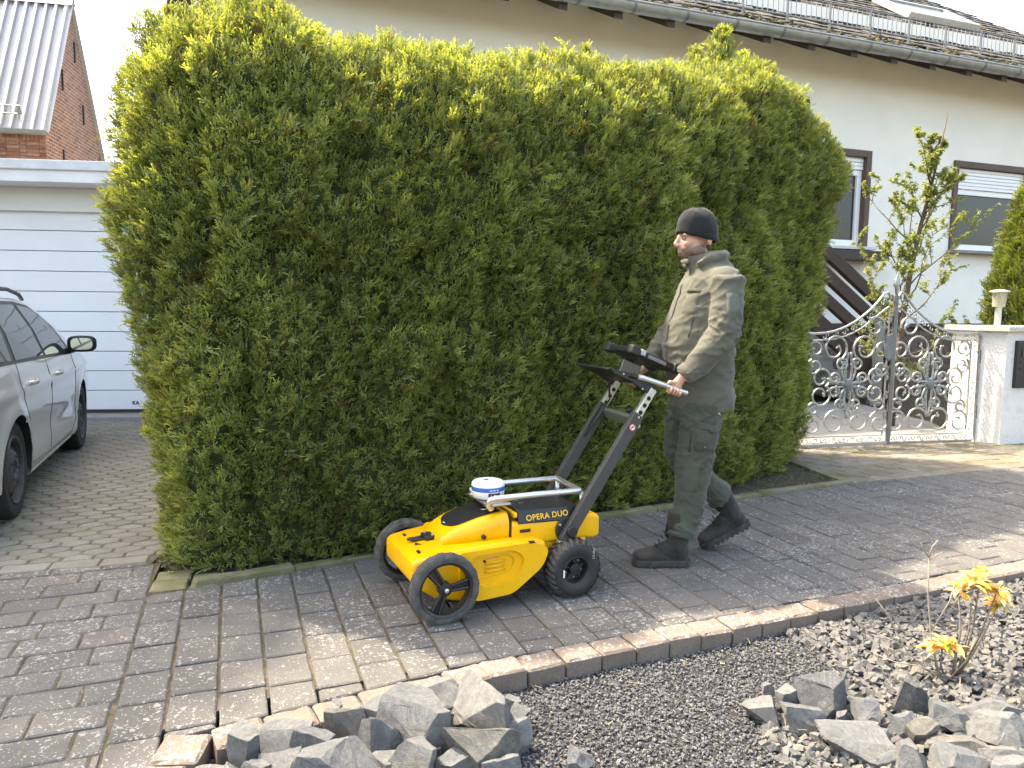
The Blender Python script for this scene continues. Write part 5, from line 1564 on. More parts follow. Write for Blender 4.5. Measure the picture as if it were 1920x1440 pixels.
    g = G(); g.tube([(-.372 + px_, yy + sg * .014, 1.058), (-.40 + px_, yy + sg * .017, 1.052), (-.53 + px_, yy + sg * .018, 1.012), (-.60 + px_, yy + sg * .016, .988), (-.672 + px_, yy + sg * .014, .966)], .0135, 14); obj('grip_bar', g, M_ALU, cart, smooth=True, angle=60)
# cross member with knob
g = G(); g.add([(-.375, .19, .86), (-.415, .19, .805), (-.465, -.19, .805), (-.425, -.19, .86), (-.36, .19, .845), (-.40, .19, .79), (-.45, -.19, .79), (-.41, -.19, .845)], [(0, 1, 2, 3), (4, 5, 6, 7), (0, 1, 5, 4), (1, 2, 6, 5), (2, 3, 7, 6), (3, 0, 4, 7)]); cm = obj('cross_member', g, M_ALU, cart, bevel=.002)
g = G(); g.tube([(-.42, .06, .855), (-.44, .06, .885)], [.012, .018], 10); obj('clamp_knob', g, M_BLK, cm, smooth=True)
# console tray and rugged tablet
def quad_slab(c, ux, uy, un, sx, sy, sz):
    g = G(); v = []
    for a in (-1, 1):
        for b in (-1, 1):
            for d in (-1, 1): v.append(Vector(c) + ux * a * sx / 2 + uy * b * sy / 2 + un * d * sz / 2)
    g.add(v, [(0, 1, 3, 2), (4, 6, 7, 5), (0, 4, 5, 1), (2, 3, 7, 6), (0, 2, 6, 4), (1, 5, 7, 3)]); return g
ux = Vector((-.93, 0, -.36)).normalized(); uy = Vector((0, 1, 0)); un = ux.cross(uy).normalized()
if un.z < 0: un = -un
obj('console_tray', quad_slab((-.36, 0, 1.052), ux, uy, un, .25, .37, .012), M_BLK, cart, bevel=.004)
tb = obj('tablet', quad_slab((-.548, 0, 1.134), ux, uy, un, .315, .25, .036), M_BLK, cart, bevel=.01, seg=3)
for a in (-1, 1):
    for b in (-1, 1):
        c = Vector((-.548, 0, 1.134)) + ux * a * .143 + uy * b * .11
        obj('tablet_bumper', quad_slab(c, ux, uy, un, .055, .05, .048), plain('rubber_bumper', (.022, .022, .024), .6), tb, bevel=.01, seg=3)
obj('tablet_screen', quad_slab(Vector((-.548, 0, 1.134)) + un * .018, ux, uy, un, .25, .17, .002), glass_mat('tablet_glass', (.01, .011, .013)), tb)
obj('tablet_rib', quad_slab(Vector((-.55, .127, 1.131)), ux, uy, un, .12, .006, .018), plain('grey_rib', (.16, .16, .17), .5), tb, bevel=.002)
obj('tablet_corner_pad', quad_slab(Vector((-.465, .115, 1.172)), ux, uy, un, .03, .028, .03), plain('grey_pad', (.4, .42, .45), .5), tb, bevel=.004)
beam((-.42, 0, 1.03), (-.50, 0, 1.12), .09, .05, 'tablet_bracket', M_BLK, cart)
obj('bracket_wing', quad_slab((-.41, .09, 1.085), ux, uy, un, .12, .012, .07), plain('bronze_plate', (.10, .09, .08), .4, metal=.3), cart, bevel=.004)
for k in range(3):
    g = G(); g.tube([(-.40, -.05 - .03 * k, 1.05), (-.42, -.12, .97 - .02 * k), (-.45, -.16, .90), (-.40, -.17 + .01 * k, .84), (-.30, -.17, .70)], .004, 6); obj('cable', g, M_BLK, cart, smooth=True)
# front wheels: thin tyre, three twin spokes
def front_wheel(y, sg):
    RW, w = .158, .058
    root = obj('front_wheel', wheel_tread(RW, w, 72, .79), M_GREYTYRE, cart, smooth=True, angle=30, loc=(.68, y, RW))
    g = G()
    for k in range(36):      # shallow tread blocks
        a = k * 2 * PI / 36
        g.box(0, 0, 0, .009, w * .78, .005, Matrix.Rotation(a, 4, 'Y') @ Matrix.Translation((0, 0, RW - .0012)) @ Matrix.Rotation(.35 * (-1) ** k, 4, 'Z'))
    obj('tread', g, M_GREYTYRE, root, kind='stuff')
    g = G(); g.lathe([(.124, -.029), (.1265, -.027), (.1265, .027), (.124, .029), (.113, .024), (.108, .0), (.113, -.024)], 56, axis='y', cap=False); g.f += [(i, (i + 1) % 56, 6 * 56 + (i + 1) % 56, 6 * 56 + i) for i in range(56)]
    obj('rim', g, M_RIMB, root, smooth=True, angle=40)
    g = G(); g.lathe([(.001, sg * .027), (.012, sg * .027), (.016, sg * .02), (.030, sg * .018), (.032, sg * .012), (.032, -sg * .02)], 24, axis='y'); obj('hub', g, M_RIMB, root, smooth=True, angle=40)
    g = G(); g.lathe([(.010, sg * .028), (.010, sg * .033), (.006, sg * .035)], 12, axis='y'); obj('hub_bolt', g, M_ALU, root, smooth=True, angle=40)
    for k in range(3):
        a = R(54 + 120 * k) if sg > 0 else R(40 + 120 * k); c, s = math.cos(a), math.sin(a)
        g = G()
        for o in (-.011, .011): g.tube([(c * .028 - s * o, sg * .012, s * .028 + c * o), (c * .108 - s * o * 1.7, sg * .010, s * .110 + c * o * 1.7)], [.008, .009], 8)
        g.add([(c * .028 - s * -.012, 0, s * .028 + c * -.012), (c * .028 - s * .012, 0, s * .028 + c * .012), (c * .108 - s * .019, 0, s * .108 + c * .019), (c * .108 + s * .019, 0, s * .108 - c * .019), (c * .028 - s * -.012, sg * .008, s * .028 + c * -.012), (c * .028 - s * .012, sg * .008, s * .028 + c * .012), (c * .108 - s * .019, sg * .008, s * .108 + c * .019), (c * .108 + s * .019, sg * .008, s * .108 - c * .019)], [(0, 1, 2, 3), (4, 5, 6, 7), (0, 1, 5, 4), (1, 2, 6, 5), (2, 3, 7, 6), (3, 0, 4, 7)])
        obj('spoke', g, M_RIMB, root, smooth=True, angle=50)
front_wheel(.300, 1); front_wheel(-.285, -1)
g = G(); g.tube([(.68, -.27, .158), (.68, .28, .158)], .012, 10); obj('front_axle', g, M_BLK, cart, smooth=True)
# rear wheels: wide balloon tyres with a zigzag tread
def rear_wheel(y, sg):
    RW, w = .140, .125
    g = G(); g.lathe([(.066, -w * .40), (.085, -w * .47), (.112, -w * .5), (.128, -w * .44), (.1365, -w * .3), (RW, 0), (.1365, w * .3), (.128, w * .44), (.112, w * .5), (.085, w * .47), (.066, w * .40)], 72, axis='y', cap=False)
    root = obj('rear_wheel', g, M_DARKTYRE, cart, smooth=True, angle=60, loc=(0, y, RW))
    g = G()
    for k in range(26):
        for s2 in (-1, 1):
            a0 = (k + (.5 if s2 > 0 else 0)) * 2 * PI / 26; rows = []
            for j in range(7):
                u = j / 6; yy = s2 * w * (.02 + .46 * u); rr = np.interp(abs(yy) / w, [0, .3, .44, .5], [RW, .1375, .129, .118]) + .0045
                am = a0 + .17 * u ** 1.5 - .03
                rows.append([(math.sin(am + d) * (rr - h), yy, math.cos(am + d) * (rr - h)) for d, h in ((-.055, .006), (-.045, 0), (.045, 0), (.055, .006))])
            g.loft(rows, cap=False, closed=False)
    obj('tread', g, plain('tread_rubber', (.06, .055, .05), .85, var=.3, scale=40), root, kind='stuff')
    g = G(); g.lathe([(.067, sg * w * .40), (.064, sg * w * .42), (.060, sg * w * .38), (.056, sg * w * .12), (.030, sg * w * .10), (.028, sg * w * .30), (.001, sg * w * .32)], 36, axis='y', cap=False); rm = obj('rim', g, M_RIMB, root, smooth=True, angle=40)
    for k in range(5):
        a = k * 2 * PI / 5 + .3; g = G(); g.tube([(math.cos(a) * .028, sg * w * .2, math.sin(a) * .028), (math.cos(a) * .058, sg * w * .18, math.sin(a) * .058)], .0035, 6); obj('rim_rib', g, plain('rim_rib_grey', (.05, .05, .052), .4), rm)
        g = G(); g.lathe([(.004, sg * w * .12), (.003, sg * w * .16)], 6, Matrix.Translation((math.cos(a + .6) * .044, 0, math.sin(a + .6) * .044)), axis='y'); obj('rim_screw', g, M_ALU, rm)
    if sg > 0:
        g = G(); g.bbox(.071, .0785, w * .475, w * .505, -.024, .012); obj('tyre_label', g, M_WHT, root)
        fc = bpy.data.curves.new('tyre_print', 'FONT'); fc.body = 'LC-0M7'; fc.size = .017; fc.extrude = .0003
        pr_ = lettering(fc, plain('tyre_chalk_print', (.5, .48, .36), .7), root, 'tyre_print', Matrix.Translation((-.090, w * .498, .048)) @ Matrix.Rotation(R(83), 4, 'Y') @ Matrix.Rotation(PI, 4, 'Z') @ Matrix.Rotation(PI / 2, 4, 'X'))
rear_wheel(.235, 1); rear_wheel(-.235, -1)
g = G(); g.tube([(0, -.2, .14), (0, .2, .14)], .014, 10); obj('rear_axle', g, M_BLK, cart, smooth=True)
# ------------------------------------------------------------------ the man pushing the cart
def ell_ring(c, ax, ay, U, V_, n=28, p=1.0):
    return [Vector(c) + U * (math.copysign(abs(math.cos(a)) ** p, math.cos(a)) * ax) + V_ * (math.copysign(abs(math.sin(a)) ** p, math.sin(a)) * ay) for a in np.linspace(0, 2 * PI, n, endpoint=False)]
EX, EY, EZ_ = Vector((1, 0, 0)), Vector((0, 1, 0)), Vector((0, 0, 1))
def ellipsoid(g, c, r, n=20, m=14, rot=None):
    M = Matrix.Translation(c) @ (rot or Matrix.Identity(4))
    rings = []
    for i in range(m + 1):
        a = -PI / 2 + PI * i / m; k = max(.02, math.cos(a))
        rings.append([(math.cos(b) * k * r[0], math.sin(b) * k * r[1], math.sin(a) * r[2]) for b in np.linspace(0, 2 * PI, n, endpoint=False)])
    g.loft(rings, M=M)
def remeshed(g, voxel, name, smooth_it=3, fac=.5):
    me = mesh_from(g, name); o = bpy.data.objects.new('tmp', me); COL.objects.link(o)
    md = o.modifiers.new('r', 'REMESH'); md.mode = 'VOXEL'; md.voxel_size = voxel; md.use_smooth_shade = True
    if smooth_it:
        sm = o.modifiers.new('s', 'SMOOTH'); sm.iterations = smooth_it; sm.factor = fac
    bpy.context.view_layer.update(); dg = bpy.context.evaluated_depsgraph_get()
    out = bpy.data.meshes.new_from_object(o.evaluated_get(dg)); bpy.data.objects.remove(o)
    out.name = name; out.polygons.foreach_set('use_smooth', [True] * len(out.polygons))
    return out
def verts(me):
    a = np.empty(len(me.vertices) * 3, np.float32); me.vertices.foreach_get('co', a); return a.reshape(-1, 3).astype(float)
def normals(me):
    a = np.empty(len(me.vertices) * 3, np.float32); me.vertex_normals.foreach_get('vector', a); return a.reshape(-1, 3).astype(float)
def set_verts(me, v): me.vertices.foreach_set('co', np.ascontiguousarray(v, np.float32).ravel()); me.update()
def ridged(p, f):
    r = 1 - 1.6 * abs(noise.noise(Vector((p[0] * f[0], p[1] * f[1], p[2] * f[2]))))
    return 2.2 * max(0, r) ** 3 - .7
def crease(me, fn):
    v, n = verts(me), normals(me)
    d = np.array([fn(p, q) for p, q in zip(v, n)]); set_verts(me, v + n * d[:, None])

def cloth(name, c, bumpy=.35, sc=380, var=.12):
    t = NT(name); v = t.P(True)
    col = t.ramp(t.noise(7, 5, .65, v), [(.3, tuple(x * (1 - var) for x in c)), (.7, tuple(x * (1 + var) for x in c))])
    t.col(col); t.set(Roughness=.9); t.b.inputs['Specular IOR Level'].default_value = .2
    t.b.inputs['Sheen Weight'].default_value = .15
    a = t.noise(26, 5, .6, v, .6); b = t.noise(sc, 2, .5, v)
    t.bump(t.math('ADD', a, t.math('MULTIPLY', b, .25)), bumpy, .008)
    return t.m
M_JACK = cloth('olive_brown_jacket_cloth', (.104, .103, .080))
M_JACKP = cloth('grey_green_patch_cloth', (.10, .118, .10), .1)
M_TROU = cloth('dark_green_trouser_cloth', (.064, .071, .055), .4)
M_TROU2 = cloth('black_trouser_insert', (.02, .022, .022), .3)
M_BEAN = cloth('black_knit_beanie', (.0125, .014, .0165), .5, 520)
M_BOOT = cloth('dirty_dark_boot_leather', (.040, .037, .032), .6, 200, .5)
M_SOLE = plain('worn_rubber_sole', (.045, .041, .036), .95, var=.4, scale=30, bump=.5, bscale=90)
M_LACE = plain('black_lace', (.012, .012, .014), .8)
t = NT('skin')
at = t.node('ShaderNodeAttribute'); at.attribute_name = 'beard'; at2 = t.node('ShaderNodeAttribute'); at2.attribute_name = 'rosy'
sk = t.ramp(t.noise(30, 4, .6, t.P(True)), [(.3, (.54, .32, .235)), (.7, (.62, .385, .285))])
sk = t.mix(at2.outputs['Fac'], sk, (.52, .19, .15))
sp = t.math('MULTIPLY', at.outputs['Fac'], t.ramp(t.noise(600, 2, .6, t.P(True)), [(.3, .5), (.6, 1.)]))
t.col(t.mix(sp, sk, (.085, .055, .04))); t.set(Roughness=.5); t.b.inputs['Subsurface Weight'].default_value = .12; t.b.inputs['Subsurface Radius'].default_value = (.02, .007, .004); t.b.inputs['Subsurface Scale'].default_value = .3
M_SKIN = t.m

PX, PY, PA = 1.02, 4.08, R(185)
man = empty('person', (PX, PY, 0), PA, label='man in olive jacket, black beanie and dark green trousers pushing the yellow cart', cat='person')
# --- body: head, neck, torso, limbs and hands in one mesh
HM = Matrix.Translation((-.012, 0, .004)) @ Matrix.Translation((.05, 0, 1.78)) @ Matrix.Rotation(R(7), 4, 'Z') @ Matrix.Translation((-.05, 0, -1.78))
hg = G()
ellipsoid(hg, (.035, 0, 1.822), (.098, .077, .098))
ellipsoid(hg, (.078, 0, 1.755), (.070, .060, .085))
ellipsoid(hg, (.085, 0, 1.715), (.062, .054, .055))
ellipsoid(hg, (.118, 0, 1.683), (.028, .030, .022))
for s in (-1, 1):
    ellipsoid(hg, (.128, s * .030, 1.786), (.022, .030, .011))
    ellipsoid(hg, (.112, s * .040, 1.742), (.026, .022, .022))
    ellipsoid(hg, (.060, s * .054, 1.705), (.045, .014, .03))
    ellipsoid(hg, (.008, s * .077, 1.757), (.018, .007, .03), rot=Matrix.Rotation(s * .35, 4, 'Z'))
hg.tube([(.143, 0, 1.790), (.155, 0, 1.765), (.169, 0, 1.738), (.163, 0, 1.729), (.148, 0, 1.727)], [.009, .009, .0115, .011, .008], 10)
for s in (-1, 1): ellipsoid(hg, (.157, s * .011, 1.732), (.012, .008, .008))
hg.tube([(.138, -.022, 1.706), (.150, 0, 1.709), (.138, .022, 1.706)], [.004, .007, .004], 8)
hg.tube([(.136, -.02, 1.696), (.147, 0, 1.696), (.136, .02, 1.696)], [.004, .0075, .004], 8)
hg.v = [tuple(HM @ Vector(p)) for p in hg.v]
hg.tube([(.045, -.0, 1.72), (.0, 0, 1.62), (-.03, 0, 1.52)], [.058, .06, .07], 18)
body_g = G(); body_g.add(hg.v, hg.f)
body_g.loft([ell_ring((x, 0, z), a, b, EX, EY) for x, z, a, b in ((0, .85, .10, .14), (0, 1.0, .11, .15), (-.02, 1.3, .11, .16), (-.05, 1.5, .10, .17), (-.05, 1.56, .08, .14))])
LARM = [(-.065, .205, 1.55), (-.055, .245, 1.41), (-.040, .262, 1.275), (.055, .255, 1.155), (.165, .238, 1.045)]
RARM = [(-.065, -.205, 1.55), (-.01, -.26, 1.41), (.045, -.285, 1.285), (.15, -.245, 1.165), (.255, -.195, 1.05)]
for A_ in (LARM, RARM): body_g.tube(A_, [.055, .048, .042, .038, .028], 14)
LLEG = [(.0, .085, .90), (.018, .09, .72), (.046, .095, .56), (.055, .105, .38), (.10, .112, .20), (.12, .115, .10)]
RLEG = [(.01, -.09, .90), (.05, -.10, .72), (.045, -.11, .56), (-.06, -.12, .43), (-.20, -.14, .315), (-.275, -.155, .22)]
for A_ in (LLEG, RLEG): body_g.tube(A_, [.09, .075, .055, .052, .036, .034], 14)
body_me = remeshed(body_g, .0055, 'body', 3, .4)
v = verts(body_me); nn = normals(body_me)
HI = HM.inverted(); loc = np.array([tuple(HI @ Vector(p)) for p in v])
# eye sockets, philtrum, cheeks
d = np.zeros(len(v))
for s in (-1, 1):
    d -= .008 * np.exp(-(((loc[:, 0] - .135) / .03) ** 2 + ((loc[:, 1] - s * .031) / .014) ** 2 + ((loc[:, 2] - 1.766) / .011) ** 2))
d -= .003 * np.exp(-(((loc[:, 0] - .15) / .02) ** 2 + (loc[:, 1] / .03) ** 2 + ((loc[:, 2] - 1.7015) / .0025) ** 2))
set_verts(body_me, v + nn * d[:, None])
jaw = np.clip((1.742 - (loc[:, 0] - .06) * .18 - loc[:, 2]) / .02, 0, 1) * np.clip((loc[:, 2] - 1.60) / .03, 0, 1) * np.clip((loc[:, 0] - .005) / .02, 0, 1)
lips = np.exp(-(((loc[:, 0] - .145) / .018) ** 2 + (loc[:, 1] / .02) ** 2 + ((loc[:, 2] - 1.702) / .009) ** 2))
cheekgap = np.exp(-(((loc[:, 0] - .11) / .03) ** 2 + ((np.abs(loc[:, 1]) - .045) / .018) ** 2 + ((loc[:, 2] - 1.735) / .018) ** 2))
beard = np.clip(jaw * 1.1 - lips * 1.2 - cheekgap * .6, 0, 1)
brow = np.zeros(len(v))
for s in (-1, 1): brow += np.exp(-(((loc[:, 0] - .145) / .02) ** 2 + ((loc[:, 1] - s * .03) / .018) ** 2 + ((loc[:, 2] - 1.787) / .004) ** 2))
beard = np.clip(beard + brow * .9, 0, 1)
rosy = np.clip(lips * .8 + .5 * np.exp(-(((loc[:, 0] - .165) / .02) ** 2 + (loc[:, 1] / .02) ** 2 + ((loc[:, 2] - 1.735) / .014) ** 2)) + .45 * np.exp(-(((loc[:, 0] - .11) / .03) ** 2 + ((np.abs(loc[:, 1]) - .045) / .02) ** 2 + ((loc[:, 2] - 1.745) / .02) ** 2)) + .4 * np.exp(-(((loc[:, 0] - .008) / .03) ** 2 + ((np.abs(loc[:, 1]) - .08) / .02) ** 2 + ((loc[:, 2] - 1.757) / .03) ** 2)), 0, 1)
# hands: palm, four wrapped fingers and a thumb on each grip bar
def hand(sg, c, bar, wrist):
    """c: grip point on the bar; bar: its direction (forward); the palm sits on the inner side"""
    g = G(); b = Vector(bar).normalized(); c = Vector(c); inn = Vector((0, -sg, 0)); up = inn.cross(b) * (1 if sg < 0 else -1); up = up.normalized()
    if up.z < 0: up = -up
    rr = .0135
    palm = c + inn * .024 + up * .012
    wr = Vector(wrist)
    g.tube([wr + (wr - palm).normalized() * .06, wr, palm + b * -.004 + up * .014, palm], [.026, .025, .027, .024], 12, flat=.75)
    ellipsoid(g, palm + b * .004, (.042, .017, .032), rot=Matrix((( b.x, inn.x, up.x, 0), (b.y, inn.y, up.y, 0), (b.z, inn.z, up.z, 0), (0, 0, 0, 1))))
    pm = remeshed(g, .0045, 'palm', 4, .5)
    g2 = G(); vv = verts(pm); g2.v = [tuple(p) for p in vv]; g2.f = [tuple(p.vertices) for p in pm.polygons]; bpy.data.meshes.remove(pm)
    for k in range(4):
        o = c + b * (.034 - .0205 * k); L = (.95, 1.0, .96, .84)[k]
        ch = []
        for a in (55, 20, -20, -60, -100, -140, -175 * L, -205 * L):
            ra = rr + .0105; ch.append(o + inn * (math.cos(R(a)) * ra * 1.05) + up * (math.sin(R(a)) * ra * 1.05))
        # knuckle first, from the palm
        ch = [palm + b * (.030 - .018 * k) + up * .012] + ch
        g2.tube(ch, [.0105, .0105, .0098, .0095, .0092, .0090, .0086, .0080, .0055], 10)
    th = [palm - b * .012 + up * .020, c + b * .022 + inn * .016 + up * .028, c + b * .040 - inn * .002 + up * .026, c + b * .052 - inn * .014 + up * .016]
    th = [palm + b * .000 + up * .018, c + b * .030 + inn * .018 + up * .026, c + b * .048 + inn * .002 + up * .0265, c + b * .060 - inn * .010 + up * .020]
    g2.tube(th, [.013, .0115, .0105, .0065], 10)
    return g2
hands = G()
for (sg, c, w) in ((1, (.205, .259, .987), (.172, .238, 1.040)), (-1, (.335, -.163, .997), (.265, -.190, 1.045))):
    h = hand(sg, c, (.274, .102, .091), w); hands.add(h.v, h.f)
hm = mesh_from(hands, 'hands', True)
bm = bmesh.new(); bm.from_mesh(body_me)
n0 = len(bm.verts); bm.from_mesh(hm); bm.to_mesh(body_me); bm.free(); bpy.data.meshes.remove(hm)
nv = len(body_me.vertices) - n0
body_me.polygons.foreach_set('use_smooth', [True] * len(body_me.polygons))
for nm, arr in (('beard', np.r_[beard, np.zeros(nv)]), ('rosy', np.r_[rosy, np.full(nv, .15)])):
    a = body_me.attributes.new(nm, 'FLOAT', 'POINT'); a.data.foreach_set('value', arr.astype(np.float32))
body_me.materials.clear()
man_body = link('body', body_me, M_SKIN, man)
for s in (-1, 1):
    g = G(); ellipsoid(g, tuple(HM @ Vector((.1325, s * .031, 1.7655))), (.0100, .0115, .0075), 14, 10); e = obj('eye', g, plain('eye_white', (.26, .21, .19), .25, var=.02), man, smooth=True)
    g = G(); ellipsoid(g, tuple(HM @ Vector((.1405, s * .031, 1.7655))), (.0035, .0045, .0045), 10, 8); obj('iris', g, plain('brown_iris', (.03, .018, .012), .2), e, smooth=True)
# --- beanie
rings = []
for i in range(15):
    tt = i / 14; row = []
    for b_ in np.linspace(0, 2 * PI, 40, endpoint=False):
        cb, sb = math.cos(b_), math.sin(b_)
        zr = 1.776 + .145 * (cb * .1) * 1.55 - .012 * abs(sb)
        z = zr + (1.933 - zr) * math.sin(tt * PI / 2)
        k = math.cos(tt * PI / 2) ** .78 * (.95 + .14 * min(.5, tt)) if tt < 1 else 0.0
        ax, ay = (.120 if cb > 0 else .122), .095
        row.append(tuple(HM @ Vector((.045 + cb * ax * max(k, .012), sb * ay * max(k, .012), z - (.014 if cb < 0 else 0) * (1 - k) * 0))))
    rings.append(row)
inner = [[tuple(Vector((.045, 0, 1.80)) + (Vector(p) - Vector((.045, 0, 1.80))) * .955) for p in rings[0]]]
g = G(); g.loft(inner + rings, cap=False); g.f.append(tuple(len(g.v) - 40 + j for j in range(40)))
bme = mesh_from(g, 'beanie', True); 
crease(bme, lambda p, q: .0016 * ridged(p, (28, 28, 12)) + .0022 * noise.noise(Vector(p) * 22))
link('beanie', bme, M_BEAN, man)
# --- jacket
jg = G()
TOR = [(-.028, .855, .166, .196), (-.025, .90, .170, .200), (-.012, .98, .172, .198), (-.002, 1.08, .178, .200), (.008, 1.2, .186, .206), (-.008, 1.32, .182, .210), (-.035, 1.44, .172, .215), (-.052, 1.53, .158, .214), (-.060, 1.59, .130, .188), (-.048, 1.635, .100, .132), (-.028, 1.665, .088, .098)]
jg.loft([ell_ring((x, 0, z), a, b, EX, EY, 36, .9) for x, z, a, b in TOR])
jg.tube(LARM[:-1] + [(.150, .240, 1.058)], [.092, .082, .084, .070, .055], 18)
jg.tube(RARM[:-1] + [(.240, -.202, 1.066)], [.092, .080, .078, .064, .052], 18)
for s in (1, -1): ellipsoid(jg, (-.060, s * .180, 1.558), (.085, .065, .060))
# stand-up collar and rolled hood at the nape
jg.loft([ell_ring((x, 0, z), a, b, U_, EY, 30) for x, z, a, b, U_ in ((-.035, 1.60, .105, .125, EX), (-.012, 1.645, .098, .098, Vector((1, 0, .05))), (.005, 1.680, .098, .090, Vector((1, 0, -.18)).normalized()), (.004, 1.695, .094, .086, Vector((1, 0, -.2)).normalized()))])
jg.tube([(.06, .105, 1.63), (.0, .115, 1.665), (-.07, .095, 1.675), (-.110, .04, 1.683), (-.115, 0, 1.685), (-.110, -.04, 1.683), (-.07, -.095, 1.675), (.0, -.115, 1.665), (.06, -.105, 1.63)], [.02, .027, .031, .033, .034, .033, .031, .027, .02], 12)
jme = remeshed(jg, .008, 'jacket', 12, .5)
el = [np.array(LARM[2]), np.array(RARM[2])]
def jfold(p, n):
    q = Vector(p)
    a = .0040 * ridged(p, (5, 5, 10)) + .0025 * ridged((p[0] + .3, p[1], p[2] + p[0] * .6), (10, 10, 19)) + .0012 * noise.noise(q * 30)
    for e in el:
        r = np.linalg.norm(p - e); a += .008 * math.exp(-(r / .12) ** 2) * ridged((p[0] * .6 + p[2] * .8, p[1], p[2] * .7 - p[0] * .7), (20, 10, 30))
    a += .004 * math.exp(-((p[2] - 1.10) / .10) ** 2) * ridged(p, (4, 4, 20))
    # hollow behind the placket
    return a
crease(jme, jfold)
jack = link('jacket', jme, M_JACK, man)
def patch_on(me, pts, off, mat, name, parent, thick=.003, n=6):
    """cloth piece following the garment: project a grid along a direction onto it"""
    (o, u, w, dirv) = pts
    from mathutils.bvhtree import BVHTree
    global _bv
    bv = _bv.get(me.name) if isinstance(globals().get('_bv'), dict) else None
    if bv is None:
        bv = BVHTree.FromPolygons([tuple(p) for p in verts(me)], [tuple(p.vertices) for p in me.polygons])
        globals().setdefault('_bv', {}); globals()['_bv'][me.name] = bv
    rows = []
    for j in range(n + 1):
        row = []
        for i in range(n + 1):
            p = Vector(o) + Vector(u) * (i / n) + Vector(w) * (j / n)
            hit = bv.find_nearest(p)
            e = min(i, j, n - i, n - j)
            row.append(hit[0] + hit[1] * (off if e > 0 else -.001))
        rows.append(row)
    g = G(); g.loft(rows, cap=False, closed=False)
    return obj(name, g, mat, parent, smooth=True)
_bv = {}
patch_on(jme, ((-.02, .335, 1.375), (-.078, 0, -.006), (.004, -.012, .115), EY), .006, M_JACKP, 'sleeve_patch', jack, n=8)
patch_on(jme, ((.02, .345, 1.215), (-.085, 0, -.05), (-.035, 0, .05), EY), .007, M_JACK, 'elbow_pad', jack, n=8)
patch_on(jme, ((.130, .10, 1.36), (-.055, .075, .0), (-.012, 0, .125), EY), .007, M_JACK, 'chest_pocket', jack, n=8)
patch_on(jme, ((.125, .095, 1.492), (-.062, .085, -.008), (-.003, 0, .020), EY), .012, M_JACK, 'pocket_flap', jack, n=7)
patch_on(jme, ((.150, .06, 1.02), (-.10, .13, -.03), (.004, 0, .10), EY), .007, M_JACK, 'hip_pocket', jack, n=8)
patch_on(jme, ((.155, -.015, .90), (0, .035, 0), (-.02, 0, .66), EX), .007, M_JACK, 'zip_placket', jack, n=24)
patch_on(jme, ((.098, .150, 1.235), (.006, .012, 0), (-.03, .0, .235), EX), .004, plain('black_zip', (.014, .014, .014), .4), 'pocket_zip', jack, n=12)
for A_, e in ((LARM, (.150, .240, 1.058)), (RARM, (.240, -.202, 1.066))):
    p0 = Vector(e); dd_ = (Vector(e) - Vector(A_[3])).normalized()
    g = G(); g.tube([p0 - dd_ * .035, p0 - dd_ * .01, p0 + dd_ * .012, p0 + dd_ * .014], [.058, .054, .047, .036], 20); me_ = mesh_from(g, 'cuff', True); crease(me_, lambda p, n: .002 * noise.noise(Vector(p) * 40)); link('cuff', me_, M_JACK, jack)
# pale fleece lining showing at the throat
g = G(); ellipsoid(g, tuple(HM @ Vector((.108, .0, 1.650))), (.022, .035, .016)); obj('fleece_lining', g, cloth('pale_fleece', (.45, .37, .25), .6), jack, smooth=True)
# --- trousers
tg = G()
tg.loft([ell_ring((x, 0, z), a, b, EX, EY, 30) for x, z, a, b in ((-.01, 1.02, .13, .165), (-.002, .95, .136, .170), (.0, .88, .138, .175), (.012, .80, .122, .16))])
tg.tube([(.0, .088, .90), (.015, .09, .74), (.036, .095, .60), (.050, .10, .46), (.058, .105, .34), (.088, .11, .235), (.108, .113, .168)], [.118, .106, .100, .090, .082, .078, .076], 18)
tg.tube([(.015, -.088, .90), (.048, -.097, .74), (.045, -.105, .585), (.0, -.11, .50), (-.075, -.12, .425), (-.155, -.132, .365), (-.215, -.14, .315)], [.112, .100, .092, .086, .082, .080, .079], 18)
tme = remeshed(tg, .0075, 'trousers', 7, .5)
def tfold(p, n):
    kz = .55
    a = .003 * ridged(p, (7, 7, 13)) + .002 * ridged((p[0], p[1] + .4, p[2] - p[0] * .5), (12, 12, 24)) + .001 * noise.noise(Vector(p) * 34)
    a += .007 * math.exp(-((p[2] - .24) / .075) ** 2) * ridged((p[0], p[1], p[2] - p[0] * .35), (6, 6, 34))
    a += .005 * math.exp(-((p[2] - .58) / .10) ** 2) * ridged((p[0], p[1], p[2] + p[0] * .4), (6, 6, 26))
    a += .005 * math.exp(-((p[2] - .80) / .08) ** 2) * ridged((p[0], p[1], p[2] + p[0] * .6), (8, 8, 28))
    return a
crease(tme, tfold)
trou = link('trousers', tme, M_TROU, man)
patch_on(tme, ((.085, .19, .665), (-.150, .0, -.025), (-.015, 0, .125), EY), .011, M_TROU, 'cargo_pocket', trou, n=10)
patch_on(tme, ((.075, .20, .775), (-.148, .0, -.030), (.003, 0, .034), EY), .017, M_TROU, 'pocket_flap', trou, n=9)
patch_on(tme, ((.075, .19, .652), (-.072, .008, -.006), (-.004, 0, .062), EY), .017, cloth('dark_pocket_cloth', (.042, .05, .036)), 'phone_pocket', trou, n=7)
patch_on(tme, ((.030, .20, .672), (-.014, 0, 0), (0, 0, .016), EY), .021, plain('pale_emblem_print', (.2, .23, .19), .8), 'pocket_emblem', trou, n=4)
patch_on(tme, ((-.055, .20, .848), (-.032, 0, -.002), (0, 0, .012), EY), .008, plain('white_red_tag', (.7, .62, .6), .7), 'woven_tag', trou, n=3)
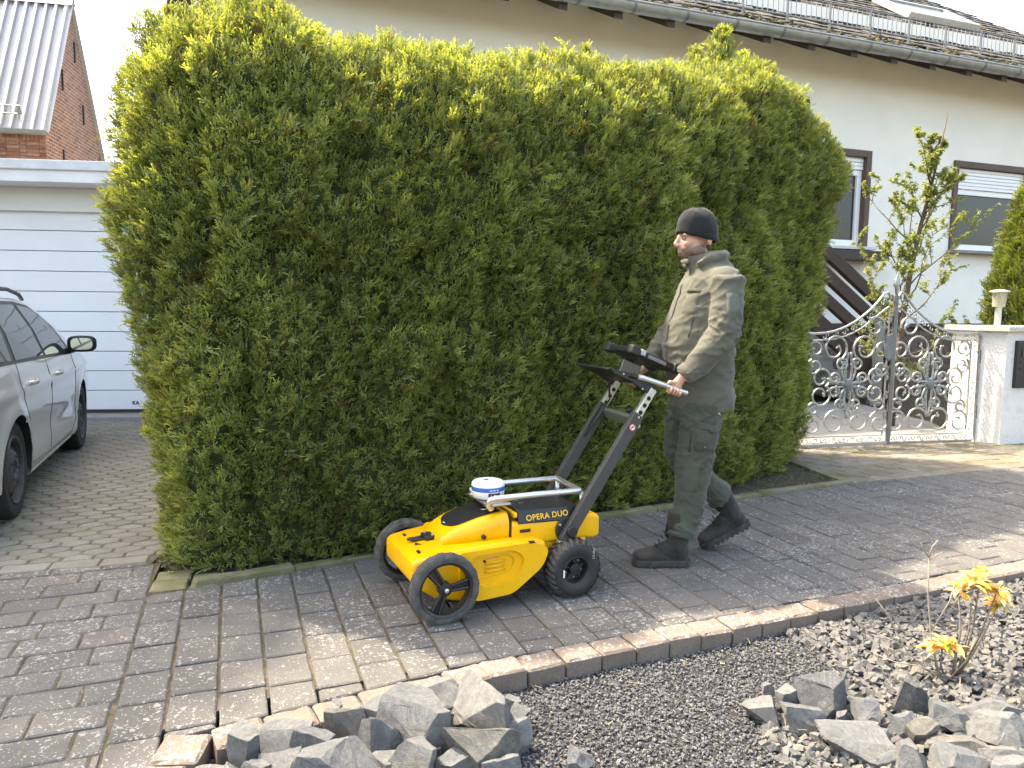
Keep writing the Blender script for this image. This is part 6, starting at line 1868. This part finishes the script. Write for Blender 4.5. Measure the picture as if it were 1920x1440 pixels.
patch_on(tme, ((.13, .16, .60), (-.09, .06, -.01), (.005, .005, -.17), EY), .006, M_TROU, 'knee_patch', trou, n=10)
patch_on(tme, ((.092, .165, .635), (-.004, .006, 0), (-.006, 0, .115), EY), .006, plain('black_zip2', (.014, .014, .014), .4), 'pocket_zip', trou, n=8)
# --- boots
def boot_mesh():
    g = G()
    g.tube([(.070, 0, .30), (.072, 0, .22), (.068, 0, .14), (.066, 0, .085)], [.060, .060, .058, .052], 18)
    ellipsoid(g, (.055, 0, .065), (.058, .044, .050)); ellipsoid(g, (.13, 0, .080), (.075, .046, .052)); ellipsoid(g, (.20, 0, .060), (.085, .050, .042)); ellipsoid(g, (.262, 0, .052), (.052, .046, .036))
    g.bbox(.03, .26, -.036, .036, .028, .06)
    me = remeshed(g, .0075, 'upper', 6, .5)
    crease(me, lambda p, n: .0025 * noise.noise(Vector(p) * 28) + .003 * math.exp(-((p[0] - .12) / .05) ** 2) * ridged(p, (30, 8, 30)))
    return me
def sole_geo():
    out = []
    for k in range(36):
        a = 2 * PI * k / 36; c, s = math.cos(a), math.sin(a)
        x = .155 + c * .162; w = np.interp(x, [0, .06, .14, .22, .28, .32], [.030, .046, .043, .054, .046, .02]); out.append((x, math.copysign(min(w, abs(s) * .075 + .0), s)))
    g = G(); g.prism(out, .0, .034)
    return g, out
BME = boot_mesh()
def boot(loc, pitch, yaw):
    root_m = BME.copy() if True else BME
    o = link('boot', root_m, M_BOOT, man); o.matrix_local = Matrix.Translation(loc) @ Matrix.Rotation(yaw, 4, 'Z') @ Matrix.Rotation(pitch, 4, 'Y') @ Matrix.Translation((-.30 if pitch else 0, 0, 0))
    sg_, out = sole_geo(); so = obj('sole', sg_, M_SOLE, o, bevel=.006)
    g = G()
    for k in range(9):
        x = .03 + k * .032; w = np.interp(x, [0, .06, .14, .22, .28, .32], [.030, .046, .043, .054, .046, .02]); g.bbox(x - .008, x + .008, -w * .96, w * .96, -.006, .002)
    obj('sole_lugs', g, M_SOLE, o, kind='stuff')
    for k in range(6):
        g = G(); t_ = k / 5; x = .185 - .072 * t_; z = .112 + .125 * t_; w = .026
        g.tube([(x, -w, z - .004), (x + .008, 0, z + .006), (x, w, z - .004)], .003, 6); obj('lace', g, M_LACE, o, smooth=True)
        for s in (-1, 1):
            g = G(); ellipsoid(g, (x - .004, s * (w + .004), z - .006), (.003, .003, .003), 8, 6); obj('eyelet', g, plain('dark_eyelet', (.16, .16, .15), .4, metal=.5) if False else M_STEELRIM, o)
    g = G(); g.tube([(.128, 0, .16), (.118, 0, .23), (.108, 0, .275)], [.026, .03, .028], 12, flat=.45, up=(0, 1, 0)); obj('tongue', g, M_LACE, o, smooth=True)
    return o
boot((.050, .112, .006), 0, R(-4))
boot((-.125, -.16, .012), R(27), R(-3))
# ------------------------------------------------------------------ boulders
def rock_mat(name, c, warm):
    t = NT(name); v = t.P(True)
    n = t.noise(9, 6, .7, v); f = t.noise(45, 5, .75, v)
    col = t.ramp(n, [(.3, tuple(x * .72 for x in c)), (.55, c), (.75, tuple(min(1, x * 1.3) for x in c))])
    st = t.ramp(t.noise(5, 5, .7, v), [(.52, 0.), (.66, .7)])
    col = t.mix(st, col, warm)
    vein = t.ramp(t.noise(3.5, 8, .8, v, 1.6), [(.49, 0.), (.5, .45), (.512, 0.)])
    col = t.mix(vein, col, (.3, .3, .29))
    col = t.mix(.35, col, t.ramp(f, [(.3, .25), (.7, .9)]), 'OVERLAY')
    t.col(col); t.set(Roughness=.85); t.bump(t.noise(38, 9, .78, v), .8, .014)
    return t.m
M_ROCKS = [rock_mat('blue_grey_rock', (.122, .126, .13), (0.119, 0.115, 0.094)), rock_mat('grey_rock', (.145, .147, .146), (0.135, 0.127, 0.102)), rock_mat('tan_grey_rock', (0.127, 0.121, 0.105), (0.152, 0.135, 0.102)), rock_mat('dark_grey_rock', (.08, .083, .087), (.115, .108, .09))]
def rock_mesh(seed, sx, sy, sz, slab=.0):
    q = random.Random(seed); bm = bmesh.new()
    # a block split by a handful of fracture planes
    bmesh.ops.create_cube(bm, size=2)
    for k in range(7):
        n = Vector((q.gauss(0, 1), q.gauss(0, 1), q.gauss(0, .9))).normalized(); d = q.uniform(.5, .9)
        r_ = bmesh.ops.bisect_plane(bm, geom=bm.verts[:] + bm.edges[:] + bm.faces[:], plane_co=n * d, plane_no=n, clear_outer=True)
        ed = [e for e in r_['geom_cut'] if isinstance(e, bmesh.types.BMEdge)]
        if ed: bmesh.ops.edgeloop_fill(bm, edges=ed)
    bmesh.ops.triangulate(bm, faces=bm.faces)
    bmesh.ops.bevel(bm, geom=bm.edges[:], offset=.02, segments=1, affect='EDGES')
    bmesh.ops.triangulate(bm, faces=bm.faces)
    for lim in (.5, .3):
        bmesh.ops.subdivide_edges(bm, edges=[e for e in bm.edges if e.calc_length() > lim], cuts=1, use_grid_fill=True)
        bmesh.ops.triangulate(bm, faces=bm.faces)
    for v_ in bm.verts:
        p = v_.co * 1.6 + Vector((seed * 3.1, 0, 0))
        st = noise.cell(p * 2.3)
        v_.co += v_.co.normalized() * (.09 * noise.noise(p) + .05 * noise.noise(p * 2.9) + .035 * noise.noise(p * 6.5))
        v_.co.x *= sx / 2; v_.co.y *= sy / 2; v_.co.z *= sz / 2
    me = bpy.data.meshes.new('rock'); bm.to_mesh(me); bm.free()
    me.polygons.foreach_set('use_smooth', [True] * len(me.polygons)); me.set_sharp_from_angle(angle=R(14))
    return me
SMALL_L = 'small angular grey rock wedged between the boulders by the brick kerb end'
SMALL_R = 'small angular grey rock lying among the slanted slabs below the yellow shrub'
LEFT = [  # x, y, width, height, material, label
    (-.915, 2.195, .10, .09, 1, 'pale squarish rock at the kerb corner, leftmost of the boulder pile'),
    (-.85, 2.285, .105, .15, 1, 'pale pointed rock leaning against the kerb near the pile end'),
    (-.855, 2.185, .070, .10, 1, 'small rock lying in front of the pale pointed rock'), (-.75, 2.345, .185, .115, 0, 'blue grey blocky boulder beside the kerb with a flat pale top'), (-.86, 2.425, .072, .085, 0, 'small rock against the kerb behind the blue grey block'),
    (-.545, 2.195, .32, .17, 0, 'largest boulder of the pile, broad pale grey hump at the front'),
    (-.56, 2.485, .12, .12, 2, 'tan upright rock standing behind the largest boulder'), (-.628, 2.56, .075, .085, 0, 'small bluish rock against the kerb behind the tan upright rock'), (-.485, 2.605, .095, .07, 1, 'small pale rock against the kerb beside the flat slab'),
    (-.32, 2.675, .235, .095, 1, 'flat pale slab lying against the kerb at the back of the pile'),
    (-.315, 2.42, .24, .17, 0, 'dark sided ridged boulder in the middle of the pile'), (-.228, 2.52, .095, .10, 2, 'small tan rock behind the ridged boulder'),
    (-.085, 2.535, .245, .19, 1, 'big tilted grey slab at the gravel end of the pile'),
    (-.09, 2.33, .23, .14, 2, 'yellowish broad boulder low in front of the tilted slab'),
    (-.17, 2.285, .12, .115, 1, 'rounded grey rock leaning on the yellowish broad boulder'), (-.305, 2.285, .13, .125, 1, 'triangular grey rock pointing up beside the largest boulder'),
    (-.055, 2.25, .07, .04, 1, 'tiny flat rock at the lower edge beside the dark chips'), (-.648, 2.415, .06, .05, 1, 'small rock between the blue grey block and the tan upright rock'), (.025, 2.69, .06, .055, 1, 'small pale rock where the kerb meets the dark chips'), (-.77, 2.26, .06, .04, 0, 'small low rock in front of the blue grey block'), (-.235, 2.34, .06, .07, 3, 'dark little rock between the triangular and the ridged rocks'), (-.653, 2.48, .045, .04, 2, 'tiny brownish rock beside the tan upright rock')]
LEFT += [(-.70, 2.20, .12, .13, 1, 'grey rock in front between the blocky boulder and the largest one'), (-.425, 2.36, .13, .17, 0, 'sharp blue grey rock squeezed behind the largest boulder'), (-.42, 2.50, .13, .13, 1, 'angular grey rock below the flat pale slab'),
    (-.20, 2.62, .12, .11, 0, 'blue grey rock between the flat slab and the tilted slab'), (.03, 2.42, .10, .10, 1, 'grey rock at the dark chips edge of the boulder pile'), (-.66, 2.33, .10, .12, 0, 'small blue grey rock touching the largest boulder from behind'), (-.80, 2.19, .09, .10, 0, 'small blue grey rock at the lower edge before the blocky boulder'), (.02, 2.56, .08, .08, 0, 'small blue grey rock at the dark chips beside the tilted slab'), (-.40, 2.28, .10, .10, 1, 'small grey rock tucked between the largest boulder and the triangular rock'), (-.02, 2.24, .11, .09, 0, 'small blue grey rock at the lower edge before the yellowish boulder')]
RIGHT = [
    (.938, 2.63, .14, .095, 1, 'pale topped rock at the dark gravel edge, first of the slanted slabs'), (1.045, 2.69, .09, .08, 1, 'small rock behind the pale topped first slab'), (1.06, 2.555, .14, .085, 0, 'wide grey rock beside the dark chips, below a blocky one'),
    (1.18, 2.66, .165, .125, 3, 'large blocky dark grey rock behind the slanted slabs'), (1.305, 2.575, .085, .095, 0, 'upright grey rock between the blocky and the pyramid rock'), (1.208, 2.585, .062, .06, 1, 'small rock in front of the large blocky dark rock'),
    (1.186, 2.415, .20, .09, 0, 'smooth long blue grey slab at the dark chips edge'), (1.29, 2.465, .09, .075, 0, 'small rock touching the end of the long blue grey slab'), (1.402, 2.51, .12, .08, 0, 'flat grey rock in front of the pyramid shaped rock'),
    (1.535, 2.665, .125, .125, 3, 'pyramid shaped dark rock below the yellow shrub'), (1.448, 2.475, .10, .085, 2, 'tan rock between the two flat grey slabs'), (1.595, 2.56, .13, .085, 0, 'slanted grey slab right beside the pyramid shaped rock'),
    (1.52, 2.405, .17, .08, 2, 'brownish slanted slab leaning over the front rocks'), (1.762, 2.61, .155, .085, 0, 'bluish flat topped rock at the frame edge below the shrub'), (1.725, 2.485, .185, .09, 1, 'long slanted rock at the frame edge, pale tan end'),
    (1.32, 2.315, .15, .10, 0, 'grey rock low in front with a sharp ridge'), (1.39, 2.295, .07, .05, 0, 'small rock between the ridged and the rounded triangular rocks'), (1.478, 2.305, .14, .09, 0, 'rounded triangular grey rock at the bottom of the pile'), (1.645, 2.335, .135, .09, 1, 'wedge shaped grey rock at the lower frame edge'),
    (1.025, 2.81, .058, .045, 1, 'small pale rock on the coarse gravel nearest the kerb'), (1.368, 2.43, .065, .04, 0, 'small flat rock under the tan rock'), (1.60, 2.24, .12, .08, 1, 'small grey rock at the lower edge before the wedge shaped rock'),
    (.235, 2.335, .085, .06, 0, 'lone pale grey rock in the middle of the dark chips')]
for gi, (rows, grp) in enumerate(((LEFT, 'boulders piled at the kerb end'), (RIGHT, 'slanted rocks below the yellow shrub'))):
    for k, (x, y, w, h, m, lab) in enumerate(rows):
        if gi == 1: w, h = w * .92, h * .95
        q = random.Random(50 * gi + k)
        x, y = x * .967, y * .967      # the bed lies a little higher than first surveyed
        dpt = w * q.uniform(.7, 1.0); hh = h * (1.22 if gi == 0 else 1.3)
        me = rock_mesh(911 if (gi == 0 and k == 5) else 300 * gi + k * 7 + 3, w * 1.12, dpt, hh)
        tilt = (q.uniform(-.35, .15), q.uniform(-.3, .3), q.uniform(-.6, .6)) if w < .3 else (-.15, .05, .25)
        o = link('rock', me, M_ROCKS[m], label=lab, cat='rock', group=grp, loc=(x, y, gz(x, y) + hh * .33), rot=tilt)

# ------------------------------------------------------------------ shrubs and young tree
def leaf_mat(name, c0, c1, trans=.35):
    t = NT(name); c = t.ramp(t.rand(), [(0, c0), (1, c1)]); t.col(c); t.set(Roughness=.45)
    tr = t.node('ShaderNodeBsdfTranslucent'); t.wire(t.mix(1.0, c, (1.5, 1.4, 1.0), 'MULTIPLY'), tr.inputs['Color'])
    mx = t.node('ShaderNodeMixShader'); mx.inputs[0].default_value = trans
    t.wire(t.b.outputs[0], mx.inputs[1]); t.wire(tr.outputs[0], mx.inputs[2]); t.wire(mx.outputs[0], t.n['Material Output'].inputs['Surface'])
    return t.m
M_TWIG = plain('grey_brown_twig', (.16, .13, .10), .9, var=.3, scale=50)
def leaf(g, p, d, L, w, roll=0.0, sag=.25):
    d = Vector(d).normalized(); s = d.cross(Vector((0, 0, 1)));
    s = s.normalized() if s.length > .1 else Vector((1, 0, 0)); n = s.cross(d)
    s = s * math.cos(roll) + n * math.sin(roll); n = s.cross(d)
    P_ = Vector(p); m1 = P_ + d * L * .35; m2 = P_ + d * L * .7 - Vector((0, 0, sag * L * .25)); e = P_ + d * L - Vector((0, 0, sag * L * .6))
    o = len(g.v); fold = n * w * .25
    g.v += [tuple(P_), tuple(m1 - s * w * .5 + fold), tuple(m1), tuple(m1 + s * w * .5 + fold), tuple(m2 - s * w * .42 + fold), tuple(m2), tuple(m2 + s * w * .42 + fold), tuple(e)]
    g.f += [(o, o + 1, o + 2), (o, o + 2, o + 3), (o + 1, o + 4, o + 5, o + 2), (o + 2, o + 5, o + 6, o + 3), (o + 4, o + 7, o + 5), (o + 5, o + 7, o + 6)]
bx, by = 1.76, 2.84
shrub = empty('flame_shrub', (bx, by, gz(bx, by)), label='small shrub with yellow and orange young leaves growing in the gravel', cat='shrub')
M_FLAME = leaf_mat('yellow_orange_young_leaf', (.72, .62, .18), (.72, .42, .22), .4)
M_GREENL = leaf_mat('yellow_green_leaf', (.35, .38, .05), (.5, .44, .06), .4)
tips = [(.075, .02, .405), (.16, .0, .375), (.035, .05, .36), (.12, .05, .43), (.19, .03, .31), (-.055, -.02, .165), (-.015, -.03, .17), (-.085, -.01, .15)]
base = [(.02, 0, 0), (.03, .01, 0), (.0, 0, 0), (.03, 0, 0), (.02, 0, 0), (-.02, 0, 0), (-.01, 0, 0), (-.03, 0, 0)]
for b_, t_ in zip(base, tips):
    g = G(); mid = [(b_[i] + t_[i]) / 2 + rnd.uniform(-.025, .025) for i in range(3)]; g.tube([b_, mid, t_], [.005, .004, .0025], 6); obj('stem', g, M_TWIG, shrub, smooth=True)
for k, t_ in enumerate(tips):
    for j in range(20 if k < 5 else 15):
        a = rnd.uniform(0, 6.28); el_ = rnd.uniform(-.2, .9)
        g = G(); leaf(g, (0, 0, 0), (math.cos(a) * math.cos(el_), math.sin(a) * math.cos(el_), math.sin(el_)), rnd.uniform(.045, .075), rnd.uniform(.018, .027), rnd.uniform(-.5, .5), .5)
        obj('leaf', g, M_GREENL if (j % 5 == 0) else M_FLAME, shrub, smooth=True, loc=(t_[0] + rnd.uniform(-.008, .008), t_[1] + rnd.uniform(-.008, .008), t_[2] - rnd.uniform(0, .03)))
tw = empty('bare_twigs', (bx - .07, by - .02, gz(bx, by)), label='leafless pale twigs standing beside the yellow leaved shrub', cat='twigs')
for (pts_, r_) in (([(.02, 0, 0), (-.02, .02, .17), (-.045, .02, .36), (-.05, .02, .50)], .004), ([(-.05, .02, .50), (-.075, .03, .535), (-.085, .02, .56)], .003), ([(-.05, .02, .50), (-.04, .02, .545), (-.02, .02, .57)], .003), ([(-.05, .02, .49), (-.025, .0, .52), (-.01, 0, .53)], .0025), ([(-.02, .02, .2), (.03, .0, .33), (.045, .0, .40)], .003),
                 ([(.02, 0, 0), (-.12, .0, .12), (-.2, .02, .27), (-.25, .02, .33)], .003), ([(.02, 0, .03), (-.10, -.05, .09), (-.2, -.06, .11), (-.28, -.05, .14)], .0028), ([(.04, 0, 0), (.10, -.02, .10), (.13, -.02, .19)], .003), ([(-.14, 0, .15), (-.22, .03, .18)], .002), ([(.03, .0, .28), (.07, 0, .36), (.08, 0, .42)], .002)):
    g = G(); g.tube(pts_, [r_ * (1 - .5 * i / len(pts_)) for i in range(len(pts_))], 5); obj('twig', g, plain('pale_twig', (.30, .25, .19), .9), tw, smooth=True)
# young tree in the front garden
yt = empty('young_tree', (4.62, 9.0, -.02), label='young fruit tree with sparse fresh leaves behind the iron gate', cat='tree')
rt = random.Random(12)
g = G(); trunk = [(0, 0, 0), (.03, 0, .7), (.06, 0, 1.3), (.13, .02, 1.9), (.21, 0, 2.45), (.33, 0, 3.05), (.45, .02, 3.72)]
g.tube(trunk, [.042, .038, .034, .029, .022, .014, .005], 10); obj('trunk', g, M_BARK, yt, smooth=True)
brs = []
def branch(p, d, L, r, lvl):
    P_ = [Vector(p)]; d = Vector(d).normalized()
    for k in range(5):
        d = (d + Vector((rt.gauss(0, .16), rt.gauss(0, .16), rt.gauss(.10, .12)))).normalized(); P_.append(P_[-1] + d * L / 5)
    g = G(); g.tube(P_, [r * (1 - .8 * i / 5) for i in range(6)], 6); obj('branch' if lvl == 0 else 'twig', g, M_BARK if lvl == 0 else M_TWIG, yt, smooth=True)
    brs.append((P_, lvl))
    if lvl < 2:
        for k in range(4 if lvl == 0 else 2):
            i = rt.randint(1, 5); a = rt.uniform(0, 6.28)
            branch(P_[i], d * .6 + Vector((math.cos(a), math.sin(a) * .7, rt.uniform(-.1, .8))), L * rt.uniform(.35, .55), r * .5, lvl + 1)
for (z, a, L, up_) in ((3.1, 20, .35, 1.4), (3.2, 160, .3, 1.4), (2.95, 200, .4, 1.2), (2.0, 100, .6, .9), (2.4, 280, .5, .9), (2.6, 0, .5, 1.0), (2.2, 200, .75, .7), (1.55, 10, .9, .8), (1.25, 185, .8, .7), (1.15, 200, .75, .45), (1.3, 20, .85, .5), (1.45, 175, .7, .9), (1.7, -10, .95, .6), (1.75, 160, .6, 1.0), (2.05, 30, .8, .9), (2.1, 190, .6, .9), (2.35, 10, .55, 1.3), (2.5, 150, .5, 1.3), (2.75, 40, .45, 1.2), (.85, -15, .95, .35), (.8, 195, .7, .35), (.55, 5, .9, .55), (2.9, 170, .35, 1.3), (1.0, 100, .6, .5), (1.9, 260, .5, .6)):
    i = np.interp(z, [p[2] for p in trunk], range(7)); k = int(i); f_ = i - k
    p = Vector(trunk[k]).lerp(Vector(trunk[min(6, k + 1)]), f_)
    branch(p, (math.cos(R(a)), math.sin(R(a)) * .6, up_), L, .011, 0)
fl = G(); nl = 0
for P_, lvl in brs:
    for k in range(26 if lvl == 2 else (18 if lvl == 1 else 9)):
        i = rt.uniform(1.2 if lvl < 2 else .5, 5); j = int(min(4, i)); p = P_[j].lerp(P_[j + 1], i - j)
        for q in range(rt.choice((1, 2, 3))):
            a = rt.uniform(0, 6.28); leaf(fl, p, (math.cos(a), math.sin(a), rt.uniform(-.5, .5)), rt.uniform(.026, .052), rt.uniform(.013, .021), rt.uniform(-1, 1), .5); nl += 1
obj('foliage', fl, leaf_mat('fresh_green_leaf', (.17, .23, .06), (.36, .38, .13), .4), yt, kind='stuff')
# dry grass and weeds on the soil at the right end of the hedge
V = G()
for k in range(420):
    x = rnd.uniform(2.0, 2.72); y = rnd.uniform(5.75, 6.75)
    e_ = 5.985 - (2.80 - x) * .52 + .1
    if y < e_: continue
    a = rnd.uniform(0, 6.28); L = rnd.uniform(.03, .10); lift = rnd.uniform(.0, .05); w = .002
    V.add([(x - math.sin(a) * w, y + math.cos(a) * w, -.008), (x + math.sin(a) * w, y - math.cos(a) * w, -.008), (x + math.cos(a) * L, y + math.sin(a) * L, -.005 + lift)], [(0, 1, 2)])
gl_ = obj('dry_grass', V, leaf_mat('dry_and_green_grass', (.32, .27, .14), (.12, .16, .04), .2), label='dry grass and weeds on the soil at the end of the hedge', cat='grass', kind='stuff')
V = G()
for k in range(160):       # moss and weed tufts along the edging and in the joints
    t_ = rnd.random(); i = min(2, int(t_ * 3)); f_ = t_ * 3 - i
    x = EDGE[i][0] + (EDGE[i + 1][0] - EDGE[i][0]) * f_; y = EDGE[i][1] + (EDGE[i + 1][1] - EDGE[i][1]) * f_
    nx2, ny2 = left_norm(EDGE[i], EDGE[i + 1]); o_ = rnd.uniform(.08, .2); x += nx2 * o_; y += ny2 * o_
    a = rnd.uniform(0, 6.28); L = rnd.uniform(.015, .05)
    V.add([(x - math.sin(a) * .002, y + math.cos(a) * .002, -.008), (x + math.sin(a) * .002, y - math.cos(a) * .002, -.008), (x + math.cos(a) * L, y + math.sin(a) * L, .0 + rnd.uniform(0, .02))], [(0, 1, 2)])
obj('fallen_needles', V, M_LITTER, label='brown fallen thuja needles along the foot of the hedge', cat='litter', kind='stuff')
